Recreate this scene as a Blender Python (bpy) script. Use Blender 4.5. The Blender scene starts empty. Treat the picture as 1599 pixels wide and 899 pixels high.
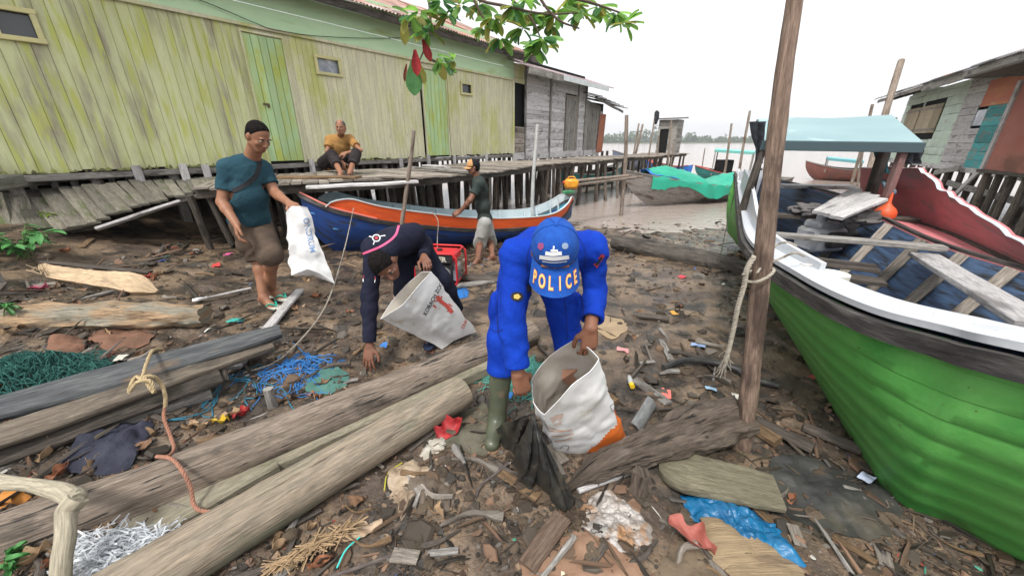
import bpy, math, random
import numpy as np
from mathutils import Vector, Matrix, Euler

# ------------------------------------------------------------------ camera, world, sun, exposure
SC = bpy.context.scene
COL = SC.collection
PITCH = math.radians(21.6)
FPX = 575.0
CAMH = 1.6
cam_data = bpy.data.cameras.new('camera')
cam_data.sensor_width = 36.0
cam_data.lens = FPX / 1599.0 * 36.0
cam_data.clip_start = 0.05
cam_data.clip_end = 4000.0
cam = bpy.data.objects.new('camera', cam_data)
COL.objects.link(cam)
cam.location = (0, 0, CAMH)
cam.rotation_euler = (math.radians(90) - PITCH, 0, 0)
SC.camera = cam

SUN_EL, SUN_AZ = math.radians(58), math.radians(205)   # azimuth measured from +Y clockwise
world = bpy.data.worlds.new('World')
SC.world = world
world.use_nodes = True
wn = world.node_tree
for n in list(wn.nodes):
    wn.nodes.remove(n)
w_out = wn.nodes.new('ShaderNodeOutputWorld')
w_bg = wn.nodes.new('ShaderNodeBackground')
w_sky = wn.nodes.new('ShaderNodeTexSky')
w_sky.sky_type = 'NISHITA'
w_sky.sun_disc = False
w_sky.sun_elevation = SUN_EL
w_sky.sun_rotation = SUN_AZ
w_sky.air_density = 1.0
w_sky.dust_density = 5.0
w_sky.ozone_density = 1.0
w_hsv = wn.nodes.new('ShaderNodeHueSaturation')
w_hsv.inputs['Saturation'].default_value = 0.22
w_mix = wn.nodes.new('ShaderNodeMix')
w_mix.data_type = 'RGBA'
w_mix.inputs[0].default_value = 0.6
w_mix.inputs[7].default_value = (11.2, 11.3, 11.6, 1)       # even overcast cloud deck
wn.links.new(w_sky.outputs[0], w_hsv.inputs['Color'])
wn.links.new(w_hsv.outputs[0], w_mix.inputs[6])
wn.links.new(w_mix.outputs[2], w_bg.inputs[0])
w_bg.inputs[1].default_value = 0.10
wn.links.new(w_bg.outputs[0], w_out.inputs[0])

sun_data = bpy.data.lights.new('sun', 'SUN')
sun_data.energy = 2.1
sun_data.angle = math.radians(11)
sun_data.color = (1.0, 0.965, 0.91)
sun = bpy.data.objects.new('sun', sun_data)
COL.objects.link(sun)
_sd = Vector((math.sin(SUN_AZ) * math.cos(SUN_EL), math.cos(SUN_AZ) * math.cos(SUN_EL), math.sin(SUN_EL)))
sun.rotation_euler = _sd.to_track_quat('Z', 'Y').to_euler()
sun.location = (-6, -8, 14)

SC.view_settings.view_transform = 'Standard'
SC.view_settings.look = 'None'
SC.view_settings.exposure = 0.68
SC.view_settings.gamma = 1.0
SC.view_settings.use_curve_mapping = False
SC.cycles.max_bounces = 6
SC.cycles.diffuse_bounces = 3
SC.cycles.glossy_bounces = 3
SC.cycles.transparent_max_bounces = 8
SC.cycles.volume_bounces = 0
SC.cycles.use_denoising = True

# ------------------------------------------------------------------ measuring helpers
_cp, _sp = math.cos(PITCH), math.sin(PITCH)
def ray(px, py):
    r = (px - 799.5) / FPX; u = (449.5 - py) / FPX
    return np.array([r, _cp + u * _sp, -_sp + u * _cp])
CAMP = np.array([0.0, 0.0, CAMH])
def PY(px, py, Y):
    d = ray(px, py); return CAMP + d * (Y / d[1])
def PZ(px, py, z):
    d = ray(px, py); return CAMP + d * ((z - CAMH) / d[2])
def gz(x, y):
    x = np.asarray(x, float); y = np.asarray(y, float)
    z = -0.066 * np.clip(y - 2.8, 0, 3.9) - 0.03 * np.maximum(0, y - 6.7)
    z = z + 0.10 * np.clip(-x - 0.9, 0, 5) * np.clip((y + 1) / 2, 0, 1) * np.clip((12 - y) / 6, 0, 1)
    t = np.clip((-x - 4.2) / 4.5, 0, 1); t = t * t * (3 - 2 * t)
    z = z + t * 0.85 * np.clip((y - 2) / 3, 0, 1) * np.clip((26 - y) / 10, 0, 1)
    return np.maximum(z, -2.2)
def PG(px, py, dz=0.0):
    d = ray(px, py); t = 0.4
    for _ in range(400):
        p = CAMP + d * t
        h = p[2] - (gz(p[0], p[1]) + dz)
        if h < 0.002: break
        t += max(0.002, h * 0.7)
    return CAMP + d * t
def ground(x, y, dz=0.0):
    return np.array([x, y, float(gz(x, y)) + dz])
V = lambda *a: np.array(a, float)
def nrm(v):
    v = np.asarray(v, float); return v / (np.linalg.norm(v) + 1e-12)

# wall plane of the long green building
WA = np.array([0.0, 13.0, 0.0]); WD = nrm([-5.4, -7.03, 0]); WN = nrm([7.03, -5.4, 0])   # WN faces the shore
def PW(px, py, off=0.0):
    d = ray(px, py); t = (np.dot(WA + WN * off - CAMP, WN)) / np.dot(d, WN); return CAMP + d * t
def wallpt(s, z, off=0.0):
    p = WA + WD * s + WN * off; return np.array([p[0], p[1], z])

# ------------------------------------------------------------------ noise
def _hash(ix, iy, iz, seed):
    h = (ix.astype(np.int64) * 374761393 + iy.astype(np.int64) * 668265263 + iz.astype(np.int64) * 2147483647 + seed * 1274126177) & 0xffffffff
    h = ((h ^ (h >> 13)) * 1274126177) & 0xffffffff
    h = ((h ^ (h >> 16)) * 2246822519) & 0xffffffff
    return ((h ^ (h >> 15)) & 0xffffff) / float(0xffffff)
def vnoise(p, seed=0, lin=False):
    p = np.asarray(p, float); i = np.floor(p); f = p - i; f = f if lin else f * f * (3 - 2 * f)
    i = i.astype(np.int64); x, y, z = i[..., 0], i[..., 1], i[..., 2]
    fx, fy, fz = f[..., 0], f[..., 1], f[..., 2]
    def H(a, b, c): return _hash(x + a, y + b, z + c, seed)
    x00 = H(0,0,0) * (1 - fx) + H(1,0,0) * fx; x10 = H(0,1,0) * (1 - fx) + H(1,1,0) * fx
    x01 = H(0,0,1) * (1 - fx) + H(1,0,1) * fx; x11 = H(0,1,1) * (1 - fx) + H(1,1,1) * fx
    return ((x00 * (1 - fy) + x10 * fy) * (1 - fz) + (x01 * (1 - fy) + x11 * fy) * fz) * 2 - 1
def crumple(p, f, seed=0):
    """sharp-creased noise for plastic, foil and woven sacks, about -1..1"""
    R1 = np.array([[.36, .48, -.8], [-.8, .6, 0], [.48, .64, .6]]); R2 = np.array([[.6, 0, .8], [0, 1, 0], [-.8, 0, .6]])
    p = np.asarray(p, float) * f
    return 1.1 * (np.abs(vnoise(p @ R1, seed, True)) + .55 * np.abs(vnoise(p @ R2 * 1.9 + 3, seed + 1, True)) + .3 * np.abs(vnoise(p * 3.7, seed + 2, True))) - .75
def fbm(p, octv=4, seed=0, gain=0.5):
    p = np.asarray(p, float); a = 1.0; s = 0
    for o in range(octv):
        s = s + a * vnoise(p * (2.03 ** o), seed + o * 17); a *= gain
    return s

# ------------------------------------------------------------------ tags
def tag(o, label=None, cat=None, group=None, kind=None):
    if label: o['label'] = label
    if cat: o['category'] = cat
    if group: o['group'] = group
    if kind: o['kind'] = kind
    return o
def thing(name, label, cat, loc=(0, 0, 0), group=None):
    o = bpy.data.objects.new(name, None); COL.objects.link(o)
    o.location = tuple(float(v) for v in loc); o.empty_display_size = 0.1
    return tag(o, label, cat, group)
def origin_of(o):
    v = Vector((0, 0, 0))
    while o is not None:
        v += o.location; o = o.parent
    return np.array(v)
def copy_tree(o, parent=None):
    c = o.copy(); COL.objects.link(c); c.parent = parent
    for ch in list(o.children): copy_tree(ch, c)
    return c

# ------------------------------------------------------------------ mesh builder
class MB:
    def __init__(s):
        s.v = []; s.f = []; s.uv = []; s.mi = []; s.rnd = []; s.n = 0
    def add(s, verts, faces, uvs=None, mi=0, rnd=None):
        verts = np.asarray(verts, float).reshape(-1, 3)
        s.v.append(verts); b = s.n; s.n += len(verts)
        r = random.random() if rnd is None else rnd
        for k, f in enumerate(faces):
            s.f.append([b + i for i in f])
            s.uv.append(uvs[k] if uvs is not None else None)
            s.mi.append(mi if np.isscalar(mi) else mi[k])
            s.rnd.append(r if np.isscalar(r) else r[k])
        return s
    def build(s, name, mats, parent=None, smooth=True, base=None):
        if not isinstance(mats, (list, tuple)): mats = [mats]
        V_ = np.concatenate(s.v) if s.v else np.zeros((0, 3))
        off = origin_of(parent) if parent is not None else (np.array(base, float) if base is not None else np.zeros(3))
        V_ = V_ - off
        me = bpy.data.meshes.new(name)
        me.from_pydata([tuple(v) for v in V_], [], s.f)
        if s.f:
            ul = me.uv_layers.new(name='UVMap')
            arr = np.zeros((len(me.loops), 2)); c = 0
            for k, f in enumerate(s.f):
                u = s.uv[k]
                if u is None:
                    for i, vi in enumerate(f):
                        p = V_[vi]; arr[c + i] = (p[0] + p[1] * 0.7, p[2] + p[1] * 0.5)
                else:
                    for i in range(len(f)): arr[c + i] = u[i]
                c += len(f)
            ul.data.foreach_set('uv', arr.ravel())
            me.polygons.foreach_set('material_index', np.array(s.mi, dtype=np.int32))
            at = me.attributes.new('rnd', 'FLOAT', 'FACE')
            at.data.foreach_set('value', np.array(s.rnd, dtype=np.float32))
            me.polygons.foreach_set('use_smooth', np.full(len(s.f), bool(smooth)))
        for m in mats: me.materials.append(m)
        me.update()
        if smooth:
            try: me.set_sharp_from_angle(angle=math.radians(42))
            except Exception: pass
        o = bpy.data.objects.new(name, me); COL.objects.link(o)
        if parent is not None: o.parent = parent
        elif base is not None: o.location = tuple(float(v) for v in base)
        return o
    # profile swept along a polyline -------------------------------------------------
    def sweep(s, pts, prof, up=(0, 0, 1), scale=None, closed=True, caps=True, mi=0, rnd=None, twist=None, uvs=1.0, jitter=0.0, capmi=None):
        pts = np.asarray(pts, float); prof = np.asarray(prof, float); n = len(pts); m = len(prof)
        if scale is None: scale = np.ones(n)
        scale = np.asarray(scale, float)
        if scale.ndim == 1: scale = np.stack([scale, scale], 1)
        T = np.gradient(pts, axis=0) if n > 2 else np.array([pts[1] - pts[0]] * 2)
        T = T / (np.linalg.norm(T, axis=1, keepdims=True) + 1e-12)
        upv = np.array(up, float); verts = []
        X = None
        for i in range(n):
            if X is None:
                x = np.cross(T[i], upv)
                if np.linalg.norm(x) < 1e-4: x = np.cross(T[i], [1, 0, 0.3])
            else:
                x = X - T[i] * np.dot(X, T[i])
            X = nrm(x); Yv = np.cross(X, T[i])
            a = 0 if twist is None else twist[i]
            c, sn = math.cos(a), math.sin(a)
            q = prof * scale[i]
            qx = q[:, 0] * c - q[:, 1] * sn; qy = q[:, 0] * sn + q[:, 1] * c
            verts.append(pts[i] + qx[:, None] * X + qy[:, None] * Yv)
        verts = np.array(verts)
        if jitter: verts = verts + (np.random.rand(*verts.shape) - 0.5) * 2 * jitter
        L = np.concatenate([[0], np.cumsum(np.linalg.norm(np.diff(pts, axis=0), axis=1))])
        per = np.concatenate([[0], np.cumsum(np.linalg.norm(np.roll(prof, -1, 0) - prof, axis=1))]) * scale.mean()
        F, U = [], []; r0 = random.random() * 7
        mm = m if closed else m - 1
        for i in range(n - 1):
            for j in range(mm):
                j2 = (j + 1) % m
                F.append([i * m + j, i * m + j2, (i + 1) * m + j2, (i + 1) * m + j])
                U.append([(L[i] * uvs + r0, per[j] * uvs), (L[i] * uvs + r0, per[j + 1] * uvs), (L[i + 1] * uvs + r0, per[j + 1] * uvs), (L[i + 1] * uvs + r0, per[j] * uvs)])
        M = [mi] * len(F)
        if caps and closed:
            F.append(list(range(m))[::-1]); F.append([(n - 1) * m + j for j in range(m)])
            for _ in range(2):
                U.append([(r0 + p[0] * 0.3, p[1]) for p in prof * scale.mean()])
                M.append(mi if capmi is None else capmi)
        return s.add(verts.reshape(-1, 3), F, U, M, rnd)
    def plank(s, p0, p1, w, t, up=(0, 0, 1), mi=0, rnd=None, warp=0.0, seg=None, ragged=0.0):
        p0 = np.asarray(p0, float); p1 = np.asarray(p1, float); L = np.linalg.norm(p1 - p0)
        n = seg or (2 if warp == 0 else max(3, int(L / 0.18) + 2))
        b = min(w, t) * 0.14; W, H = w / 2, t / 2
        prof = [(-W, -H + b), (-W + b, -H), (W - b, -H), (W, -H + b), (W, H - b), (W - b, H), (-W + b, H), (-W, H - b)]
        u = np.linspace(0, 1, n); pts = p0 + (p1 - p0) * u[:, None]
        if warp:
            sd = random.random() * 50
            q = np.stack([u * L * 1.3 + sd, np.full(n, sd), np.zeros(n)], 1)
            upn = nrm(up); side = nrm(np.cross(p1 - p0, upn))
            pts = pts + upn * (fbm(q, 2, 3) * warp)[:, None] + side * (fbm(q + 9, 2, 5) * warp)[:, None]
        sc = np.ones((n, 2))
        if warp: sc[:, 0] += (np.random.rand(n) - 0.5) * 0.08
        return s.sweep(pts, prof, up, sc, mi=mi, rnd=rnd, jitter=warp * 0.1)
    def tube(s, pts, r, n=8, mi=0, rnd=None, rough=0.0, rf=6.0, up=(0, 0, 1), caps=True, seed=None, uvs=1.0, oval=1.0):
        pts = np.asarray(pts, float)
        r = np.full(len(pts), r) if np.isscalar(r) else np.asarray(r, float)
        a = np.linspace(0, 2 * math.pi, n, endpoint=False)
        prof = np.stack([np.cos(a), np.sin(a) * oval], 1)
        k = len(s.v)
        s.sweep(pts, prof, up, r, mi=mi, rnd=rnd, caps=caps, uvs=uvs)
        if rough:
            v = s.v[k].reshape(len(pts), n, 3); c = v.mean(1, keepdims=True); d = v - c
            sd = seed if seed is not None else random.randint(0, 999)
            nz = fbm(v * rf, 3, sd)
            s.v[k] = (c + d * (1 + nz[..., None] * rough)).reshape(-1, 3)
        return s
    def box(s, c, size, rot=None, mi=0, rnd=None, bev=0.0):
        c = np.asarray(c, float); hx, hy, hz = np.asarray(size, float) / 2
        b = bev or min(hx, hy, hz) * 0.12
        vs = []; idx = {}
        for sx in (-1, 1):
            for sy in (-1, 1):
                for sz in (-1, 1):
                    for ax in range(3):
                        p = [sx * (hx - b), sy * (hy - b), sz * (hz - b)]
                        p[ax] = (sx, sy, sz)[ax] * (hx, hy, hz)[ax]
                        idx[(sx, sy, sz, ax)] = len(vs); vs.append(p)
        F = []
        for ax in range(3):
            o1, o2 = [a for a in range(3) if a != ax]
            for sg in (-1, 1):
                q = []
                for (u, w) in ((-1, -1), (1, -1), (1, 1), (-1, 1)):
                    t = [0, 0, 0]; t[ax] = sg; t[o1] = u; t[o2] = w; q.append(idx[(*t, ax)])
                F.append(q)
        for ax in range(3):
            o1, o2 = [a for a in range(3) if a != ax]
            for u in (-1, 1):
                for w in (-1, 1):
                    t0 = [0, 0, 0]; t0[o1] = u; t0[o2] = w; t1 = list(t0); t0[ax] = -1; t1[ax] = 1
                    F.append([idx[(*t0, o1)], idx[(*t1, o1)], idx[(*t1, o2)], idx[(*t0, o2)]])
        for sx in (-1, 1):
            for sy in (-1, 1):
                for sz in (-1, 1):
                    F.append([idx[(sx, sy, sz, a)] for a in range(3)])
        vs = np.array(vs)
        # consistent outward winding
        F2 = []
        for f in F:
            p = vs[f]; nn = np.cross(p[1] - p[0], p[2] - p[0])
            F2.append(f if np.dot(nn, p.mean(0)) > 0 else f[::-1])
        if rot is not None:
            vs = vs @ np.asarray(rot, float).T
        return s.add(vs + c, F2, None, mi, rnd)
    def grid(s, P, mi=0, rnd=None, uvs=None, flip=False, thick=0.0):
        """P: (n, m, 3) array of points -> sheet, optionally with thickness"""
        P = np.asarray(P, float); n, m, _ = P.shape
        F, U = [], []
        for i in range(n - 1):
            for j in range(m - 1):
                f = [i * m + j, (i + 1) * m + j, (i + 1) * m + j + 1, i * m + j + 1]
                F.append(f)
                U.append([(a / (n - 1), b / (m - 1)) for a, b in ((i, j), (i + 1, j), (i + 1, j + 1), (i, j + 1))])
        if flip: F = [f[::-1] for f in F]; U = [u[::-1] for u in U]
        if uvs is not None: U = [[(u[0] * uvs[0], u[1] * uvs[1]) for u in q] for q in U]
        if not thick: return s.add(P.reshape(-1, 3), F, U, mi, rnd)
        du = np.gradient(P, axis=0); dv = np.gradient(P, axis=1)
        N = np.cross(du, dv); N /= (np.linalg.norm(N, axis=2, keepdims=True) + 1e-12)
        Q = P - N * thick * (-1 if flip else 1)
        k = n * m
        F2 = list(F) + [[k + i for i in f[::-1]] for f in F]
        U2 = list(U) + [u[::-1] for u in U]
        edge = [(0, j) for j in range(m)] + [(i, m - 1) for i in range(1, n)] + [(n - 1, j) for j in range(m - 2, -1, -1)] + [(i, 0) for i in range(n - 2, 0, -1)]
        for a, b in zip(edge, edge[1:] + edge[:1]):
            ia, ib = a[0] * m + a[1], b[0] * m + b[1]
            f = [ia, ib, k + ib, k + ia]
            F2.append(f if flip else f[::-1]); U2.append([(0, 0), (.1, 0), (.1, .02), (0, .02)])
        return s.add(np.concatenate([P.reshape(-1, 3), Q.reshape(-1, 3)]), F2, U2, mi, rnd)

def spl(pts, n, w=None):
    """Catmull-Rom through points, n samples"""
    P = np.asarray(pts, float); k = len(P)
    if k == 2: return P[0] + (P[1] - P[0]) * np.linspace(0, 1, n)[:, None]
    Q = np.concatenate([[2 * P[0] - P[1]], P, [2 * P[-1] - P[-2]]])
    t = np.linspace(0, k - 1, n); i = np.minimum(t.astype(int), k - 2); f = (t - i)[:, None]
    a, b, c, d = Q[i], Q[i + 1], Q[i + 2], Q[i + 3]
    return 0.5 * (2 * b + (c - a) * f + (2 * a - 5 * b + 4 * c - d) * f ** 2 + (3 * b - a - 3 * c + d) * f ** 3)

# ------------------------------------------------------------------ materials
MATS = {}
def mat(name, c1, c2=None, rough=0.8, scale=6.0, stretch=(1, 1, 1), coord='uv', bump=0.0, bscale=None, detail=6.0, c3=None, c3t=0.62, c3scale=2.0, c3w=0.08,
        metal=0.0, spec=0.4, rndv=0.0, alpha=1.0, trans=0.0, ior=1.45, wave=None, coat=0.0, sss=0.0, sheen=0.0, contrast=(0.35, 0.65), bstretch=None, rough2=None, c4=None, c4t=0.66, c4scale=9.0, c4w=0.04, bdist=0.02, grain=0.0, gscale=11, objr=0.0, emis=None, c3stretch=None):
    if name in MATS: return MATS[name]
    m = bpy.data.materials.new(name); m.use_nodes = True; MATS[name] = m
    nt = m.node_tree; N = nt.nodes; L = nt.links
    b = N['Principled BSDF']
    b.inputs['Roughness'].default_value = rough
    b.inputs['Metallic'].default_value = metal
    b.inputs['Specular IOR Level'].default_value = spec
    b.inputs['IOR'].default_value = ior
    b.inputs['Alpha'].default_value = alpha
    b.inputs['Transmission Weight'].default_value = trans
    b.inputs['Coat Weight'].default_value = coat
    if sss:
        b.inputs['Subsurface Weight'].default_value = sss
        b.inputs['Subsurface Radius'].default_value = (0.02, 0.008, 0.004)
    if sheen: b.inputs['Sheen Weight'].default_value = sheen
    if emis:
        b.inputs['Emission Color'].default_value = (*emis[:3], 1); b.inputs['Emission Strength'].default_value = emis[3]
    tc = N.new('ShaderNodeTexCoord')
    src = tc.outputs['UV'] if coord == 'uv' else tc.outputs['Object']
    if coord == 'geo':
        g = N.new('ShaderNodeNewGeometry'); src = g.outputs['Position']
    mp = N.new('ShaderNodeMapping'); mp.inputs['Scale'].default_value = stretch
    L.new(src, mp.inputs[0])
    vec = mp.outputs[0]
    if coord == 'uv':
        at0 = N.new('ShaderNodeAttribute'); at0.attribute_name = 'rnd'
        mul = N.new('ShaderNodeVectorMath'); mul.operation = 'SCALE'; mul.inputs[0].default_value = (13.1, 7.7, 5.3)
        L.new(at0.outputs['Fac'], mul.inputs['Scale'])
        addv = N.new('ShaderNodeVectorMath'); addv.operation = 'ADD'
        L.new(vec, addv.inputs[0]); L.new(mul.outputs[0], addv.inputs[1]); vec = addv.outputs[0]
    def noise(sc, det=detail, v=vec, r=0.6):
        n = N.new('ShaderNodeTexNoise'); n.inputs['Scale'].default_value = sc; n.inputs['Detail'].default_value = det; n.inputs['Roughness'].default_value = r
        L.new(v, n.inputs['Vector']); return n.outputs['Fac']
    def ramp(fac, lo, hi):
        r = N.new('ShaderNodeMapRange'); r.inputs[1].default_value = lo; r.inputs[2].default_value = hi
        r.interpolation_type = 'SMOOTHSTEP'; L.new(fac, r.inputs[0]); return r.outputs[0]
    def mix(fac, a, bb, mode='MIX'):
        x = N.new('ShaderNodeMix'); x.data_type = 'RGBA'; x.blend_type = mode
        if isinstance(fac, float): x.inputs[0].default_value = fac
        else: L.new(fac, x.inputs[0])
        for sock, val in ((x.inputs[6], a), (x.inputs[7], bb)):
            if isinstance(val, tuple): sock.default_value = (*val[:3], 1)
            else: L.new(val, sock)
        return x.outputs[2]
    base = tuple(c1)
    if c2 is not None:
        f = ramp(noise(scale), *contrast); base = mix(f, tuple(c1), tuple(c2))
    if c3 is not None:
        v3 = vec
        if c3stretch:
            mp3 = N.new('ShaderNodeMapping'); mp3.inputs['Scale'].default_value = c3stretch; L.new(src, mp3.inputs[0]); v3 = mp3.outputs[0]
        f = ramp(noise(c3scale, 5.0, v3), c3t - c3w, c3t + c3w); base = mix(f, base, tuple(c3))
    if c4 is not None:
        f = ramp(noise(c4scale, 8.0), c4t - c4w, c4t + c4w); base = mix(f, base, tuple(c4))
    if grain:
        f = noise(scale * gscale, 3.0, vec, .7); mr = N.new('ShaderNodeMapRange'); mr.inputs[1].default_value = .3; mr.inputs[2].default_value = .7; mr.inputs[3].default_value = 1 - grain; mr.inputs[4].default_value = 1 + grain
        L.new(f, mr.inputs[0]); cx = N.new('ShaderNodeCombineColor')
        for k_ in range(3): L.new(mr.outputs[0], cx.inputs[k_])
        base = mix(1.0, base, cx.outputs[0], 'MULTIPLY')
    if wave is not None:   # (direction, scale, darkness, distortion)
        w = N.new('ShaderNodeTexWave'); w.bands_direction = wave[0]; w.inputs['Scale'].default_value = wave[1]
        w.inputs['Distortion'].default_value = wave[3]; w.inputs['Detail'].default_value = 3
        L.new(vec, w.inputs[0]); f = ramp(w.outputs['Fac'], 0.0, 0.25)
        dk = mix(f, tuple(1 - wave[2] for _ in range(3)), (1, 1, 1)); base = mix(1.0, base, dk, 'MULTIPLY')
    if rndv or objr:
        if rndv:
            at = N.new('ShaderNodeAttribute'); at.attribute_name = 'rnd'; fo = at.outputs['Fac']; amt = rndv
        else:
            oi = N.new('ShaderNodeObjectInfo'); fo = oi.outputs['Random']; amt = objr
        mr = N.new('ShaderNodeMapRange'); mr.inputs[3].default_value = 1 - amt; mr.inputs[4].default_value = 1 + amt
        L.new(fo, mr.inputs[0])
        h = N.new('ShaderNodeHueSaturation'); L.new(mr.outputs[0], h.inputs['Value'])
        if isinstance(base, tuple): h.inputs['Color'].default_value = (*base[:3], 1)
        else: L.new(base, h.inputs['Color'])
        base = h.outputs[0]
    if isinstance(base, tuple): b.inputs['Base Color'].default_value = (*base[:3], 1)
    else: L.new(base, b.inputs['Base Color'])
    if rough2 is not None:
        f = noise(scale * 0.7, 4.0); mr = N.new('ShaderNodeMapRange'); mr.inputs[1].default_value = 0.35; mr.inputs[2].default_value = 0.65
        mr.inputs[3].default_value = rough; mr.inputs[4].default_value = rough2; L.new(f, mr.inputs[0]); L.new(mr.outputs[0], b.inputs['Roughness'])
    if bump:
        bv = vec
        if bstretch:
            mp2 = N.new('ShaderNodeMapping'); mp2.inputs['Scale'].default_value = bstretch; L.new(src, mp2.inputs[0]); bv = mp2.outputs[0]
        f = noise(bscale or scale * 2, 8.0, bv, 0.65)
        bp = N.new('ShaderNodeBump'); bp.inputs['Strength'].default_value = bump; bp.inputs['Distance'].default_value = bdist
        L.new(f, bp.inputs['Height']); L.new(bp.outputs[0], b.inputs['Normal'])
    return m

def stain_low(m, z0, z1, col, amt=.75, ns=9, spread=.55, stretch=(1, 1, 1)):
    """dirt that climbs from the foot of a surface with a ragged noise edge"""
    N, L = m.node_tree.nodes, m.node_tree.links; b = N['Principled BSDF']; o = b.inputs['Base Color'].links[0].from_socket
    g = N.new('ShaderNodeNewGeometry'); x = N.new('ShaderNodeSeparateXYZ'); L.new(g.outputs['Position'], x.inputs[0]); mp = N.new('ShaderNodeMapping'); mp.inputs['Scale'].default_value = stretch; L.new(g.outputs['Position'], mp.inputs[0])
    n = N.new('ShaderNodeTexNoise'); n.inputs['Scale'].default_value = ns; n.inputs['Detail'].default_value = 8; L.new(mp.outputs[0], n.inputs['Vector'])
    a = N.new('ShaderNodeMath'); a.operation = 'MULTIPLY_ADD'; a.inputs[1].default_value = spread; L.new(n.outputs['Fac'], a.inputs[0]); L.new(x.outputs['Z'], a.inputs[2])
    r = N.new('ShaderNodeMapRange'); r.inputs[1].default_value = z0; r.inputs[2].default_value = z1; r.inputs[3].default_value = amt; r.inputs[4].default_value = 0; L.new(a.outputs[0], r.inputs[0])
    x2 = N.new('ShaderNodeMix'); x2.data_type = 'RGBA'; x2.inputs[7].default_value = (*col, 1); L.new(r.outputs[0], x2.inputs[0]); L.new(o, x2.inputs[6]); L.new(x2.outputs[2], b.inputs['Base Color'])
def translucent(m, f=.55, gain=1.7):
    nt = m.node_tree; N, L = nt.nodes, nt.links; b = N['Principled BSDF']; out = [n for n in N if n.type == 'OUTPUT_MATERIAL'][0]
    t = N.new('ShaderNodeBsdfTranslucent'); h = N.new('ShaderNodeHueSaturation'); h.inputs['Value'].default_value = gain; h.inputs['Hue'].default_value = .485
    s = b.inputs['Base Color']
    if s.links: L.new(s.links[0].from_socket, h.inputs['Color'])
    else: h.inputs['Color'].default_value = s.default_value
    L.new(h.outputs[0], t.inputs[0]); x = N.new('ShaderNodeMixShader'); x.inputs[0].default_value = f
    L.new(b.outputs[0], x.inputs[1]); L.new(t.outputs[0], x.inputs[2]); L.new(x.outputs[0], out.inputs['Surface']); return m
def wood(name, c1, c2, c3=None, **k):
    kw = dict(scale=5.0, stretch=(1.2, 16, 1), bump=0.85, bscale=6, bstretch=(2.0, 34, 2), rough=0.85, rndv=0.18, contrast=(0.3, 0.7), c3t=0.6, grain=.38, gscale=3.2, c3scale=1.6, c3stretch=(1.5, 4, 1), bdist=0.012)
    kw.update(k)
    return mat(name, c1, c2, c3=c3, **kw)
random.seed(7); np.random.seed(7)
M_greywood = wood('weathered_grey_wood', (.17, .155, .14), (.34, .325, .30), (.09, .08, .07))
M_palewood = wood('pale_grey_wood', (.38, .365, .36), (.55, .53, .52), (.22, .205, .20))
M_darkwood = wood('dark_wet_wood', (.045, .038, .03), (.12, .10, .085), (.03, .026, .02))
M_brownwood = wood('brown_wood', (.12, .075, .04), (.26, .17, .095), (.06, .04, .025))
M_deck = wood('deck_wood', (.17, .145, .12), (.31, .275, .235), (.09, .075, .055), rndv=.35)
M_mossdeck = wood('mossy_deck_wood', (.10, .09, .07), (.20, .185, .15), (.085, .10, .04), rndv=.35)
M_silver = wood('silvered_plank_wood', (.50, .48, .48), (.66, .64, .64), (.30, .28, .27))
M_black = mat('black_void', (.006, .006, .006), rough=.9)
# ================================================================== GROUND, RIVER, FAR SHORE
def axis(lo, hi, d0, d1, step, far):
    a = list(np.arange(d0, d1, step)); s = step; x = d0
    while x > lo: s *= far; x -= s; a.insert(0, x)
    s = step; x = a[-1]
    while x < hi: s *= far; x += s; a.append(x)
    return np.array(a)
gx = axis(-900, 900, -6.5, 6.5, 0.032, 1.16); gy = axis(-30, 1400, 0.3, 10.5, 0.032, 1.14)
GX, GY = np.meshgrid(gx, gy, indexing='ij')
GZ = gz(GX, GY)
q = np.stack([GX, GY, 0 * GX], -1)
near = np.clip((14 - GY) / 6, 0, 1) * np.clip((9 - np.abs(GX)) / 3, 0, 1)
wet = np.clip((GY - 3.0) / 4, 0, 1)
relief = fbm(q * 1.3, 3, 4) * 0.035 + fbm(q * 5.5 + 3, 4, 9) * 0.016
rid = 1 - np.abs(fbm(q * 9.0, 3, 21)); relief += np.maximum(0, rid - .55) * 0.022
foot = fbm(q * 3.1 + 40, 2, 33); relief -= np.clip(foot - 0.35, 0, .3) * 0.12
flat = np.clip((GX - 0.3) / 2.0, 0, 1)
relief *= (1 - 0.35 * wet) * (1 - .25 * flat) * (1 - .45 * np.clip((GY - 6.5) / 2, 0, 1))
GZ2 = GZ + relief * near
P = np.stack([GX, GY, GZ2], -1)
mud = mat('shore_mud', (.195, .138, .09), (.078, .056, .041), coord='geo', grain=.3, gscale=40, scale=1.9, detail=9, rough=.55, rough2=.2, spec=.6, bump=.9, bscale=16, bdist=.03,
          c3=(.035, .028, .022), c3t=.54, c3scale=3.4, c3w=.07, c4=(.23, .18, .13), c4t=.66, c4scale=5, c4w=.05, contrast=(.4, .6))
_N, _L = mud.node_tree.nodes, mud.node_tree.links
_g = _N.new('ShaderNodeNewGeometry'); _x = _N.new('ShaderNodeSeparateXYZ'); _L.new(_g.outputs['Position'], _x.inputs[0])
_r = _N.new('ShaderNodeMapRange'); _r.inputs[1].default_value = -.30; _r.inputs[2].default_value = -.05; _r.inputs[3].default_value = .16; _r.inputs[4].default_value = 1.0; _L.new(_x.outputs['Z'], _r.inputs[0])
_b = _N['Principled BSDF']; _old = _b.inputs['Roughness'].links[0].from_socket; _m = _N.new('ShaderNodeMath'); _m.operation = 'MULTIPLY'; _L.new(_old, _m.inputs[0]); _L.new(_r.outputs[0], _m.inputs[1]); _L.new(_m.outputs[0], _b.inputs['Roughness'])
mb = MB(); mb.grid(P, mi=0, flip=False)
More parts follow.
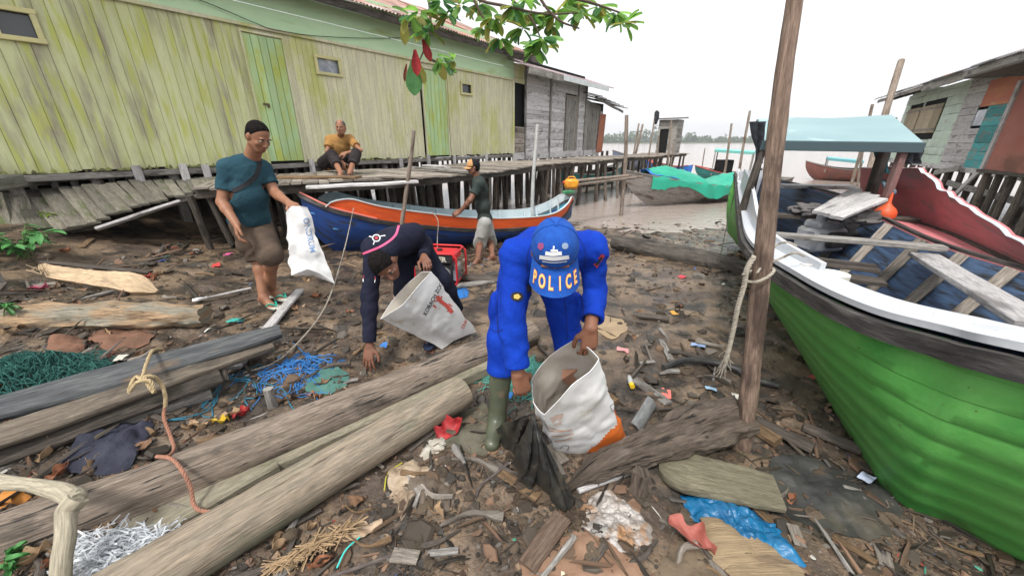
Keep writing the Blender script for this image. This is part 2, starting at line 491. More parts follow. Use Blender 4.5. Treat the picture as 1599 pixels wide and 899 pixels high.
g = mb.build('mud_ground', mud); tag(g, 'brown muddy river bank littered with debris', None, kind='structure')
def gzr(x, y):
    """height of the modelled surface incl. relief"""
    i = np.clip(np.searchsorted(gx, x) - 1, 0, len(gx) - 2); j = np.clip(np.searchsorted(gy, y) - 1, 0, len(gy) - 2)
    fx = (x - gx[i]) / (gx[i + 1] - gx[i]); fy = (y - gy[j]) / (gy[j + 1] - gy[j])
    return (GZ2[i, j] * (1 - fx) * (1 - fy) + GZ2[i + 1, j] * fx * (1 - fy) + GZ2[i, j + 1] * (1 - fx) * fy + GZ2[i + 1, j + 1] * fx * fy)

WATER = -0.318
wx = axis(-900, 900, -14, 30, 1.0, 1.3); wy = axis(6.5, 640, 7.5, 40, 1.0, 1.25)
WX, WY = np.meshgrid(wx, wy, indexing='ij')
mb = MB(); mb.grid(np.stack([WX, WY, np.full_like(WX, WATER)], -1), flip=False)
wm = mat('river_water', (.36, .30, .26), None, rough=.13, spec=.9, coord='geo', ior=1.45, bump=.4, bscale=2.2, bstretch=(.8, 2.8, 1), bdist=.05)
r = mb.build('river_water', wm); tag(r, 'wide silty brown river', None, kind='structure')

# far shore
mb = MB(); n = 180
xs = np.linspace(-900, 1300, n); sh = np.stack([np.stack([xs, 600 + 8 * np.sin(xs / 60) - 3, np.full(n, -1.5)], -1), np.stack([xs, 604 + 8 * np.sin(xs / 60), np.full(n, .8)], -1), np.stack([xs, np.full(n, 900.), np.full(n, 3.)], -1)], 1)
mb.grid(sh)
fs = mb.build('far_shore_terrain', mat('far_mud', (.10, .11, .06))); tag(fs, 'low far bank of the river', kind='structure')
rs = np.random.RandomState(5)
mb = MB()
lf = mat('far_foliage', (.035, .075, .03), (.075, .125, .05), coord='geo', scale=.12, rough=.8)
VV, FF = [], []
def clump(cx, cy, cz, R, H, nl, leaf):
    p = rs.normal(size=(nl, 3)); p /= np.linalg.norm(p, axis=1, keepdims=True); p *= (rs.rand(nl, 1) ** .4) * np.array([R, R, H])
    p[:, 2] = np.abs(p[:, 2]) * 1.0
    p += [cx, cy, cz]
    a = rs.normal(size=(nl, 3)); a /= np.linalg.norm(a, axis=1, keepdims=True); b = np.cross(a, rs.normal(size=(nl, 3))); b /= np.linalg.norm(b, axis=1, keepdims=True)
    s = leaf * (0.6 + rs.rand(nl, 1))
    q = np.stack([p - a * s, p + b * s * .7, p + a * s, p - b * s * .7], 1)
    VV.append(q.reshape(-1, 3))
for k in range(420):
    x = -420 + 1300 * (k + rs.rand()) / 420
    h = (14 + 6 * vnoise(np.array([x / 45., 3, 1.]), 2) + 2.5 * rs.rand())
    if rs.rand() < .05: h *= 1.45
    clump(x, 606 + rs.rand() * 30, 0.2, 5 + 3 * rs.rand(), h, 70, 1.5)
v = np.concatenate(VV); f = [[4 * i, 4 * i + 1, 4 * i + 2, 4 * i + 3] for i in range(len(v) // 4)]
mb.add(v, f, None, 0, list(rs.rand(len(f))))
t = mb.build('far_treeline', lf, smooth=False); tag(t, 'far wooded treeline across the wide river', 'treeline', kind='stuff')

# ================================================================== LONG GREEN BUILDING
W_BOT, W_TOP = 1.27, 3.42
cream = mat('cream_wall_paint', (.64, .62, .42), (.54, .52, .37), rough=.75, coord='obj', scale=2.4, stretch=(4, 4, .8), rndv=.05, c3=(.46, .48, .17), c3t=.60, c3scale=1.3, c3w=.12, c3stretch=(1.3, 1.3, .5), bump=.3, bscale=3, bstretch=(16, 16, 1), bdist=.006, grain=.12, c4=(.22, .20, .15), c4t=.70, c4scale=4, c4w=.07)
mossy = mat('mossy_wall_paint', (.58, .60, .35), (.49, .51, .27), rough=.8, coord='obj', scale=1.6, stretch=(5, 5, .7), rndv=.06, c3=(.30, .28, .20), c3t=.58, c3scale=1.5, c3w=.12, c3stretch=(2.6, 2.6, .55), bump=.3, bscale=3, bstretch=(16, 16, 1), bdist=.006, c4=(.47, .50, .14), c4t=.57, c4scale=2.2, c4w=.09)
stain_low(cream, 1.25, 1.75, (.27, .24, .15), .6, 3.5, .8, (3, 3, .6)); stain_low(mossy, 1.35, 1.95, (.17, .15, .09), .75, 3.5, 1.0, (3, 3, .6))
moss_base = mat('mossy_board_foot', (.10, .11, .05), (.27, .28, .10), rough=.95, scale=6, rndv=.25, bump=.8, bscale=14)
pgreen = mat('pale_green_paint', (.48, .70, .42), (.55, .74, .47), rough=.6, scale=2.0, stretch=(.6, 3, 1), rndv=.035, bump=.12, bscale=10, c3=(.36, .46, .18), c3t=.66, c3scale=1.3, c3w=.1)
dgreen = mat('green_door_paint', (.36, .52, .27), (.43, .57, .30), rough=.65, scale=2.4, stretch=(.8, 8, 1), rndv=.10, c3=(.40, .45, .09), c3t=.56, c3scale=1.5, c3w=.12, c3stretch=(.8, 2, 1), bump=.3, bscale=5, bstretch=(1, 20, 1), bdist=.006)
glass = mat('dark_glass', (.05, .055, .06), rough=.12, spec=.7)
glass_l = mat('pale_glass', (.33, .36, .40), (.20, .22, .26), rough=.15, spec=.6, scale=4, c3=(.7, .72, .75), c3t=.6, c3scale=3)
iron = mat('rusty_iron', (.09, .06, .045), (.16, .09, .05), rough=.7, scale=20)
rustroof = mat('rusty_roof_sheet', (.36, .20, .15), (.24, .17, .15), rough=.8, scale=3, c3=(.45, .38, .35), c3t=.6, c3scale=2, bump=.2, rndv=.15, coord='obj')

gb = thing('long_green_building', 'long stilt building of cream boards under a pale green upper band', 'building', wallpt(5, W_BOT))
def svals(px, py):   # px -> distance along wall
    return float(np.dot(PW(px, py) - WA, WD))
d1a, d1b = svals(417, 236), svals(471, 236)
d2a, d2b = svals(667, 237), svals(700, 237)
d1a, d1b = max(d1a, d1b), min(d1a, d1b); d2a, d2b = max(d2a, d2b), min(d2a, d2b)
D1T = 0.5 * (PW(376, 52)[2] + PW(446, 63)[2]); D2T = PW(665, 109)[2]
def win(px0, py0, px1, py1):
    a, b = PW(px0, py0), PW(px1, py1)
    return float(np.dot(a - WA, WD)), float(np.dot(b - WA, WD)), a[2], b[2]
w1 = win(-14, 18, 60, 60); w2 = win(492, 90, 529, 117); w3 = win(719, 131, 734, 147)
w1 = (w1[0], w1[1], PW(40, 22)[2], PW(40, 60)[2]); 
def board_wall(name, s0, s1, z0, z1, m, bw, cuts, ragged=.05, parent=gb, foot=None):
    mb = MB(); s = s0
    while s < s1:
        w = bw * (0.85 + .3 * random.random())
        segs = [(z0 - ragged * random.random(), z1)]
        for (a, b, zt, zb) in cuts:
            lo, hi = min(a, b), max(a, b)
            if s + w > lo and s < hi:
                new = []
                for (q0, q1) in segs:
                    if zt <= q0 or zb >= q1: new.append((q0, q1)); continue
                    if zb > q0: new.append((q0, zb))
                    if zt < q1: new.append((zt, q1))
                segs = new
        r = random.random(); off = random.random() * .006
        for (q0, q1) in segs:
            a = wallpt(s + w / 2, q0, .012 + off); b = wallpt(s + w / 2, q1, .012 + off)
            if foot and q0 < z0 + .02 and q1 - q0 > .4:
                mb.plank(a + V(0, 0, .0), b, w - .003, .022, WN, rnd=r, seg=6)
            else: mb.plank(a, b, w - .003, .022, WN, rnd=r, seg=4)
        s += w
    return mb.build(name, m, parent)
cuts = [(d1a, d1b, D1T, -9), (d2a, d2b, D2T, -9), w1, w2, w3]
cuts = [(a, b, c, W_BOT - .3) if c in (D1T, D2T) else (a, b, c, d) for (a, b, c, d) in cuts]
board_wall('wall', 0.0, d1b, W_BOT, W_TOP, cream, .105, cuts)
board_wall('wall', d1b + (d1a - d1b), 14.5, W_BOT - .02, W_TOP, mossy, .135, cuts)
# black sheet added as backing so no daylight shows through the board joints
mb = MB(); mb.plank(wallpt(0.05, W_BOT + 1.25, -.14), wallpt(14.5, W_BOT + 1.25, -.14), 2.4, .02, WN); mb.build('black_backing', M_black, gb)
# moss growth along the foot of the old boards
mb = MB()
for k in range(300):
    s = d1a + .1 + (14.3 - d1a) * random.random(); h = .015 + .05 * random.random() ** 2
    if random.random() < .35: s = d2a + (d1b - d2a) * random.random(); h *= .5
    a = wallpt(s, W_BOT - .05, .032 + random.random() * .004); w = .02 + .05 * random.random()
    mb.tube(np.array([a, a + V(0, 0, h * .5), a + V(0, 0, h)]), [w * .5, w * .45, w * .08], 6, oval=.22, rough=.4, rf=25, up=WN, rnd=random.random())
tag(mb.build('moss_fringe', moss_base, gb), kind='stuff')
# upper green band: horizontal siding, slightly proud, with a cap rail
UB = MB(); z = W_TOP - .02; k = 0
while z < PW(826, 92, .45)[2] + .12:
    zt = z + .30; UB.plank(wallpt(-0.02, z + .15, .045 + .006 * (k % 2)), wallpt(14.6, z + .15, .045 + .006 * (k % 2)), .293, .02, WN, rnd=random.random(), seg=3); z = zt; k += 1
UB.build('upper_wall', pgreen, gb)
mb = MB(); mb.plank(wallpt(-.03, W_TOP - .03, .062), wallpt(14.6, W_TOP - .03, .062), .05, .03, WN); mb.build('band_trim', cream, gb)
# corner boards
mb = MB(); mb.plank(wallpt(-.03, W_BOT - .03, .03), wallpt(-.03, W_TOP, .03), .09, .05, WN); mb.build('corner_board', cream, gb)
mb = MB(); mb.box(wallpt(7, 2.2, -5.1), (14.4, .06, 4.4), np.stack([WD, WN, V(0, 0, 1)], 1)); mb.build('back_wall_blocker', M_darkwood, gb)  # unseen wall carried down to the ground, added to block sky glare below
mb = MB(); mb.box(wallpt(-.07, 2.55, -2.0), (4.0, .05, 2.5), np.stack([WN, WD, V(0, 0, 1)], 1)); mb.build('end_wall', cream, gb)
# doors
def door(sa, sb, zt, hasp=True):
    lo, hi = sb, sa; n = max(5, int(round((hi - lo) / .13))); w = (hi - lo) / n
    mb = MB()
    for k in range(n):
        mb.plank(wallpt(lo + (k + .5) * w, W_BOT + .0, .028), wallpt(lo + (k + .5) * w, zt - .01, .028), w - .007, .03, WN, seg=5)
    d = mb.build('door', dgreen, gb)
    mb = MB()
    for s in (lo - .018, hi + .018): mb.plank(wallpt(s, W_BOT - .04, .04), wallpt(s, zt + .01, .04), .034, .05, WN)
    mb.plank(wallpt(lo - .035, zt + .026, .042), wallpt(hi + .035, zt + .026, .042), .034, .05, WN)
    mb.build('door_frame', cream, d)
    if hasp:
        mb = MB(); c = wallpt(hi - .14, W_BOT + .95, .055)
        mb.box(c, (.10, .015, .03), np.stack([WD, WN, V(0, 0, 1)], 1)); mb.box(c + WN * .015 + V(0, 0, -.03) + WD * -.03, (.035, .018, .05), np.stack([WD, WN, V(0, 0, 1)], 1))
        mb.build('handle', iron, d)
for (a_, b_, z_) in ((d1a, d1b, D1T), (d2a, d2b, D2T)):
    mb = MB(); mb.plank(wallpt(b_ - .02, (z_ + W_TOP) / 2, .010), wallpt(a_ + .02, (z_ + W_TOP) / 2, .010), max(.02, W_TOP - z_ + .05), .018, WN); mb.build('lintel_board', cream, gb)
door(d1a, d1b, D1T); door(d2a, d2b, D2T, False)
def window(w, gm, fr, bar=False):
    s0, s1 = min(w[0], w[1]), max(w[0], w[1]); zt, zb = w[2], w[3]; f = .055
    mb = MB()
    mb.plank(wallpt(s0 - f, zt + f * .4, .05), wallpt(s1 + f, zt + f * .4, .05), f, .045, WN); mb.plank(wallpt(s0 - f, zb - f * .4, .05), wallpt(s1 + f, zb - f * .4, .05), f, .05, WN)
    mb.plank(wallpt(s0 - f * .4, zb + f * .11, .049), wallpt(s0 - f * .4, zt - f * .11, .049), f, .04, WN); mb.plank(wallpt(s1 + f * .4, zb + f * .11, .049), wallpt(s1 + f * .4, zt - f * .11, .049), f, .04, WN)
    wi = mb.build('window', fr, gb)
    mb = MB(); mb.box(wallpt((s0 + s1) / 2, (zt + zb) / 2, -.01), (s1 - s0 + .02, .012, zt - zb + .02), np.stack([WD, WN, V(0, 0, 1)], 1)); mb.build('pane', gm, wi)
    if bar:
        mb = MB()
        for q in np.linspace(s0, s1, 9)[1:-1]: mb.plank(wallpt(q, zb, .008), wallpt(q, zt, .008), .012, .012, WN)
        mb.build('screen_bar', M_darkwood, wi)
ywf = mat('yellow_cream_frame', (.60, .55, .27), (.50, .47, .25), rough=.6, scale=4)
window(w1, glass, ywf); window(w2, glass_l, ywf); window(w3, glass, ywf)
# roof: corrugated sheets rising away from an overhanging eave
EA, EB = PW(545, 0, .45), PW(826, 92, .45)
EZ = .5 * (EA[2] + EB[2])
def corr(mb, o, ax, n_, up_, L, D, slope, amp=.018, pitch=.085, rnd=None, mi=0):
    nu = int(L / pitch * 4); u = np.linspace(0, L, nu); d = np.array([0, D * .5, D])
    P = np.zeros((nu, 3, 3))
    for j, dd in enumerate(d):
        P[:, j] = o + ax * u[:, None] + n_ * dd + V(0, 0, 1) * (dd * slope)
    P[:, :, 2] += (np.sin(u / pitch * 2 * math.pi) * amp)[:, None]
    mb.grid(P, rnd=rnd, mi=mi, uvs=(L, D), thick=.004)
mb = MB(); s = -.35
while s < 14.8:
    corr(mb, wallpt(s, EZ + .02 + random.random() * .02, .50 + random.random() * .08), WD, -WN, None, .86, 4.2, .42, rnd=random.random()); s += .8
mb.build('roof', rustroof, gb)
mb = MB(); mb.plank(wallpt(-.35, EZ - .06, .46), wallpt(14.7, EZ - .06, .46), .12, .04, WN, warp=.012, rnd=.2)
mb.plank(wallpt(-.30, EZ - .02, .40), wallpt(14.7, EZ - .02, .40), .10, .05, (0, 0, 1), rnd=.7); mb.build('fascia', M_darkwood, gb)
for k in range(16):
    mb = MB(); mb.plank(wallpt(-.2 + k * .95, EZ - .03, .42), wallpt(-.2 + k * .95, EZ + .16, -.1), .05, .08, (0, 0, 1)); mb.build('rafter_tail', M_greywood, gb)
# underside: sill beam, joists and stubs
mb = MB(); mb.plank(wallpt(-.05, W_BOT - .10, -.02), wallpt(14.4, W_BOT - .10, -.02), .09, .1, WN, warp=.01); mb.build('sill_beam', M_greywood, gb)
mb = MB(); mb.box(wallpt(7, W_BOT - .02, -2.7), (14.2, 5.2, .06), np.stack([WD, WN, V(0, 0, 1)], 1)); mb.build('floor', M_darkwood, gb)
for row, off in enumerate((-.12, -1.3, -2.6, -3.9)):
    for k in range(19 if row == 0 else 12):
        s = .15 + k * (.78 if row == 0 else 1.2) + random.random() * .15
        p = wallpt(s, W_BOT - .05, off); z0 = float(gz(p[0], p[1])) - .15
        if p[2] - z0 < .1: continue
        mb = MB(); r = .045 + .02 * random.random()
        mb.plank(np.array([p[0] + (random.random() - .5) * .06, p[1], z0]), p, r * 2, r * 2, WN, warp=.008)
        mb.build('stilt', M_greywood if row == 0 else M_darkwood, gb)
# short light blocks standing on the walkway against the sill
for px in (210, 283, 318, 485, 547, 625, 668, 708, 758):
    s = float(np.dot(PW(px, 258) - WA, WD)); mb = MB()
    mb.plank(wallpt(s, W_BOT - .32, .05), wallpt(s, W_BOT - .03 + .05 * random.random(), .05), .10, .04, WN, warp=.004); mb.build('sill_stub', M_palewood, gb)
# mesh skirt of pale slats closing the crawl space behind the deck
mb = MB()
for k in range(70):
    s = .3 + k * .19; mb.plank(wallpt(s, W_BOT - .55, -.35), wallpt(s, W_BOT - .12, -.35), .07, .02, WN, warp=.004)
mb.build('crawl_space_slats', M_greywood, gb)
# power cable along the upper band
c = []
for (px, py) in ((310, 0), (400, 47 - 10), (430, 47), (500, 57), (600, 60), (690, 55)): c.append(PW(px, py, .10))
mb = MB(); mb.tube(spl([PW(100, -40, .12), PW(250, -12, .1)] + c, 60), .006, 5)
cb = mb.build('power_cable', mat('black_cable', (.02, .02, .02), rough=.6), base=c[0]); tag(cb, 'black power cable slung across the green upper band of the long building', 'cable')
mb = MB(); mb.tube(spl([PW(538, 0, .5), PW(600, 14, .5), PW(650, 20, .5), PW(700, 26, .45)], 30), .009, 5)
cb = mb.build('power_cable', mat('white_cable', (.6, .6, .6), rough=.6), base=PW(600, 14, .5)); tag(cb, 'pale cable running just under the eave of the green building', 'cable')

# mossy squared beam lying under the left end of the wall
mb = MB(); mb.plank(PZ(-30, 292, 1.12), PZ(130, 272, 1.13), .17, .17, (0, 0, 1), warp=.02, seg=14)
o = mb.build('mossy_beam', wood('mossy_beam_wood', (.12, .115, .10), (.25, .25, .21), (.08, .09, .04)), base=PZ(50, 282, 1.05)); tag(o, 'thick dark mossy beam under the left foot of the green wall', 'beam')

# ================================================================== GREY PLANK HOUSE
def tpt(t, z, off=0.0): return wallpt(-t, z, off)
hb = thing('plank_house', 'weathered grey plank house beyond the end of the green building', 'house', tpt(3, 1.2))
def tval(px, off=0.0): return -float(np.dot(PW(px, 180, off) - WA, WD))
t0, t1 = tval(819), tval(913)
def hplanks(mb, ta, tb, z0, z1, h, off=.0, cuts=(), jit=.01, fn=tpt, wn=WN):
    z = z0
    while z < z1:
        hh = min(h * (.85 + .3 * random.random()), z1 - z + .001)
        if hh < .02: break
        segs = [(ta, tb)]
        for (ca, cb_, za, zb) in cuts:
            if z + hh > za + .01 and z < zb - .01:
                new = []
                for (a, b) in segs:
                    if cb_ <= a or ca >= b: new.append((a, b)); continue
                    if ca > a: new.append((a, ca))
                    if cb_ < b: new.append((cb_, b))
                segs = new
        for (a, b) in segs:
            # split long runs
            cutp = [a]
            while b - cutp[-1] > 2.6: cutp.append(cutp[-1] + 1.1 + 1.2 * random.random())
            cutp.append(b)
            for u, w in zip(cutp[:-1], cutp[1:]):
                if w - u < .03: continue
                o_ = off + random.random() * jit
                mb.plank(fn(u + .004, z + hh / 2 + (random.random() - .5) * .012, o_), fn(w - .004, z + hh / 2 + (random.random() - .5) * .012, o_), hh - .006, .02, wn, warp=.004, seg=5)
        z += hh
GT = PW(862, 116)[2]; GBOT = 1.25
dA, dB = tval(882), tval(899); DT = PW(890, 152)[2]
mb = MB(); hplanks(mb, t0, t1, GBOT, GT + .1, .14, .0, [(dA, dB, 0, DT)]); mb.build('wall', M_silver, hb)
mb = MB(); mb.box(tpt((t0 + t1) / 2, 2.6, -.08), (t1 - t0 - .05, .02, 2.9), np.stack([WD, WN, V(0, 0, 1)], 1)); mb.build('black_backing', M_black, hb)  # black backing sheet, keeps daylight out of the plank joints
mb = MB(); w = (dB - dA) / 4
for k in range(4): mb.plank(tpt(dA + (k + .5) * w, GBOT, .02), tpt(dA + (k + .5) * w, DT, .02), w - .01, .02, WN, warp=.004)
d = mb.build('door', M_greywood, hb)
mb = MB()
for s in (dA, dB): mb.plank(tpt(s, GBOT - .05, .035), tpt(s, DT + .05, .035), .07, .03, WN)
mb.plank(tpt(dA - .04, DT + .02, .037), tpt(dB + .04, DT + .02, .037), .07, .03, WN); mb.build('door_frame', M_deck, d)
for t in (t0, tval(858), tval(893) + .4, t1):
    mb = MB(); mb.plank(tpt(t, GBOT - .3, .04), tpt(t, GT + .1, .04), .10, .035, WN, warp=.004); mb.build('post', M_greywood, hb)
# open dark porch between the two buildings with a low plank gate
mb = MB(); mb.box(tpt(t0 / 2, 2.5, -.12), (t0 + .5, .05, 2.7), np.stack([WD, WN, V(0, 0, 1)], 1)); mb.build('porch_dark_panel', M_black, hb)  # black panel close behind the opening paints the porch's dark inside
mb = MB(); pz = PW(806, 130)[2]; hplanks(mb, .02, t0 - .06, pz, pz + .55, .18, .02); mb.build('porch_header', cream, hb)
mb = MB(); hplanks(mb, .05, t0 - .06, GBOT - .05, PW(806, 198)[2], .17, .03); mb.build('gate', M_deck, hb)
mb = MB(); mb.box(tpt(t1, 2.5, -2.0), (4.0, .04, 2.6), np.stack([WN, WD, V(0, 0, 1)], 1)); mb.build('end_wall', M_palewood, hb)
mb = MB(); mb.box(tpt((t0 + t1) / 2, GBOT - .03, -2.0), (t1 - t0, 4, .06), np.stack([WD, WN, V(0, 0, 1)], 1)); mb.build('floor', M_darkwood, hb)
proof = mat('faded_purple_roof', (.27, .21, .22), (.36, .30, .31), rough=.8, scale=2, c3=(.2, .12, .1), c3t=.6, bump=.2, rndv=.15)
mb = MB(); t = -.3; EZ2 = PW(900, 126, .6)[2]
while t < t1 + .3:
    w = .84; o_ = tpt(t + w, EZ2 + .03, .72); corr(mb, o_, WD, -WN, None, w + .05, 3.2, .34, rnd=random.random()); t += w - .05
mb.build('roof', proof, hb)
mb = MB(); mb.plank(tpt(tval(850), EZ2 - .05, .74), tpt(t1 + .55, EZ2 - .05, .74), .16, .025, WN); mb.build('fascia', mat('faded_white_board', (.62, .66, .66), (.50, .53, .53), rough=.7, scale=4), hb)
mb = MB(); mb.plank(tpt(-.1, EZ2 - .06, .70), tpt(tval(850), EZ2 - .06, .70), .20, .03, WN, warp=.01); mb.build('fascia', M_greywood, hb)
mb = MB(); mb.plank(tpt(t0 - .2, EZ2 + .7, -.7), tpt(t0 + 1.9, EZ2 + .7, -.7), .34, .05, WN, warp=.02); mb.build('ridge_board', M_darkwood, hb)
for off in (-.1, -1.6):
    for k in range(8):
        p = tpt(t0 + k * (t1 - t0) / 7, GBOT - .06, off); mb = MB(); mb.plank(V(p[0], p[1], float(gz(p[0], p[1])) - .2), p, .11, .11, WN, warp=.01); mb.build('stilt', M_darkwood, hb)
mb = MB(); mb.plank(tpt(.0, GBOT - .1, .03), tpt(t1 + 1.5, GBOT - .1, .03), .22, .05, WN, warp=.01, rnd=.9); mb.build('sill_board', M_palewood, hb)

# small lean-to at the river end
lb = thing('lean_to_shed', 'small crooked grey lean-to shed with a rusty sheet at its river end', 'shed', tpt(7, 1.2))
t2, t3 = tval(914), tval(939)
LT = PW(925, 158)[2]
mb = MB(); w = .2; t = t2
while t < t3 - .3: mb.plank(tpt(t + w / 2, 1.2, .02), tpt(t + w / 2, LT - (t - t2) * .12, .02), w - .01, .02, WN, warp=.01); t += w
mb.build('wall', M_greywood, lb)
mb = MB(); hplanks(mb, t, t3, 1.2, LT - .35, .15, .03); mb.build('wall', M_silver, lb)
mb = MB(); corr(mb, tpt(t3 + .02, 1.15, .03), V(0, 0, 1), WD * -1, None, 1.9, .45, 0.0, amp=.0, rnd=.4)
mb = MB(); P = np.zeros((30, 2, 3)); 
for i in range(30):
    tt = t3 + .02 + i * .022
    P[i, 0] = tpt(tt - .42, 1.15, .07 + .012 * math.sin(i * 1.4)); P[i, 1] = tpt(tt - .30, LT - .45, .07 + .012 * math.sin(i * 1.4))
mb.grid(P, thick=.004); mb.build('rusty_sheet', mat('orange_rust_sheet', (.42, .16, .09), (.30, .13, .09), rough=.8, scale=3, bump=.2), lb)
mb = MB()
for k in range(7): mb.plank(tpt(t2 - .1 + k * .45, LT + .10 - k * .045, .6 + .1 * random.random()), tpt(t2 - .1 + k * .45, LT + .8 - k * .045, -2.2), .47, .03, (0, 0, 1), warp=.015)
mb.build('roof', M_darkwood, lb)
mb = MB(); mb.plank(tpt(t2 - .2, LT + .05, .5), tpt(t3 + 1.2, LT - .32, .5), .09, .05, WN, warp=.015); mb.build('fascia', M_greywood, lb)
mb = MB(); mb.box(tpt((t2 + t3) / 2 + .2, 2.2, -.15), (t3 - t2 + .5, .02, 2.0), np.stack([WD, WN, V(0, 0, 1)], 1)); mb.build('black_backing', M_black, lb)  # black sheet added behind the crooked boards to stop daylight
for k in range(6):
    p = tpt(t2 + k * .55, 1.2, -.1); mb = MB(); mb.plank(V(p[0], p[1], -1.2), p, .1, .1, WN, warp=.01); mb.build('stilt', M_darkwood, lb)
for k in range(4):
    p = tpt(t2 + k * .8, 1.2, -1.9); mb = MB(); mb.plank(V(p[0], p[1], -1.2), p, .1, .1, WN, warp=.01); mb.build('stilt', M_darkwood, lb)

# ================================================================== RAISED BOARDWALK AND PIER
DZ = 1.05
FE = [np.array([-4.05, 4.8]), np.array([-1.95, 5.9]), np.array([-.58, 7.47]), np.array([1.88, 11.4]), np.array([5.4, 15.7]), np.array([9.3, 20.6])]
BEW = [1.5, 2.4, 2.4, 1.9, 1.6, 1.5]
FE3 = spl([V(p[0], p[1], 0) for p in FE], 200)
BW = np.interp(np.linspace(0, len(FE) - 1, 200), range(len(FE)), BEW)
arc = np.concatenate([[0], np.cumsum(np.linalg.norm(np.diff(FE3, axis=0), axis=1))])
def edge_at(a):
    p = np.array([np.interp(a, arc, FE3[:, k]) for k in range(3)]); p2 = np.array([np.interp(a + .1, arc, FE3[:, k]) for k in range(3)])
    if a > arc[-1] - .12: p2 = p; p = np.array([np.interp(a - .1, arc, FE3[:, k]) for k in range(3)])
    d = nrm(p2 - p); n_ = V(-d[1], d[0], 0)
    return np.array([np.interp(a, arc, FE3[:, k]) for k in range(3)]), d, n_, float(np.interp(a, arc, BW))
wk = thing('boardwalk', 'raised grey plank boardwalk on many dark posts running out to the river', 'boardwalk', (1.0, 9.5, 0))
mb = MB(); a = 0.0
while a < arc[-1] - .05:
    w = .13 + .08 * random.random(); p, d, n_, bw = edge_at(a + w / 2)
    z = DZ + (random.random() - .5) * .018 + .02 * math.sin(a * 1.1)
    ov = (random.random() - .4) * .16
    if random.random() > .02:
        skew = (random.random() - .5) * .05
        p0 = p - n_ * ov + V(0, 0, z); p1 = p + n_ * (bw + (random.random() - .5) * .2) + d * skew + V(0, 0, z)
        mb.plank(p0, p1, w - .012, .028, (0, 0, 1), warp=.006, seg=5)
    a += w
mb.build('deck', M_deck, wk)
def along(off, z, w, t, a0=0, a1=None, m=M_greywood, name='beam'):
    a1 = a1 or arc[-1]; pts = []
    for a in np.arange(a0, a1, .4):
        p, d, n_, bw = edge_at(a); pts.append(p + n_ * off + V(0, 0, z))
    mb = MB(); pts = np.array(pts)
    mb.sweep(pts, [(-w / 2, -t / 2), (w / 2, -t / 2), (w / 2, t / 2), (-w / 2, t / 2)], jitter=.004)
    return mb.build(name, m, wk)
along(.10, DZ - .075, .06, .11, m=M_darkwood); along(1.2, DZ - .075, .06, .11, m=M_darkwood)
a = .2; postm = wood('post_wood', (.075, .06, .05), (.20, .17, .14), (.04, .035, .03), rndv=.35)
npst = 0
while a < arc[-1] - .1:
    p, d, n_, bw = edge_at(a)
    rows = (0.10, bw - .25) if a > 7.2 else ((1.05, 1.5, bw - .2) if a > 1.0 else (.1, bw * .5, bw - .2))
    for off in rows:
        if npst >= 98: break
        q = p + n_ * (off + random.random() * .12) + d * (random.random() * .2)
        zb = max(float(gz(q[0], q[1])) - .2, -1.3); r = .04 + .028 * random.random()
        lean = V(random.random() - .5, random.random() - .5, 0) * .28 * (1.5 if a > 9 else 1)
        top = q + V(0, 0, DZ - .03); bot = q + lean + V(0, 0, zb)
        mb = MB(); mb.tube(np.linspace(bot, top, 6), r * np.linspace(1.1, .92, 6), 8, rough=.12, rf=9); mb.build('post', postm, wk); npst += 1
    a += .34 + .12 * random.random() if a < 9 else .62 + .3 * random.random()
print('boardwalk posts', npst)
# long loose boards on the deck near the sitting man
for k, (x0, y0, x1, y1, z, w, lab, m_) in enumerate([
        (478, 291, 652, 284, 1.075, .17, 'pale thick plank along the front edge of the boardwalk below the sitting man', M_palewood),
        (432, 276, 560, 277, 1.105, .24, 'reddish brown plank on the boardwalk left of the sitting man', M_brownwood),
        (640, 262, 745, 268, 1.095, .16, 'loose grey plank on the boardwalk behind the cap man', M_greywood),
        (560, 276, 705, 274, 1.10, .20, 'worn brown plank on the boardwalk right of the sitting man', M_deck),
        (662, 259, 700, 262, 1.12, .10, 'short narrow board on the boardwalk by the second green door', M_palewood)]):
    a_, b_ = PZ(x0, y0, z), PZ(x1, y1, z); mb = MB(); mb.plank(a_, b_, w, .035, (0, 0, 1), warp=.012)
    o = mb.build('loose_plank', m_, base=a_); tag(o, lab, 'plank')

# collapsed, tilting left part of the walkway
cw = thing('collapsed_walkway', 'sagging mossy plank walkway sloping down at the left edge', 'walkway', (-5, 4.6, .5))
tops = [(-90, 312, 1.0), (-40, 306, 1.0), (5, 302, 1.0), (48, 296, 1.0), (92, 293, 1.02), (130, 290, 1.04), (165, 287, 1.06), (200, 282, 1.07), (235, 279, 1.07), (268, 276, 1.07), (300, 274, 1.07), (330, 272, 1.07)]
bots = [(-110, 380, .5), (-25, 378, .52), (22, 368, .55), (95, 356, .60), (136, 350, .66), (168, 336, .74), (205, 326, .80), (232, 316, .86), (262, 309, .90), (288, 303, .94), (312, 298, .97), (345, 296, 1.0)]
for k in range(11):
    for h in (0, 1):
        f0 = .25 + .5 * h; 
        tp = (1 - f0) * PZ(*tops[k]) + f0 * PZ(*tops[k + 1]); bt = (1 - f0) * PZ(*bots[k]) + f0 * PZ(*bots[k + 1])
        wd = np.linalg.norm(PZ(*bots[k + 1]) - PZ(*bots[k])) * .5
        e = (random.random() - .3) * .12; dr = nrm(bt - tp)
        mb = MB(); mb.plank(tp + V(0, 0, (random.random() - .5) * .03), bt + dr * e + V(0, 0, (random.random() - .5) * .03), min(.34, wd * 1.12), .028, (0, 0, 1), warp=.014, rnd=random.random())
        mb.build('plank', M_mossdeck, cw)
mb = MB(); mb.plank(PZ(150, 357, .60), PZ(283, 313, .86), .10, .035, (0, 0.5, 1), warp=.012); mb.build('edge_board', M_palewood, cw)
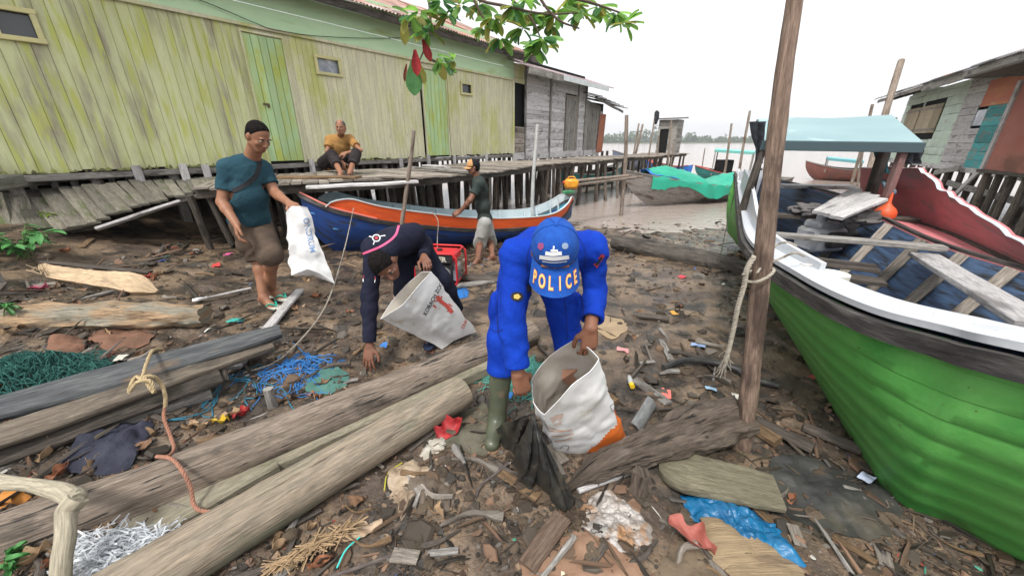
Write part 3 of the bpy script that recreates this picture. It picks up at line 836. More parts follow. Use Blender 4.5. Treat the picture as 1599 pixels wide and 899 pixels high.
mb = MB(); mb.plank(PZ(283, 314, .85), PZ(345, 296, .96), .10, .05, (0, 0.5, 1), warp=.01); mb.build('edge_board', M_greywood, cw)
mb = MB(); mb.plank(PZ(320, 299, .97), PZ(352, 297, .97), .09, .09); mb.build('edge_board', M_palewood, cw)
for (x0, y0, x1, y1, r) in ((322, 300, 337, 395, .05), (345, 300, 372, 408, .045), (296, 305, 318, 392, .055), (120, 345, 110, 400, .05)):
    top = PZ(x0, y0, .95 if x0 > 240 else .55); b_ = PG(x1, y1); b_ = V(top[0] + (b_[0] - top[0]) * .5, top[1] + .1, float(gz(top[0], top[1])) - .1)
    mb = MB(); mb.tube(np.linspace(b_, top, 6), r * .8, 8, rough=.15, rf=8); mb.build('post', M_darkwood, cw)
for k in range(16):  # added dark boards, standing in for the deep shade below the deck
    a_ = PZ(60 + k * 20, 296 - k * 1.2, .97) + V(0, .15, 0); mb = MB(); mb.plank(V(a_[0], a_[1], float(gz(a_[0], a_[1])) - .1), V(a_[0], a_[1], .96), .20, .03, (0, 1, 0), warp=.01); mb.build('shade_board', M_darkwood, cw)
mb = MB(); mb.plank(PZ(-60, 378, .44), PZ(160, 352, .60), .1, .09, warp=.01); mb.build('bearer', M_darkwood, cw)

# latrine hut at the pier's end
hc, hd, hn, _ = edge_at(arc[-1] - 1.2)
ht = thing('pier_hut', 'tiny upright plank hut standing at the far end of the pier', 'hut', hc + hn * .75 + V(0, 0, DZ))
hc = hc + hn * .75
R3 = np.stack([hd, hn, V(0, 0, 1)], 1)
def hl(u, v, z): return hc + hd * u + hn * v + V(0, 0, DZ + z)
def sidew(u0, v0, u1, v1, H0, H1, skip=None):
    mb = MB(); z = .03; 
    while z < H1:
        a_, b_ = hl(u0, v0, z + .07), hl(u1, v1, z + .07); nn = nrm(np.cross(b_ - a_, V(0, 0, 1)))
        if skip and z < skip[2]:
            m1 = a_ + (b_ - a_) * skip[0]; m2 = a_ + (b_ - a_) * skip[1]
            mb.plank(a_, m1, .135, .02, nn, warp=.003); mb.plank(m2, b_, .135, .02, nn, warp=.003)
        else: mb.plank(a_, b_, .135, .02, nn, warp=.003)
        z += .14
    mb.build('wall', M_greywood, ht)
S_ = .45
sidew(-S_, -S_, S_, -S_, 1.5, 1.55); sidew(S_, -S_, S_, S_, 1.5, 1.55); sidew(-S_, S_, S_, S_, 1.5, 1.55); sidew(-S_, -S_, -S_, S_, 1.5, 1.55, (.42, .9, 1.15))
mb = MB(); mb.box(hl(-S_ + .05, .13, .6), (.02, .36, 1.15), R3); mb.build('doorway_dark', M_black, ht)  # black panel set in the opening, painting the hut's unlit inside
mb = MB(); mb.plank(hl(-S_ - .2, 0, 1.60), hl(S_ + .2, 0, 1.68), 1.2, .05, (0, 0, 1)); mb.build('roof', M_darkwood, ht)

# ================================================================== RIGHT-HAND STILT HOUSE
RA = V(10.3, 7.75, 0); RB = V(15.0, 15.6, 0); RD = nrm(RB - RA); RN = nrm(V(-RD[1], RD[0], 0))   # RN faces the river bank (to -x)
def PR(px, py, off=0.0):
    d = ray(px, py); t = np.dot(RA + RN * off - CAMP, RN) / np.dot(d, RN); return CAMP + d * t
def rpt(s, z, off=0.0):
    p = RA + RD * s + RN * off; return V(p[0], p[1], z)
def rs_(px, py=220, off=0.0): return float(np.dot(PR(px, py, off) - RA, RD))
rh = thing('stilt_house', 'patched pale green and grey plank stilt house over the water at right', 'house', rpt(5, 1.0))
RB0 = 1.0; RT = PR(1500, 137)[2] + .15
smax = rs_(1397); pale = mat('pale_mint_paint', (.50, .60, .50), (.42, .50, .43), rough=.8, scale=3, rndv=.06, c3=(.35, .34, .3), c3t=.65)
mintS = (rs_(1482), smax); greyS = (rs_(1524), rs_(1482)); tealS = (rs_(1566), rs_(1524))
a1, a2 = rs_(1455), rs_(1424); b1, b2 = rs_(1424), rs_(1404)
wz = (PR(1440, 208)[2], PR(1440, 168)[2])
mb = MB(); hplanks(mb, mintS[0], mintS[1], RB0, RT, .22, .0, [(a1, a2, *wz), (b1 + .1, b2, *wz)], fn=rpt, wn=RN); mb.build('wall', pale, rh)
gw = (rs_(1527), rs_(1508), PR(1517, 197)[2], PR(1517, 174)[2])
mb = MB(); hplanks(mb, greyS[0], greyS[1], RB0 - .1, RT, .17, .01, [gw], fn=rpt, wn=RN); mb.build('wall', M_palewood, rh)
tealm = wood('teal_painted_wood', (.05, .26, .27), (.09, .36, .36), (.22, .21, .19), rndv=.3, c3t=.58)
mb = MB(); hplanks(mb, tealS[0], tealS[1], RB0, PR(1545, 165)[2], .18, .02, fn=rpt, wn=RN); mb.build('shutter_panel', tealm, rh)
mb = MB(); P = np.zeros((60, 2, 3)); ra, rb = rs_(1580), rs_(1513)
for i in range(60):
    s = ra + (rb - ra) * i / 59; P[i, 0] = rpt(s, PR(1545, 166)[2], .05 + .012 * math.sin(i * 1.5)); P[i, 1] = rpt(s, PR(1545, 134)[2] + .1, .05 + .012 * math.sin(i * 1.5))
mb.grid(P, thick=.004); mb.build('rusty_sheet', mat('patchy_rust_sheet', (.46, .20, .09), (.40, .12, .09), rough=.75, scale=1.2, c3=(.5, .4, .32), c3t=.66, bump=.2), rh)
mb = MB(); mb.box(rpt((gw[0] + gw[1]) / 2, (gw[2] + gw[3]) / 2, .0), (abs(gw[1] - gw[0]), .03, gw[3] - gw[2]), np.stack([RD, RN, V(0, 0, 1)], 1)); mb.build('window_pane', glass_l, rh)
for (s0_, s1_) in ((a1, a2), (b1 + .1, b2)):
    mb = MB(); w = (s1_ - s0_) / 3
    for k in range(3): mb.plank(rpt(s0_ + (k + .5) * w, wz[0], .04), rpt(s0_ + (k + .5) * w, wz[1], .04), w - .015, .025, RN)
    sh = mb.build('shutter', wood('tan_shutter_wood', (.28, .23, .15), (.40, .34, .24)), rh)
    mb = MB(); 
    for zz in (wz[0] + .1, wz[1] - .1): mb.plank(rpt(s0_, zz, .065), rpt(s1_, zz, .065), .05, .02, RN)
    mb.build('batten', M_greywood, sh)
mb = MB(); mb.box(rpt((mintS[1] + tealS[0]) / 2, 2.0, -.10), (mintS[1] - tealS[0], .02, 2.2), np.stack([RD, RN, V(0, 0, 1)], 1)); mb.build('black_backing', M_black, rh)  # black sheet behind the planks blocks light through the gaps
# roof
REZ = PR(1500, 118, .7)[2]
mb = MB(); s = smax + .6
rroof = mat('grey_roof_sheet', (.26, .26, .27), (.17, .165, .165), rough=.8, scale=2, c3=(.30, .18, .13), c3t=.62, bump=.2, rndv=.2)
while s > -6:
    corr(mb, rpt(s - .84, REZ + .04 + random.random() * .03, .75 + random.random() * .15), RD, -RN, None, .86, 4.5, .36, rnd=random.random()); s -= .8
mb.build('roof', rroof, rh)
mb = MB(); mb.plank(rpt(-6, REZ - .04, .74), rpt(smax * .55, REZ - .04, .74), .18, .03, RN, warp=.012); mb.plank(rpt(smax * .55 + .02, REZ - .02, .76), rpt(smax + .6, REZ - .02, .76), .11, .03, RN, warp=.012); mb.build('fascia', M_greywood, rh)
for k in range(14):
    mb = MB(); mb.plank(rpt(-5.5 + k * 1.1, REZ - .08, .7), rpt(-5.5 + k * 1.1, REZ + .25, -.2), .06, .10); mb.build('rafter', M_darkwood, rh)
mb = MB(); mb.box(rpt(2, RB0 - .05, -2.5), (14.5, 5, .08), np.stack([RD, RN, V(0, 0, 1)], 1)); mb.build('floor', M_darkwood, rh)
mb = MB(); mb.box(rpt(smax - .02, 2.2, -2.5), (4.9, .04, 2.5), np.stack([RN, RD, V(0, 0, 1)], 1)); mb.build('end_wall', pale, rh)
mb = MB(); mb.plank(rpt(-6, RB0 - .06, .02), rpt(smax, RB0 - .06, .02), .12, .06, RN, warp=.01); mb.build('sill_beam', M_palewood, rh)
rr = random.Random(3); n = 0
for off in (.0, -1.2, -2.6, -4.2):
    for k in range(22):
        s = -5.5 + k * .72 + rr.random() * .2
        if s > smax: continue
        top = rpt(s, RB0 - .08, off); bot = rpt(s + (rr.random() - .5) * .3, -1.6, off + (rr.random() - .5) * .3)
        mb = MB(); mb.tube(np.linspace(bot, top, 5), .05 + .025 * rr.random(), 7, rough=.12); mb.build('stilt', postm, rh); n += 1
for (x0, y0, x1, y1) in ((1545, 252, 1488, 308), (1480, 285, 1599, 318), (1460, 270, 1500, 262)):
    mb = MB(); a_, b_ = PR(x0, y0, .15), PR(x1, y1, .15); mb.plank(a_, b_, .13, .05, RN, warp=.01); mb.build('brace', M_palewood if x0 == 1545 else M_greywood, rh)
# rusty corrugated shed nearer on the right
sh = thing('rusty_shed', 'rust red corrugated iron shed on stilts at the right edge', 'shed', rpt(-1.5, 1.0, .6))
SO = .55
def PS(px, py): return PR(px, py, SO)
sa, sb = rs_(1700, 220, SO), rs_(1556, 220, SO); zb, zt = PS(1580, 270)[2], PS(1575, 140)[2] + .12
mb = MB(); nn = int((sb - sa) / .02); P = np.zeros((nn, 2, 3))
for i in range(nn):
    s = sa + i * .02; P[i, 0] = rpt(s, zb, SO + .012 * math.sin(i * 1.55)); P[i, 1] = rpt(s, zt, SO + .012 * math.sin(i * 1.55))
mb.grid(P, thick=.004); mb.build('wall', mat('rust_red_sheet', (.33, .125, .095), (.40, .17, .13), rough=.7, scale=1.0, c3=(.22, .11, .08), c3t=.62), sh)
mb = MB(); mb.plank(rpt(sb + .02, zb - .05, SO + .02), rpt(sb + .02, zt, SO + .02), .12, .05, RN); mb.build('corner_post', M_palewood, sh)
mb = MB(); mb.box(rpt(sb, (zb + zt) / 2, SO / 2), (SO, .03, zt - zb), np.stack([RN, RD, V(0, 0, 1)], 1)); mb.build('side_wall', M_greywood, sh)
mb = MB(); mb.plank(rpt(sa, zt + .12, SO + .3), rpt(sb + .25, zt + .12, SO + .3), .9, .05, (0, 0, 1)); mb.build('roof', M_darkwood, sh)
mb = MB(); mb.plank(rpt(sa, zb - .02, SO - .15), rpt(sb, zb - .02, SO - .15), .5, .06); mb.build('floor', M_darkwood, sh)
for k in range(6):
    s = sa + .2 + k * (sb - sa - .3) / 5; mb = MB(); mb.tube(np.linspace(rpt(s, -1.6, SO - .1), rpt(s, zb, SO - .05), 5), .06, 8, rough=.1); mb.build('stilt', postm, sh)
# ================================================================== BOATS
def hull_pts(near, far, keel, fracs=(0, .18, .38, .6, .8, 1.0), belly=.25):
    """cross sections from near gunwale over the keel to the far gunwale; near/far/keel: (n,3)"""
    n = len(keel); out = []
    for i in range(n):
        A, B, K = near[i], far[i], keel[i]; row = []
        for f in fracs[::-1]:      # near side, top to keel
            p = K + (A - K) * f; w = math.sin(f * math.pi) * belly
            p = p + (V(A[0], A[1], 0) - V(K[0], K[1], 0)) * w; row.append(p)
        for f in fracs[1:]:
            p = K + (B - K) * f; w = math.sin(f * math.pi) * belly
            p = p + (V(B[0], B[1], 0) - V(K[0], K[1], 0)) * w; row.append(p)
        out.append(row)
    return np.array(out)

def simple_boat(name, label, bow, stern, beam, depth, rise, m_out, m_in, m_rail, deck=None, bowh=.35, sternh=.12, transom=.45, group=None, rail_w=.05, n=26, band=None, rake=.35):
    """open wooden boat between the bow and stern points (at keel level)"""
    bow = np.asarray(bow, float); stern = np.asarray(stern, float)
    ax = nrm(bow - stern); side = nrm(np.cross(ax, V(0, 0, 1)))
    t = thing(name, label, 'boat', (bow + stern) / 2, group)
    u = np.linspace(0, 1, n); L = np.linalg.norm(bow - stern)
    w = beam / 2 * np.where(u < .5, transom + (1 - transom) * np.sin(u / .5 * math.pi / 2), np.cos((u - .5) / .5 * math.pi / 2) ** .75)
    w = np.maximum(w, .012)
    sh = depth + bowh * np.clip((u - .45) / .55, 0, 1) ** 2.2 + sternh * np.clip((.35 - u) / .35, 0, 1) ** 2
    kz = rise * np.clip((u - .8) / .2, 0, 1) ** 2 * depth
    K = stern + (bow - stern) * u[:, None]; K = K + np.stack([0 * u, 0 * u, kz], 1)
    over = np.clip((u - .7) / .3, 0, 1) ** 1.6 * rake
    A = stern + (bow - stern) * u[:, None] + side * w[:, None] + ax * over[:, None]; A[:, 2] = stern[2] + sh
    B = stern + (bow - stern) * u[:, None] - side * w[:, None] + ax * over[:, None]; B[:, 2] = stern[2] + sh
    P = hull_pts(A, B, K)
    mb = MB(); 
    fr = P.shape[1]
    mb.grid(P, mi=0, rnd=.4, uvs=(L, 1.5), thick=0)
    Q = P.copy(); cen = K[:, None, :] * V(1, 1, 0); dirs = (Q * V(1, 1, 0) - cen); nn = np.linalg.norm(dirs, axis=2, keepdims=True) + 1e-6
    Q = Q - dirs / nn * np.minimum(.03, nn * .6); Q[:, :, 2] += .015 * (1 - np.abs(np.linspace(-1, 1, fr)))[None]
    mb2 = MB(); mb2.grid(Q, mi=0, flip=True, rnd=.6, uvs=(L, 1.5))
    hl_ = mb.build('hull', m_out, t); mb2.build('hull_lining', m_in, t)
    # transom
    mb = MB(); row = P[0]; mb.add(row, [list(range(fr))], None, 0); row2 = row + ax * .03; mb.add(row2, [list(range(fr))[::-1]], None, 0); mb.build('transom', m_out, t)
    for S in (A, B):
        mb = MB(); mb.sweep(S + V(0, 0, .01), [(-rail_w / 2, -.018), (rail_w / 2, -.018), (rail_w / 2, .018), (-rail_w / 2, .018)]); mb.build('rail', m_rail, t)
    if band:
        for sg, S in ((1, A), (-1, B)):
            lo = S - (S - K) * band[1]; mb = MB(); mb.grid(np.stack([S + side * sg * .012, lo + side * sg * .03], 1), thick=.015 * sg); mb.build('strake', band[0], t)
    for f in (.2, .4, .6, .78):
        i = int(f * (n - 1)); mb = MB(); z = V(0, 0, -sh[i] * .25); mb.plank(A[i] * .97 + B[i] * .03 + z, B[i] * .97 + A[i] * .03 + z, .16, .025, (0, 0, 1)); mb.build('thwart', deck or m_in, t)
    i = int(.86 * (n - 1)); mb = MB(); mb.grid(np.stack([A[i:] * .96 + B[i:] * .04, B[i:] * .96 + A[i:] * .04], 1) + V(0, 0, .0), thick=.015); mb.build('foredeck', deck or m_rail, t)
    return t, A, B, K, ax, side

orange = mat('orange_boat_paint', (.85, .135, .03), (.70, .10, .03), rough=.5, scale=3, stretch=(1, 4, 1), c3=(.38, .12, .07), c3t=.68, bump=.1, c4=(.9, .55, .4), c4t=.72)
navy = mat('blue_boat_paint', (.012, .045, .19), (.02, .06, .22), rough=.5, scale=2, stretch=(1, 6, 1), c3=(.03, .035, .05), c3t=.56, c3stretch=(1, 5, 1), bump=.2)
bluewhite = mat('flaked_white_blue_paint', (.62, .68, .68), (.50, .58, .60), rough=.6, scale=3, c3=(.35, .36, .36), c3t=.66, bump=.15)
skyblue = mat('sky_blue_paint', (.10, .45, .62), (.15, .52, .66), rough=.55, scale=3, c3=(.45, .55, .58), c3t=.66)
whitepaint = mat('white_boat_paint', (.56, .58, .61), (.48, .51, .54), rough=.38, scale=3, stretch=(1, 3, 1), c3=(.45, .46, .45), c3t=.70, bump=.12, c4=(.27, .26, .24), c4t=.66, c4scale=14)
tarw = mat('tarred_dark_rail', (.03, .028, .028), (.075, .07, .065), rough=.7, scale=5, stretch=(1, 5, 1), c3=(.16, .15, .14), c3t=.62, bump=.4, bscale=14)
redrail = mat('red_rail_paint', (.45, .07, .06), (.35, .08, .07), rough=.6, scale=5, c3=(.5, .35, .3), c3t=.64)

# --- blue and orange longboat ------------------------------------------------
lb_ = thing('longboat', 'long blue wooden boat with an orange strake, lying on the mud by the boardwalk', 'boat', (-.6, 7.0, -.2))
N_ = 44; uu = np.linspace(0, 1, N_)
railn = spl([PY(468, 304, 5.35), PY(515, 326, 5.4), PY(560, 338, 5.55), PY(602, 347, 5.75), PY(667, 354, 6.15), PY(734, 359, 6.65), PY(800, 358, 7.2), PY(856, 351, 7.9), PY(882, 335, 8.5), PY(894, 313, 9.0)], N_)
axisv = nrm(railn[-1] * V(1, 1, 0) - railn[0] * V(1, 1, 0)); sd = V(-axisv[1], axisv[0], 0)
bm = .92 * np.sin(np.clip(uu * 1.0, 0, 1) * math.pi) ** .62 + .02
railf = railn + sd * bm[:, None]; railf[:, 2] = railn[:, 2] + .02
keel = (railn + railf) / 2; gk = gz(keel[:, 0], keel[:, 1])
lift = np.clip((.16 - uu) / .16, 0, 1) ** 1.5 * .62 + np.clip((uu - .86) / .14, 0, 1) ** 1.6 * .45
keel[:, 2] = gk - .05 + lift * (railn[:, 2] - gk)
P = hull_pts(railn, railf, keel, belly=.35)
mb = MB(); mb.grid(P, rnd=.4, uvs=(6, 1.5), flip=True); mb.build('hull', navy, lb_)
Q = P.copy(); cen = keel[:, None, :] * V(1, 1, 0); dd = Q * V(1, 1, 0) - cen; nn = np.linalg.norm(dd, axis=2, keepdims=True) + 1e-6; Q -= dd / nn * np.minimum(.03, nn * .6); Q[:, :, 2] += .02
mb = MB(); mb.grid(Q, rnd=.4, uvs=(6, 1.5)); mb.build('hull_lining', skyblue, lb_)
for S in (railn, railf):
    mb = MB(); mb.sweep(S, [(-.025, -.03), (.03, -.03), (.03, .03), (-.025, .03)]); mb.build('rub_rail', tarw, lb_)
# washboard (orange outside, pale inside) rising from the bow's shoulder
ht_ = .25 * np.clip((uu - .10) / .10, 0, 1) ** .5 * (1 - .15 * uu) * np.clip((1.0 - uu) / .03, .05, 1)
i0 = 4
for S, sg in ((railn, -1), (railf, 1)):
    a_ = S[i0:]; b_ = a_ + V(0, 0, 1) * ht_[i0:, None] + sd * sg * .035
    mb = MB(); mb.grid(np.stack([a_ + sd * sg * .004, (a_ + b_) / 2 + sd * sg * .008, b_ + sd * sg * .004], 1), thick=0, uvs=(6, .3), flip=(sg > 0)); mb.build('washboard', orange, lb_)
    mb = MB(); mb.grid(np.stack([a_ - sd * sg * .014, b_ - sd * sg * .014], 1), flip=(sg < 0), uvs=(6, .3)); mb.build('washboard_lining', bluewhite if sg > 0 else orange, lb_)
    mb = MB(); mb.sweep(b_ + V(0, 0, .006), [(-.016, -.008), (.016, -.008), (.016, .008), (-.016, .008)]); mb.build('rail_cap', bluewhite, lb_)
mb = MB(); mb.grid(np.stack([railn[:7], railf[:7]], 1) + V(0, 0, .01), thick=.02); mb.build('foredeck', tarw, lb_)
mb = MB(); mb.sweep(railn[:14] + V(0, 0, .037) - sd * .02, [(-.012, -.01), (.012, -.01), (.012, .01), (-.012, .01)]); mb.build('bow_stripe', mat('pink_red_paint', (.75, .25, .2), rough=.6), lb_)
sp = wall = None
for (x0, y0, x1, y1, Y0, Y1) in ((485, 332, 541, 348, 5.37, 5.5), (520, 357, 566, 361, 5.42, 5.6)):
    mb = MB(); mb.plank(PY(x0, y0, Y0) - sd * .0, PY(x1, y1, Y1), .022, .03, sd); mb.build('hull_stripe', mat('light_blue_stripe', (.07, .24, .55), rough=.5), lb_)
for u_ in (.33, .5, .66, .8, .9):
    i = int(u_ * N_); mb = MB(); mb.plank(railn[i] * .97 + railf[i] * .03 + V(0, 0, -.03), railf[i] * .97 + railn[i] * .03 + V(0, 0, -.03), .17, .025, (0, 0, 1)); mb.build('thwart', skyblue if u_ < .85 else navy, lb_)
    mb = MB(); i2 = min(i + 1, N_ - 1)
for u_ in np.linspace(.42, .95, 10):
    i = int(u_ * (N_ - 1)); mb = MB(); a_ = railf[i] + V(0, 0, ht_[i]) - sd * .025; b_ = railf[i] * .85 + keel[i] * .15 - sd * .03; mb.plank(a_, b_, .035, .025, sd); mb.build('rib', bluewhite, lb_)
mb = MB(); c_ = (railn[-2] + railf[-2]) / 2 + V(0, 0, ht_[-3] + .03); mb.box(c_, (.28, .16, .06), np.stack([axisv, sd, V(0, 0, 1)], 1), bev=.02); mb.build('stern_cap', mat('green_cap', (.1, .45, .2), rough=.6), lb_)

# --- boats out on the water --------------------------------------------------
gwood = wood('silvered_boat_wood', (.20, .18, .165), (.33, .31, .285), (.12, .09, .07), stretch=(1, 10, 1))
rdhull = mat('red_brown_hull', (.24, .09, .07), (.16, .08, .07), rough=.7, scale=3, bump=.2)
tealm2 = mat('teal_hull_paint', (.03, .20, .20), (.05, .26, .25), rough=.6, scale=3)
tealcan = mat('teal_canopy_cloth', (.16, .46, .42), (.20, .52, .47), rough=.8, scale=2)
gbow = PZ(1001, 322, WATER - .12); gst = PZ(1235, 305, WATER - .10)
bt, A_, B_, K_, ax_, sd_ = simple_boat('grey_boat', 'grey wooden boat in the shallows under a bright green tarpaulin', PZ(1003, 328, WATER - .10), PZ(1215, 306, WATER - .1), 1.3, .62, .4, gwood, M_greywood, M_greywood, bowh=.62, transom=.6, n=30, rake=.95)
# green tarp draped over the boat
def drape(name, label, ctr_fn, nu, nv, m, seed, thick=.006, cat='tarpaulin', amp=.05, base=None):
    P = np.zeros((nu, nv, 3))
    for i in range(nu):
        for j in range(nv): P[i, j] = ctr_fn(i / (nu - 1), j / (nv - 1))
    P[:, :, 2] += crumple(P, 3.0, seed) * amp * 1.6
    nz2 = 1 - np.abs(fbm(P * V(5, 5, 2), 2, seed + 5)); P[:, :, 2] += (nz2 - .6) * amp * .7
    mb = MB(); mb.grid(P, thick=thick); o = mb.build(name, m, base=P.mean((0, 1)) if base is None else base); tag(o, label, cat); return o
greent = mat('green_tarp', (.02, .30, .20), (.03, .36, .24), rough=.5, scale=3, bump=.4, bscale=5, bdist=.04, spec=.4)
bluet = mat('blue_tarp', (.02, .13, .50), (.03, .17, .55), rough=.5, scale=3, bump=.3, bscale=6)
nb = 26
def cov(u, v):
    i = (0.92 - .60 * u) * (len(A_) - 1); i0_ = int(i); f = i - i0_
    a_ = A_[i0_] * (1 - f) + A_[i0_ + 1] * f; b_ = B_[i0_] * (1 - f) + B_[i0_ + 1] * f
    w = (v - .5) * 2; m_ = (a_ + b_) / 2; h = .20 + .10 * math.sin(u * 9) + .12 * math.exp(-((u - .72) / .12) ** 2) + .06 * math.exp(-((u - .25) / .2) ** 2)
    side_ = (a_ - m_); sgn = 1 if w > 0 else -1
    out = abs(w)
    if out < .75: p = m_ + side_ * (w / .72) * 1.02; p = p + V(0, 0, h * (1 - (out / .75) ** 2) + .04)
    else:
        drop = (.30 + .13 * math.sin(u * 14 + 2) + .28 * max(0, u - .75) * 2) * (out - .75) / .25
        p = m_ + side_ * (sgn * 1.10) + V(0, 0, .03 - drop) + side_ * .05 * math.sin(u * 40) * sgn
    return p
drape('green_tarpaulin', 'bright green tarpaulin draped over the grey wooden boat', cov, 60, 26, greent, 3)
def cov2(u, v):
    i = (0.93 - .10 * u) * (len(A_) - 1); i0_ = min(int(i), len(A_) - 2); f = i - i0_
    a_ = A_[i0_] * (1 - f) + A_[i0_ + 1] * f; b_ = B_[i0_] * (1 - f) + B_[i0_ + 1] * f
    w = (v - .5) * 2; m_ = (a_ + b_) / 2; return m_ + (a_ - m_) * w * 1.05 + V(0, 0, .06 + .12 * (1 - w * w))
drape('blue_tarpaulin', 'small blue tarpaulin showing at the bow of the grey boat, beside the green one', cov2, 14, 16, bluet, 9, amp=.03)

def canopy(t, pts, z, m, posts=True, th=.03, postm_=M_greywood, droop=.05, base_z=None):
    a, b, c, d = [np.asarray(p, float) for p in pts]     # corners a-b near edge, d-c far edge
    nu, nv = 14, 8; P = np.zeros((nu, nv, 3))
    for i in range(nu):
        for j in range(nv):
            u, v = i / (nu - 1), j / (nv - 1); p = (a * (1 - u) + b * u) * (1 - v) + (d * (1 - u) + c * u) * v
            P[i, j] = p + V(0, 0, z + droop * (1 - (2 * v - 1) ** 2))
    mb = MB(); mb.grid(P, thick=th); o = mb.build('canopy', m, t)
    if posts:
        for p in (a, b, c, d):
            p2 = p + (a + b + c + d) / 4 * 0; q = p * .94 + (a + b + c + d) / 4 * .06
            mb = MB(); mb.plank(V(q[0], q[1], base_z), V(q[0], q[1], q[2] + z), .05, .05, nrm(b - a)); mb.build('canopy_post', postm_, t)
    return o
# covered boat moored behind, left of the big boat
t2_, A2, B2, K2, ax2, sd2 = simple_boat('covered_boat', 'far boat with a teal canopy moored just left of the big green boat', PZ(1092, 285, WATER - .1), PZ(1188, 290, WATER - .1), 1.5, .55, .4, tealm2, M_darkwood, redrail, bowh=.3)
c0 = (A2[9] + B2[9]) / 2
i1, i2 = 5, 20
canopy(t2_, [B2[i2], B2[i1], A2[i1], A2[i2]], 1.0, tealcan, base_z=.0, th=.12)
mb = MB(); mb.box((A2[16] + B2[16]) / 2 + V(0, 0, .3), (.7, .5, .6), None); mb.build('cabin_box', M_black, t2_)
# red boat with blue canopy further out on the right
t3_, A3, B3, K3, ax3, sd3 = simple_boat('covered_boat', 'small far red brown boat with a pale blue canopy beyond the big boat', PZ(1262, 283, WATER - .1), PZ(1372, 288, WATER - .1), 1.5, .7, .4, rdhull, M_darkwood, gwood, bowh=.35)
canopy(t3_, [B3[20], B3[8], A3[8], A3[20]], .42, mat('pale_blue_canopy', (.14, .36, .40), (.17, .42, .44), rough=.7, scale=2), base_z=.1, th=.13)
t4_, *_r = simple_boat('red_bow_boat', 'low far boat with a red rim and blue side among the pier poles', PZ(1012, 272, WATER), PZ(1075, 277, WATER), 1.2, .55, .4, bluet, M_darkwood, redrail, bowh=.4)
t5_, *_r = simple_boat('dark_teal_boat', 'dark teal boat half hidden behind the pier posts', PZ(965, 285, WATER - .05), PZ(882, 296, WATER - .05), 1.3, .6, .4, tealm2, M_darkwood, M_greywood, bowh=.4)
t6_, *_r = simple_boat('faded_blue_boat', 'faded blue boat moored beyond the pier, its bow pointing at the green house', PZ(958, 268, WATER), PZ(1020, 262, WATER), 1.6, .8, .4, mat('faded_blue_hull', (.12, .16, .22), (.17, .20, .25), rough=.7, scale=2), M_darkwood, M_greywood, bowh=.6)

# --- the big green boat ------------------------------------------------------
bb = thing('green_boat', 'big bright green wooden boat with wide white gunwale and pale blue canopy', 'boat', (2.6, 2.6, 0))
near_c = [PY(1150, 268, 6.9), PY(1152, 290, 6.5), PZ(1158, 335, .86), PZ(1172, 384, .82), PZ(1250, 440, .82), PZ(1350, 490, .85), PZ(1480, 528, .90), PZ(1599, 558, .95), V(1.88, .52, 1.04), V(2.12, .12, 1.16), V(2.42, -.30, 1.34)]
far_c = [V(4.75, 7.35, 1.12), V(4.65, 6.9, 1.0), V(4.1, 4.75, .98), V(3.72, 3.75, .90), V(3.45, 2.95, .84), V(3.28, 2.3, .84), V(3.15, 1.75, .88), V(3.05, 1.2, .93), V(2.92, .6, 1.04), V(2.72, .14, 1.16), V(2.46, -.28, 1.34)]
keel_c = [V(4.35, 6.9, -.2), V(4.25, 6.3, -.28), V(3.55, 4.7, -.18), V(3.02, 3.65, -.12), V(2.62, 2.75, -.07), V(2.42, 2.15, -.06), V(2.38, 1.7, -.06), V(2.40, 1.3, -.05), V(2.42, .75, .05), V(2.44, .2, .35), V(2.45, -.28, 1.2)]
NB = 70
nearg, farg, keelg = spl(near_c, NB), spl(far_c, NB), spl(keel_c, NB)
# lower near chine placed so the hull meets the mud where the photo shows it
ch_c = [V(4.1, 6.9, .0), V(3.95, 6.2, -.1), PZ(1188, 432, -.10), PZ(1222, 500, -.06), PZ(1290, 620, -.04), PZ(1345, 712, -.03), PZ(1400, 788, -.03), PZ(1500, 832, -.02), V(2.16, .72, .12), V(2.28, .2, .42), V(2.44, -.28, 1.2)]
chine = spl(ch_c, NB)
m_strakes = 9
P = np.zeros((NB, 0, 3)); rows = []
SF = [(0, 0)]
for k_ in range(m_strakes): SF += [((k_ + .5) / m_strakes, .004), ((k_ + .97) / m_strakes, .0015), ((k_ + 1) / m_strakes, -.002)]
for f, lap in SF:          # near side: gunwale -> chine, with lapped strakes
    p = nearg * (1 - f) + chine * f
    bow_ = math.sin(f * math.pi) * .10
    outw = nearg - keelg; outw[:, 2] = 0; outw /= (np.linalg.norm(outw, axis=1, keepdims=True) + 1e-6)
    rows.append(p + outw * (bow_ + lap) * np.minimum(1, np.linalg.norm(nearg - farg, axis=1, keepdims=True)))
kk = len(rows)
rows.append(keelg.copy())
for f in (.3, .6, 1.0):
    p = keelg * (1 - f) + farg * f; outw = farg - keelg; outw[:, 2] = 0; outw /= (np.linalg.norm(outw, axis=1, keepdims=True) + 1e-6); rows.append(p + outw * math.sin(f * math.pi) * .1)
P = np.stack(rows, 1)
greenp = mat('bright_green_boat_paint', (.09, .34, .07), (.13, .385, .095), rough=.55, scale=1.2, stretch=(1, 2.2, 1), c3=(.045, .24, .045), c3t=.60, c3scale=1.0, c3w=.12, bump=.28, bscale=7, bstretch=(1, 5, 1), bdist=.01, c4=(.06, .07, .03), c4t=.69, c4scale=9, c4w=.025, spec=.3, grain=.06)
mb = MB(); mb.grid(P, rnd=.4, uvs=(7, 1.6), flip=True); mb.build('hull', greenp, bb)
stain_low(greenp, .20, .32, (.075, .07, .035), .6)
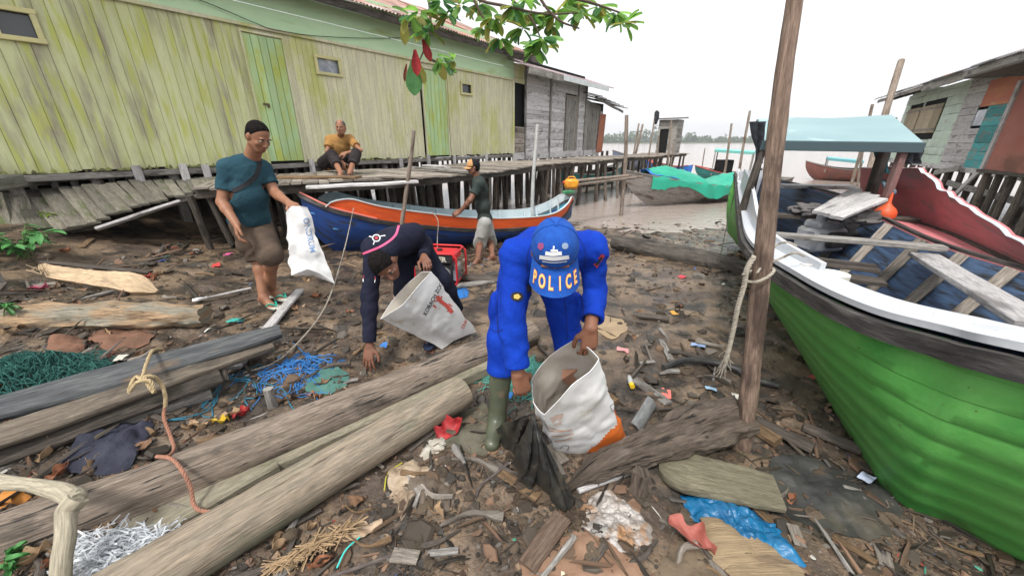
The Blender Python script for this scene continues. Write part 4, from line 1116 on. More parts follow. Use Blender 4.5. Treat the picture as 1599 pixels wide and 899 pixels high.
# inner lining
innerm = mat('blue_inner_paint', (.06, .11, .20), (.035, .055, .10), rough=.6, scale=3, stretch=(1, 5, 1), c3=(.16, .19, .22), c3t=.62, c3scale=4, bump=.4, c4=(.02, .02, .022), c4t=.56, c4scale=4, c4w=.08)
inn = nearg + (farg - nearg) * .0
dirg = farg - nearg; dirg[:, 2] = 0; wd = np.linalg.norm(dirg, axis=1, keepdims=True); dirn = dirg / (wd + 1e-6)
rowsI = []
for f in (0, .25, .5, .75, 1): 
    a_ = (nearg + dirn * .14 * np.minimum(1, wd)) * (1 - f) + (chine + dirn * .10 + V(0, 0, .09)) * f; rowsI.append(a_ )
for f in (.33, .66): rowsI.append((chine + dirn * .1 + V(0, 0, .09)) * (1 - f) + (keelg + dirn * .22 + V(0, 0, .10)) * f)
for f in (.25, .4, .55, .7, .85, 1):
    rowsI.append(keelg * (1 - f) + farg * f + dirn * (math.sin(f * math.pi) * .08 - .07) + V(0, 0, .04 * (1 - f)))
PI_ = np.stack(rowsI, 1); PI_[:, :, 2] = np.minimum(PI_[:, :, 2], nearg[:, None, 2] + .2)
mb = MB(); mb.grid(PI_, rnd=.5, uvs=(7, 3.0)); mb.build('hull_lining', innerm, bb)
mb = MB(); e_ = [nearg[0], nearg[0] * .5 + keelg[0] * .5, keelg[0], farg[0] * .5 + keelg[0] * .5, farg[0]]; mb.add(e_, [[0, 1, 2, 3, 4]]); mb.add([p + V(-.1, -.25, 0) for p in e_], [[0, 1, 2, 3, 4]]); mb.build('transom', whitepaint, bb)
# wide white gunwale deck on the near side + dark rub rail
gw_ = (.055 + .14 * np.clip((np.linspace(0, 1, NB) - .12) / .3, 0, 1)) * np.minimum(1, wd[:, 0] / .5)
mb = MB(); G = np.stack([nearg - dirn * .022, nearg + dirn * (gw_ * .5)[:, None] + V(0, 0, .006), nearg + dirn * gw_[:, None]], 1) + V(0, 0, .024)
mb.grid(G, thick=.03, flip=True, uvs=(7, .3)); mb.build('gunwale', whitepaint, bb)
mb = MB(); mb.sweep(nearg - dirn * .03 + V(0, 0, -.035), [(-.02, -.038), (.022, -.038), (.022, .038), (-.02, .038)], jitter=.002); mb.build('rub_rail', tarw, bb)
mb = MB(); mb.sweep(farg + V(0, 0, .01), [(-.02, -.015), (.02, -.015), (.02, .015), (-.02, .015)]); mb.build('gunwale', tarw, bb)
# coaming (raised white board) towards the stern
i1, i2 = 9, 29
C0 = nearg[i1:i2] + dirn[i1:i2] * (gw_[i1:i2, None] + .01); hgt = np.interp(np.linspace(0, 1, i2 - i1), [0, .15, .55, .9, 1], [.34, .34, .16, .11, .10])
mb = MB(); mb.grid(np.stack([C0, C0 + V(0, 0, 1) * hgt[:, None]], 1), thick=.03, flip=True, uvs=(3, .3)); mb.build('coaming', whitepaint, bb)
# tall red washboard on the far side, broken top edge
redb = mat('dark_red_boat_paint', (.56, .19, .20), (.46, .16, .17), rough=.6, scale=2.2, stretch=(1, 4, 1), c3=(.27, .19, .17), c3t=.60, c3stretch=(1, 3, 1), bump=.25, bscale=8, bstretch=(1, 6, 1))
tops_px = [(1385, 262), (1410, 262), (1432, 264), (1446, 272), (1460, 284), (1470, 297), (1482, 303), (1500, 316), (1530, 336), (1560, 356), (1599, 383)]
bots_px = [(1385, 330), (1410, 340), (1432, 348), (1446, 352), (1460, 356), (1470, 360), (1482, 364), (1500, 371), (1530, 385), (1560, 399), (1599, 417)]
tY = [4.6, 4.3, 4.0, 3.8, 3.6, 3.45, 3.3, 3.1, 2.8, 2.55, 2.3]
T_ = np.array([PY(a, b, y) for (a, b), y in zip(tops_px, tY)]); Bt = np.array([PY(a, b, y) for (a, b), y in zip(bots_px, tY)])
ext = T_[-1] + (T_[-1] - T_[-2]) * 3; extb = Bt[-1] + (Bt[-1] - Bt[-2]) * 3
T_ = np.concatenate([[T_[0] + (T_[0] - T_[1]) * 2], T_, [ext]]); Bt = np.concatenate([[Bt[0] + (Bt[0] - Bt[1]) * 2], Bt, [extb]])
Ts, Bs = spl(T_, 60), spl(Bt, 60); Ts[:, 2] += vnoise(np.stack([np.arange(60) * .5, np.zeros(60), np.zeros(60)], 1), 4) * .012
mb = MB(); mb.grid(np.stack([Bs, Bs * .66 + Ts * .34, Bs * .34 + Ts * .66, Ts], 1), thick=.03, uvs=(3, .6)); mb.build('washboard', redb, bb)
mb = MB(); mb.sweep(Ts + V(0, 0, .003), [(-.0155, -.002), (.0155, -.002), (.0155, .003), (-.0155, .003)]); mb.build('rail_cap', bluewhite, bb)
FS = np.array([farg[np.argmin(np.abs(farg[:, 1] - p[1]))] for p in Bs])
mb = MB(); mb.grid(np.stack([FS + V(-.03, 0, .0), Bs], 1), thick=.02, uvs=(3, .2)); mb.build('washboard_skirt', redb, bb)
mb = MB(); mb.sweep(Bs + V(-.02, 0, -.0), [(-.02, -.02), (.02, -.02), (.02, .02), (-.02, .02)]); mb.build('inner_rail', M_darkwood, bb)
# ribs on the far inner side and cross beams
for k in range(13):
    i = int(16 + k * 3.9); a_ = PI_[i, 12] - dirn[i] * .03; m_ = PI_[i, 9] - dirn[i] * .03; c_ = PI_[i, 7] + V(0, 0, .03)
    mb = MB(); mb.sweep(spl([a_, m_, c_], 8), [(-.034, -.03), (.034, -.03), (.034, .03), (-.034, .03)], up=-dirn[i]); mb.build('rib', M_deck, bb)
    a_ = PI_[i, 1] + dirn[i] * .02; mb = MB(); mb.sweep(spl([a_, PI_[i, 4] + dirn[i] * .03, PI_[i, 6] + V(0, 0, .03)], 8), [(-.02, -.02), (.02, -.02), (.02, .02), (-.02, .02)], up=dirn[i]); mb.build('rib', M_darkwood, bb)
def bplank(name, a, b, w, t, m, warp=.006, up=(0, 0, 1)):
    mb = MB(); mb.plank(a, b, w, t, up, warp=warp); return mb.build(name, m, bb)
bplank('thwart', PZ(1210, 366, .86), PZ(1475, 388, .86), .10, .04, M_greywood)
bplank('thwart', PZ(1440, 398, .80), PZ(1625, 512, .80), .17, .035, M_palewood)
bplank('thwart', PZ(1205, 336, .86), PZ(1430, 344, .86), .13, .05, M_darkwood)
bplank('thwart', PZ(1220, 290, 1.0), PZ(1330, 292, 1.0), .22, .05, M_palewood)
for (x0, y0, x1, y1, w, m_) in ((1195, 300, 1400, 318, .3, M_darkwood), (1200, 318, 1420, 332, .3, M_darkwood), (1215, 400, 1370, 420, .22, M_darkwood), (1260, 425, 1380, 440, .16, M_darkwood)):
    bplank('floor_board', PZ(x0, y0, .62), PZ(x1, y1, .62), w, .03, m_)
for k_ in range(4): bplank('deck_flap', PZ(1278 + k_ * 9, 331 + k_ * 3, .96), PZ(1338 + k_ * 12, 296 + k_ * 5, 1.10), .11, .03, M_palewood)
# loose sticks inside
for k, (x0, y0, x1, y1) in enumerate(((1345, 428, 1384, 455), (1358, 420, 1410, 462), (1395, 432, 1418, 470))):
    o = None; mb = MB(); a_, b_ = PZ(x0, y0, .45), PZ(x1, y1, .42); mb.plank(a_, b_, .05, .03, warp=.005)
    o = mb.build('loose_stick', (M_palewood, M_greywood, M_brownwood)[k], base=a_)
    tag(o, ('pale short stick lying inside the big green boat', 'longer grey stick inside the big green boat between two others', 'thin brown stick rightmost inside the big green boat')[k], 'stick')
# canopy: flat pale blue panel on posts
cb_ = mat('pale_blue_canopy_board', (.20, .31, .33), (.24, .35, .365), rough=.6, scale=1.5, c3=(.36, .50, .50), c3t=.62, bump=.06)
ca, cbb, cc, cd = PY(1194, 219, 4.0), PY(1442, 222, 3.7), PY(1392, 181, 5.6), PY(1184, 186, 5.9)
nu, nv = 20, 10; P = np.zeros((nu, nv, 3))
for i in range(nu):
    for j in range(nv):
        u, v = i / (nu - 1), j / (nv - 1); P[i, j] = (ca * (1 - u) + cbb * u) * (1 - v) + (cd * (1 - u) + cc * u) * v + V(0, 0, .02 * math.sin(u * math.pi * 2.5) * v * 0.6)
mb = MB(); mb.grid(P, thick=.035); cano = mb.build('canopy', cb_, bb)
mb = MB(); mb.plank(ca + V(0, -.02, -.05), cbb + V(0, -.02, -.05), .09, .03, (0, 1, 0)); mb.build('canopy_edge', mat('dark_teal_edge', (.05, .08, .09), rough=.7), cano)
mb = MB(); mb.plank(ca + V(-.01, -.0, -.05), cd + V(-.01, 0, -.05), .09, .03, (1, 0, 0)); mb.build('canopy_edge', mat('dark_teal_edge'  , (.05, .08, .09)), cano)
redpost = wood('red_worn_post', (.24, .11, .10), (.17, .12, .11), (.1, .08, .07))
def post(a, b, w, m_): mb = MB(); mb.plank(a, b, w, w, (0, 1, 0.01), warp=.004); return mb.build('canopy_post', m_, bb)
pb = PY(1424, 375, 3.72); post(V(cbb[0] - .10, cbb[1] + .06, .82), cbb + V(-.10, .06, -.05), .065, redpost)
post(V(ca[0] - .06, ca[1] + .02, .85), ca + V(.03, .04, -.05), .06, M_darkwood); post(V(cd[0] + .1, cd[1] - .1, .9), cd + V(.1, -.1, -.03), .06, M_darkwood); post(V(cc[0] - .05, cc[1] - .1, .9), cc + V(-.05, -.1, -.03), .06, M_darkwood)
post(PY(1350, 330, 4.3), PY(1383, 228, 4.3), .09, M_darkwood)
# dark cloth hanging at the canopy corners
blk = mat('black_cloth', (.018, .02, .024), (.035, .04, .05), rough=.9, scale=8, bump=.5)
def hang(px0, py0, px1, py1, Y, seed, m_=blk, label='', nm='hanging_cloth', wv=.03):
    P = np.zeros((10, 14, 3)); 
    for i in range(10):
        for j in range(14):
            u, v = i / 9, j / 13; w_ = 1 - .35 * v + .2 * vnoise(np.array([u * 2, v * 3, seed * 1.]), seed)
            p = PY(px0 + (px1 - px0) * (.5 + (u - .5) * w_), py0 + (py1 - py0) * v, Y); P[i, j] = p + V(0, wv * math.sin(u * 11 + v * 3 + seed), 0)
    mb = MB(); mb.grid(P, thick=.006); o = mb.build(nm, m_, base=P[:, 0].mean(0)); tag(o, label, 'cloth')
hang(1174, 190, 1196, 255, 4.05, 2, label='torn black cloth hanging at the left corner of the blue canopy')
hang(1408, 226, 1440, 256, 3.74, 5, label='dark cloth bunched under the right corner of the blue canopy')
hang(1366, 228, 1392, 270, 4.4, 8, m_=mat('teal_rag', (.05, .22, .24), (.03, .1, .12), rough=.9, scale=6), label='teal rag hanging below the middle of the blue canopy')

# engine block with exhaust and pulley
en = thing('boat_engine', 'grey and black diesel engine sitting inside the big green boat', 'engine', PZ(1275, 390, .45))
ec = PZ(1280, 372, .66); em = mat('engine_grey', (.55, .56, .57), (.35, .35, .35), rough=.5, scale=6, metal=.3); ek = mat('engine_black', (.02, .02, .022), (.05, .045, .04), rough=.5, scale=6)
ex, ey = nrm(V(1, .15, 0)), nrm(V(-.15, 1, 0)); RE = np.stack([ex, ey, V(0, 0, 1)], 1)
mb = MB(); mb.box(ec, (.38, .26, .24), RE, bev=.03); mb.box(ec + V(0, 0, .15), (.3, .2, .08), RE, bev=.02); mb.build('block', em, en)
mb = MB(); mb.box(ec - ey * .16 + V(.02, 0, .02), (.2, .06, .16), RE, bev=.02); mb.box(ec + ex * .3 + V(0, 0, -.02), (.22, .2, .2), RE, bev=.03); mb.build('side_cover', ek, en)
def disc(mb, c, ax, r, w, n=20):
    mb.tube([c - nrm(ax) * w / 2, c + nrm(ax) * w / 2], r, n, up=(0.1, .2, 1))
mb = MB(); disc(mb, ec + ex * .46, ex, .12, .05); disc(mb, ec + ex * .50, ex, .05, .08); mb.build('flywheel', ek, en)
mb = MB(); mb.tube(spl([ec + ex * .1 + V(0, 0, .15), ec + ex * .12 + V(0, 0, .28), ec + ex * .3 + V(0, 0, .33), ec + ex * .62 + V(0, 0, .2)], 14), .022, 8); mb.build('exhaust', ek, en)
mb = MB(); mb.tube([ec + V(-.08, -.05, .19), ec + V(-.08, -.05, .27)], .05, 14); mb.build('filler_cap', em, en)
e2 = thing('gear_housing', 'dark gearbox and pipes behind the diesel engine in the green boat', 'machine', PZ(1370, 370, .5))
c2_ = PZ(1368, 366, .58); mb = MB(); mb.box(c2_, (.28, .24, .2), RE, bev=.05); mb.build('housing', ek, e2)
mb = MB(); disc(mb, c2_ - ey * .15, ey, .09, .05); mb.build('pulley', em, e2)
mb = MB(); mb.tube(spl([c2_ + V(-.1, 0, .1), c2_ + V(-.2, .05, .25), c2_ + V(-.4, 0, .2)], 10), .02, 8); mb.build('pipe', ek, e2)
# orange-red funnel
fc = PZ(1380, 339, .90); mb = MB()
prof = [(.105, 0), (.11, .02), (.11, .07), (.085, .11), (.04, .15), (.022, .18), (.016, .26), (.008, .30)]
mb.tube(np.array([fc + V(0, 0, h * .8) for r, h in prof]), [r * .8 for r, h in prof], 20, up=(0, 1, .01)); o = mb.build('funnel', mat('orange_plastic', (.62, .10, .035), rough=.45), base=fc); tag(o, 'orange red plastic funnel standing upside down in the green boat', 'funnel')
# heap of grey cloth
def blob(name, label, cat, c, size, m, seed=0, n=28, amp=.3, flat=.5, group=None, rf=2.2):
    u = np.linspace(0, 2 * math.pi, n); v = np.linspace(.02, math.pi - .02, n // 2)
    Uq, Vq = np.meshgrid(u, v, indexing='ij'); d = np.stack([np.cos(Uq) * np.sin(Vq), np.sin(Uq) * np.sin(Vq), np.cos(Vq)], -1)
    rr_ = 1 + amp * fbm(d * rf + seed * 3.1, 4, seed); P = d * rr_[..., None] * np.asarray(size) + np.asarray(c, float)
    mb = MB(); mb.grid(P, flip=True); o = mb.build(name, m, base=np.asarray(c, float)); tag(o, label, cat, group); return o
gcl = mat('grey_cloth', (.09, .085, .085), (.15, .14, .135), rough=.95, scale=6, bump=.7, bscale=12)
blob('cloth_heap', 'crumpled grey brown cloth left of the orange funnel in the boat', 'cloth', PZ(1335, 340, .92), (.22, .10, .07), gcl, 4, amp=.5)
blob('cloth_heap', 'dark folded cloth under the slanted deck boards of the boat', 'cloth', PZ(1262, 326, .94), (.16, .1, .06), gcl, 8, amp=.5)
blue_rope = mat('blue_rope_fibre', (.02, .12, .32), (.03, .2, .45), rough=.8, scale=20)
rr = random.Random(11)
mb = MB()
for k in range(26):
    c = PZ(1422, 420, .55) + V(rr.uniform(-.05, .05), rr.uniform(-.04, .04), .1); e = c + V(rr.uniform(-.22, .05), rr.uniform(-.2, .05), -.16 + rr.uniform(-.05, .04))
    mb.tube(spl([c, (c + e) / 2 + V(rr.uniform(-.05, .05), 0, rr.uniform(-.03, .06)), e], 8), .005, 4)
o = mb.build('blue_rope_tangle', blue_rope, base=PZ(1422, 420, .55)); tag(o, 'tangle of frayed blue rope inside the big green boat', 'rope', kind='thing')
mb = MB(); c = PZ(1300, 432, .80); disc(mb, c, V(0, 0, 1), .085, .05, 26); o = mb.build('float_disc', mat('offwhite_foam', (.6, .6, .52), rough=.9, bump=.3), base=c); tag(o, 'round off-white float lying by the coaming of the green boat', 'float')
mb = MB(); mb.box(PZ(1263, 418, .86), (.10, .05, .05), RE); o = mb.build('wood_block', M_palewood, base=PZ(1263, 418, .84)); tag(o, 'small pale wooden block beside the coaming of the green boat', 'block')
mb = MB(); mb.plank(PZ(1392, 300, 1.1), PZ(1372, 262, 1.25), .08, .03, warp=.004); o = mb.build('rag', mat('blue_grey_rag', (.12, .22, .32), (.2, .3, .36), rough=.9, scale=8), base=PZ(1385, 285, 1.1)); tag(o, 'faded blue rag hung beside the dark canopy post', 'cloth')

# ================================================================== POLES
polew = wood('pole_wood', (.17, .13, .10), (.30, .25, .21), (.10, .07, .05), stretch=(1.2, 10, 1))
postw = wood('reddish_post_wood', (.14, .095, .07), (.26, .185, .14), (.075, .05, .038), stretch=(.9, 9, 1), c3t=.56)
def pole(x0, y0, x1, y1, Y, r, lab, m_=polew, zb=None, nm='mooring_pole', r1=None, Ytop=None, group=None):
    b = PY(x1, y1, Y); t = PY(x0, y0, Ytop or Y)
    if zb is not None: b = b + (b - t) * ((b[2] - zb) / max(.01, (t[2] - b[2]))) if b[2] > zb else b
    mid = [b + (t - b) * f + V(math.sin(f * 5 + x0), math.cos(f * 4 + x0), 0) * r * .5 for f in np.linspace(0, 1, 9)]
    mid[0] = b; mb = MB(); mb.tube(np.array(mid), np.linspace(r, r1 or r * .8, 9), 9, rough=.10, rf=5)
    o = mb.build(nm, m_, base=b); tag(o, lab, 'pole', group); return o
bp = PG(1160, 690); topP = PY(1247, -45, 2.05)
pts_ = spl([bp + V(0, 0, -.25), bp, PY(1181, 500, 1.72), PY(1205, 280, 1.84), PY(1222, 130, 1.93), topP], 40)
mb = MB(); mb.tube(pts_, np.interp(np.linspace(0, 1, 40), [0, .2, .6, 1], [.044, .045, .041, .034]), 14, rough=.10, rf=6)
o = mb.build('mooring_post', postw, base=bp); tag(o, 'tall reddish brown mooring post standing in the mud before the green boat', 'post')
pole(644, 204, 632, 322, 5.3, .032, 'thin grey brown pole leaning at the boardwalk behind the blue boat', zb=-.2)
pole(838, 194, 832, 322, 8.6, .045, 'slim whitish pole standing at the stern end of the blue boat', mat('whitish_pipe', (.5, .5, .48), (.38, .38, .36), rough=.7, scale=8), zb=-.5)
pole(979, 180, 971, 332, 10.3, .055, 'tall pole at the water edge left of the grey boat', zb=-.7)
W_ = 'thin mooring pole far out '
far = [(998, 193, 989, 240, 19, .05, 'first thin pole beside the pier, left of a twin'), (1004, 194, 992, 240, 19.3, .06, 'second pale pole beside the pier, just right of its twin'),
       (1049, 188, 1043, 250, 17, .045, 'dark thin pole left of the pier hut'), (1029, 213, 1024, 262, 17.6, .04, 'short pole stub low in front of the pier'),
       (1143, 193, 1134, 250, 16.5, .05, 'thin pole left of a taller one behind the teal canopy boat'), (1171, 173, 1157, 255, 15.6, .055, 'tall leaning pole behind the teal canopy boat'),
       (1362, 163, 1335, 270, 13.8, .055, 'leaning pole rising behind the big blue canopy'), (1348, 228, 1339, 295, 13.0, .04, 'short dark pole right of the far red brown boat'),
       (1052, 224, 1047, 262, 18.4, .04, 'low stake beneath the pier hut'), (1101, 232, 1098, 252, 24, .04, 'tiny stake far out in the river')]
for (x0, y0, x1, y1, Y, r, lab) in far: pole(x0, y0, x1, y1, Y, r, lab, zb=-1.0)
pole(1409, 94, 1350, 292, 9.2, .085, 'thick tall leaning pole between the big boat and the stilt house', zb=-.9, Ytop=10.2)
# the pole that carries an osprey-like rag bundle
pole(1023, 182, 1012, 245, 17.2, .04, 'thin pole topped with a dark rag beside the pier', zb=-1.0)
blob('rag_bundle', 'dark rag bundle stuck on top of a thin pole beside the pier', 'rag', PY(1025, 184, 17.2), (.10, .10, .26), blk, 5, n=16)
for k, (x0, y0, x1, y1) in enumerate(((1456, 150, 1480, 262), (1500, 205, 1476, 300))):
    pass
# two horizontal poles with a yellow jerrycan
for k, (a_, b_) in enumerate((((890, 290), (1003, 276)), ((893, 283), (985, 274)))):
    p, q_ = PY(*a_, 8.9), PY(*b_, 10.4); mb = MB(); mb.tube(np.linspace(p, q_, 8), .035, 8, rough=.08); o = mb.build('boom_pole', polew, base=p)
    tag(o, ('lower pale pole running sideways from the yellow jerrycan', 'upper pale pole running sideways from the yellow jerrycan')[k], 'pole')
jc = thing('jerrycan', 'orange yellow jerrycan hung at the end of two poles by the pier', 'jerrycan', PY(892, 287, 8.75))
jm = mat('yellow_plastic', (.70, .33, .02), (.62, .22, .03), rough=.45, scale=5); c = PY(892, 287, 8.75)
mb = MB(); mb.box(c, (.32, .2, .22), None, bev=.05); mb.build('body', jm, jc)
mb = MB(); mb.tube([c + V(-.16, 0, .03), c + V(-.20, 0, .03)], .035, 10, up=(0, 0, 1)); mb.build('cap', mat('red_cap_plastic', (.4, .05, .03), rough=.4), jc)
mb = MB(); mb.tube(spl([c + V(-.08, 0, .11), c + V(-.06, 0, .15), c + V(.06, 0, .15), c + V(.08, 0, .11)], 10), .015, 6); mb.build('handle', jm, jc)
# ================================================================== LOGS, PLANKS, ROPES, LITTER
def log(name, label, pts, r, m, cat='log', n=18, seg=60, rough=.12, rf=5, oval=1.0, endm=None, base=None, group=None, ragged=0, seed=None):
    P = spl(pts, seg); rr = np.interp(np.linspace(0, 1, seg), np.linspace(0, 1, len(r)), r) if not np.isscalar(r) else np.full(seg, r)
    # end bevels
    mb = MB(); a = np.linspace(0, 2 * math.pi, n, endpoint=False)
    prof = np.stack([np.cos(a), np.sin(a) * oval], 1); k = len(mb.v)
    mb.sweep(P, prof, (0, 0, 1), rr, mi=0, caps=True, capmi=1 if endm else 0, uvs=1.0, rnd=random.random())
    v = mb.v[0].reshape(seg, n, 3); c = v.mean(1, keepdims=True); d = v - c
    sd = seed if seed is not None else random.randint(0, 500)
    axl = np.linspace(0, 1, seg)[:, None] * 3.0
    nz = fbm(np.stack([axl + 0 * d[..., 0], np.tile(np.cos(a) * 1.6, (seg, 1)) + sd, np.tile(np.sin(a) * 1.6, (seg, 1))], -1) * np.array([rf * .35, 1.6, 1.6]), 4, sd)
    v = c + d * (1 + rough * nz[..., None])
    if ragged:
        T = nrm(P[-1] - P[-2]); T0 = nrm(P[0] - P[1]); rg = np.random.RandomState(sd)
        v[-1] += T * (rg.rand(n, 1) * ragged); v[0] += T0 * (rg.rand(n, 1) * ragged)
    mb.v[0] = v.reshape(-1, 3)
    o = mb.build(name, [m, endm] if endm else m, base=P.mean(0) if base is None else base); tag(o, label, cat, group); return o
lg1 = wood('dark_log_bark', (.13, .10, .078), (.27, .22, .175), (.075, .062, .05), stretch=(.8, 9, 1), bump=.8, bscale=5, bstretch=(1.3, 22, 1), rndv=.05, c4=(.035, .03, .026), c4t=.60, c4scale=5, c4w=.03)
lg2 = wood('pale_log_wood', (.28, .225, .165), (.20, .17, .13), (.17, .17, .12), stretch=(.7, 6, 1), bump=.6, bscale=5, bstretch=(1.0, 18, 1), rndv=.05, c3t=.56, c3stretch=(1.2, 2.4, 1), c4=(.12, .095, .07), c4t=.62, c4scale=4.5, c4w=.025)
endw = mat('sawn_log_end', (.33, .27, .18), (.22, .18, .12), rough=.9, scale=9, bump=.4)
def on(px, py, dz): return PG(px, py, dz)
lw = log('dark_log', 'long dark weathered log lying diagonally across the lower left', [PZ(-90, 878, .13), PZ(200, 775, .125), PZ(500, 655, .12), PZ(830, 519, .08)], [.112, .115, .115, .105], lg1, endm=endw, seg=90, rough=.09)
lp = log('pale_log', 'long pale stripped log in front of the dark log, saw cuts near its end', [PZ(90, 990, .11), PZ(290, 868, .11), PZ(500, 742, .11), PZ(722, 612, .10)], [.118, .113, .108, .102], lg2, endm=endw, seg=90, rough=.06)
for (x0, y0, x1, y1) in ((652, 627, 668, 650), (680, 612, 692, 634)):   # saw cuts
    mb = MB(); a_ = PZ(x0, y0, .205); b_ = PZ(x1, y1, .150); mb.tube(spl([a_, (a_ + b_) / 2 + V(0, -.004, .022), b_], 9), .0035, 5); mb.build('saw_cut', M_black, lp).location = tuple(-np.array(lp.location)); 
for o in list(lp.children):
    o.location = tuple(-np.array(lp.location))
mb = MB(); mb.plank(PZ(60, 912, .05), PZ(420, 712, .05), .30, .09, warp=.004, rnd=.3, seg=16); mb.plank(PZ(425, 709, .052), PZ(770, 556, .045), .27, .09, warp=.004, rnd=.5, seg=16)
fb = wood('flat_beam_wood', (.25, .22, .16), (.31, .285, .21), (.16, .15, .10), stretch=(1, 12, 1), rndv=.1)
o = mb.build('flat_beam', fb, base=PZ(420, 712, .05)); tag(o, 'flat greenish beam lying between the dark log and the pale log', 'beam')
# bundle of planks at left
bl = wood('blue_grey_board', (.055, .06, .065), (.12, .125, .125), (.17, .12, .08), stretch=(.8, 8, 1), c3t=.66, bump=.5)
UPB = (0, -.55, .8)
def oplank(name, label, a, b, w, t, m, up=(0, 0, 1), warp=.006, seg=20, cat='plank', taper=None, group=None):
    n = seg; u = np.linspace(0, 1, n); pts = a + (b - a) * u[:, None]; bb_ = min(w, t) * .25; W, H = w / 2, t / 2
    prof = [(-W, -H + bb_), (-W + bb_, -H), (W - bb_, -H), (W, -H + bb_), (W, H - bb_), (W - bb_, H), (-W + bb_, H), (-W, H - bb_)]
    sd = random.random() * 50; L = np.linalg.norm(b - a)
    upn = nrm(up); q_ = np.stack([u * L * 1.5 + sd, np.full(n, sd), np.zeros(n)], 1)
    pts = pts + upn * (fbm(q_, 2, 3) * warp)[:, None]
    sc = np.ones((n, 2)); sc[:, 0] *= 1 + .06 * vnoise(q_ * 4, 8)
    if taper: sc[:, 0] *= np.interp(u, *taper)
    mb = MB(); mb.sweep(pts, prof, up, sc, jitter=.0015); o = mb.build(name, m, base=(a + b) / 2); tag(o, label, cat, group); return o
oplank('dark_board', 'thick blue grey board, topmost of the roped plank pile at left', PZ(-90, 662, .37), PZ(438, 517, .36), .165, .05, bl, UPB, taper=([0, .12, .3, .85, 1], [.5, .9, 1, .8, .6]))
oplank('brown_board', 'brown grey board, second from the top of the roped pile', PZ(-90, 712, .31), PZ(425, 538, .30), .13, .045, wood('dark_brown_grey_board', (.10, .08, .06), (.19, .16, .125), (.06, .05, .04)), UPB, taper=([0, .2, 1], [.9, 1, .55]))
oplank('black_board', 'nearly black board, third in the roped plank pile', PZ(-90, 738, .22), PZ(344, 583, .25), .16, .045, M_darkwood, UPB)
log('grey_round_pole', 'grey green round pole at the bottom of the roped plank pile', [PZ(-90, 765, .16), PZ(120, 682, .16), PZ(330, 612, .15)], [.058, .055, .045], M_greywood, 'pole', n=12, seg=40, rough=.12, endm=endw)
oplank('prop_board', 'short upright board stub behind the plank pile near its right end', PZ(345, 598, .2), PZ(338, 560, .3), .09, .03, M_darkwood, UPB, seg=5)
rotb = wood('rotten_brown_log', (.30, .20, .115), (.19, .135, .085), (.20, .185, .145), stretch=(.8, 7, 1), bump=.9, c3t=.52, bscale=4, c4=(.06, .04, .028), c4t=.62, c4scale=7, c4w=.05)
log('rotten_log', 'thick rotten brown log, flat topped, lying at the left edge of the bank', [PZ(-80, 508, .32), PZ(90, 498, .30), PZ(230, 494, .28), PZ(316, 492, .26)], [.115, .13, .125, .09], rotb, n=22, seg=60, rough=.22, rf=9, ragged=.04, oval=.9)
# pale driftwood slab with a torn fibrous end
cdm = wood('pale_cream_driftwood', (.46, .345, .22), (.38, .28, .18), (.27, .20, .13), stretch=(.7, 7, 1), bump=.5)
sp_ = spl([PZ(40, 415, .36), PZ(90, 427, .36), PZ(150, 436, .36), PZ(200, 442, .34), PZ(246, 455, .26)], 30)
mb = MB(); mb.sweep(sp_, [(-.5, -.2), (.5, -.3), (.55, .2), (0, .35), (-.5, .3)], (0, -.5, .8), np.interp(np.linspace(0, 1, 30), [0, .1, .5, .78, .86, 1], [.07, .12, .15, .19, .17, .03]), jitter=.004)
o = mb.build('driftwood_slab', cdm, base=sp_.mean(0)); tag(o, 'pale cream split driftwood slab behind the rotten log', 'driftwood')
rr = random.Random(5)
mb = MB()
for k in range(46):
    a_ = PZ(62 + rr.random() * 18, 418 + rr.random() * 12, .36); b_ = a_ + V(-.25 * rr.random() + .05, .12 * rr.random() - .02, .14 * rr.random() - .06)
    mb.tube(spl([a_, (a_ + b_) / 2 + V(0, 0, .03 * rr.random()), b_], 5), .004, 4)
tag(mb.build('torn_fibres', cdm, o), kind='stuff')
# foreground forked branch
brm = wood('bleached_branch_wood', (.37, .33, .245), (.29, .26, .195), (.21, .185, .14), stretch=(.8, 6, 1), bump=.5)
fbz = .36
b0 = thing('forked_branch', 'bleached forked branch standing at the lower left corner over the logs', 'branch', PZ(118, 778, fbz))
nd = PZ(116, 782, fbz)
mb = MB(); mb.tube(spl([PZ(-60, 740, .34), PZ(-5, 752, .35), PZ(50, 757, .36), PZ(95, 768, fbz), nd + V(.012, 0, 0)], 26), np.interp(np.linspace(0, 1, 26), [0, .5, .8, 1], [.030, .026, .034, .03]), 12, rough=.14, rf=9); mb.build('arm', brm, b0)
mb = MB(); mb.tube(spl([nd + V(.015, .005, .012), PZ(104, 800, .34), PZ(102, 835, .30), PZ(96, 890, .22), PZ(94, 990, .04)], 30), np.interp(np.linspace(0, 1, 30), [0, .15, .5, 1], [.034, .034, .028, .024]), 12, rough=.14, rf=9); mb.build('stem', brm, b0)
mb = MB(); mb.tube(spl([nd, PZ(122, 770, fbz + .01), PZ(132, 775, fbz)], 8), [.03, .03, .028, .026, .024, .02, .016, .006], 10, rough=.3, rf=20); mb.build('broken_stub', brm, b0)
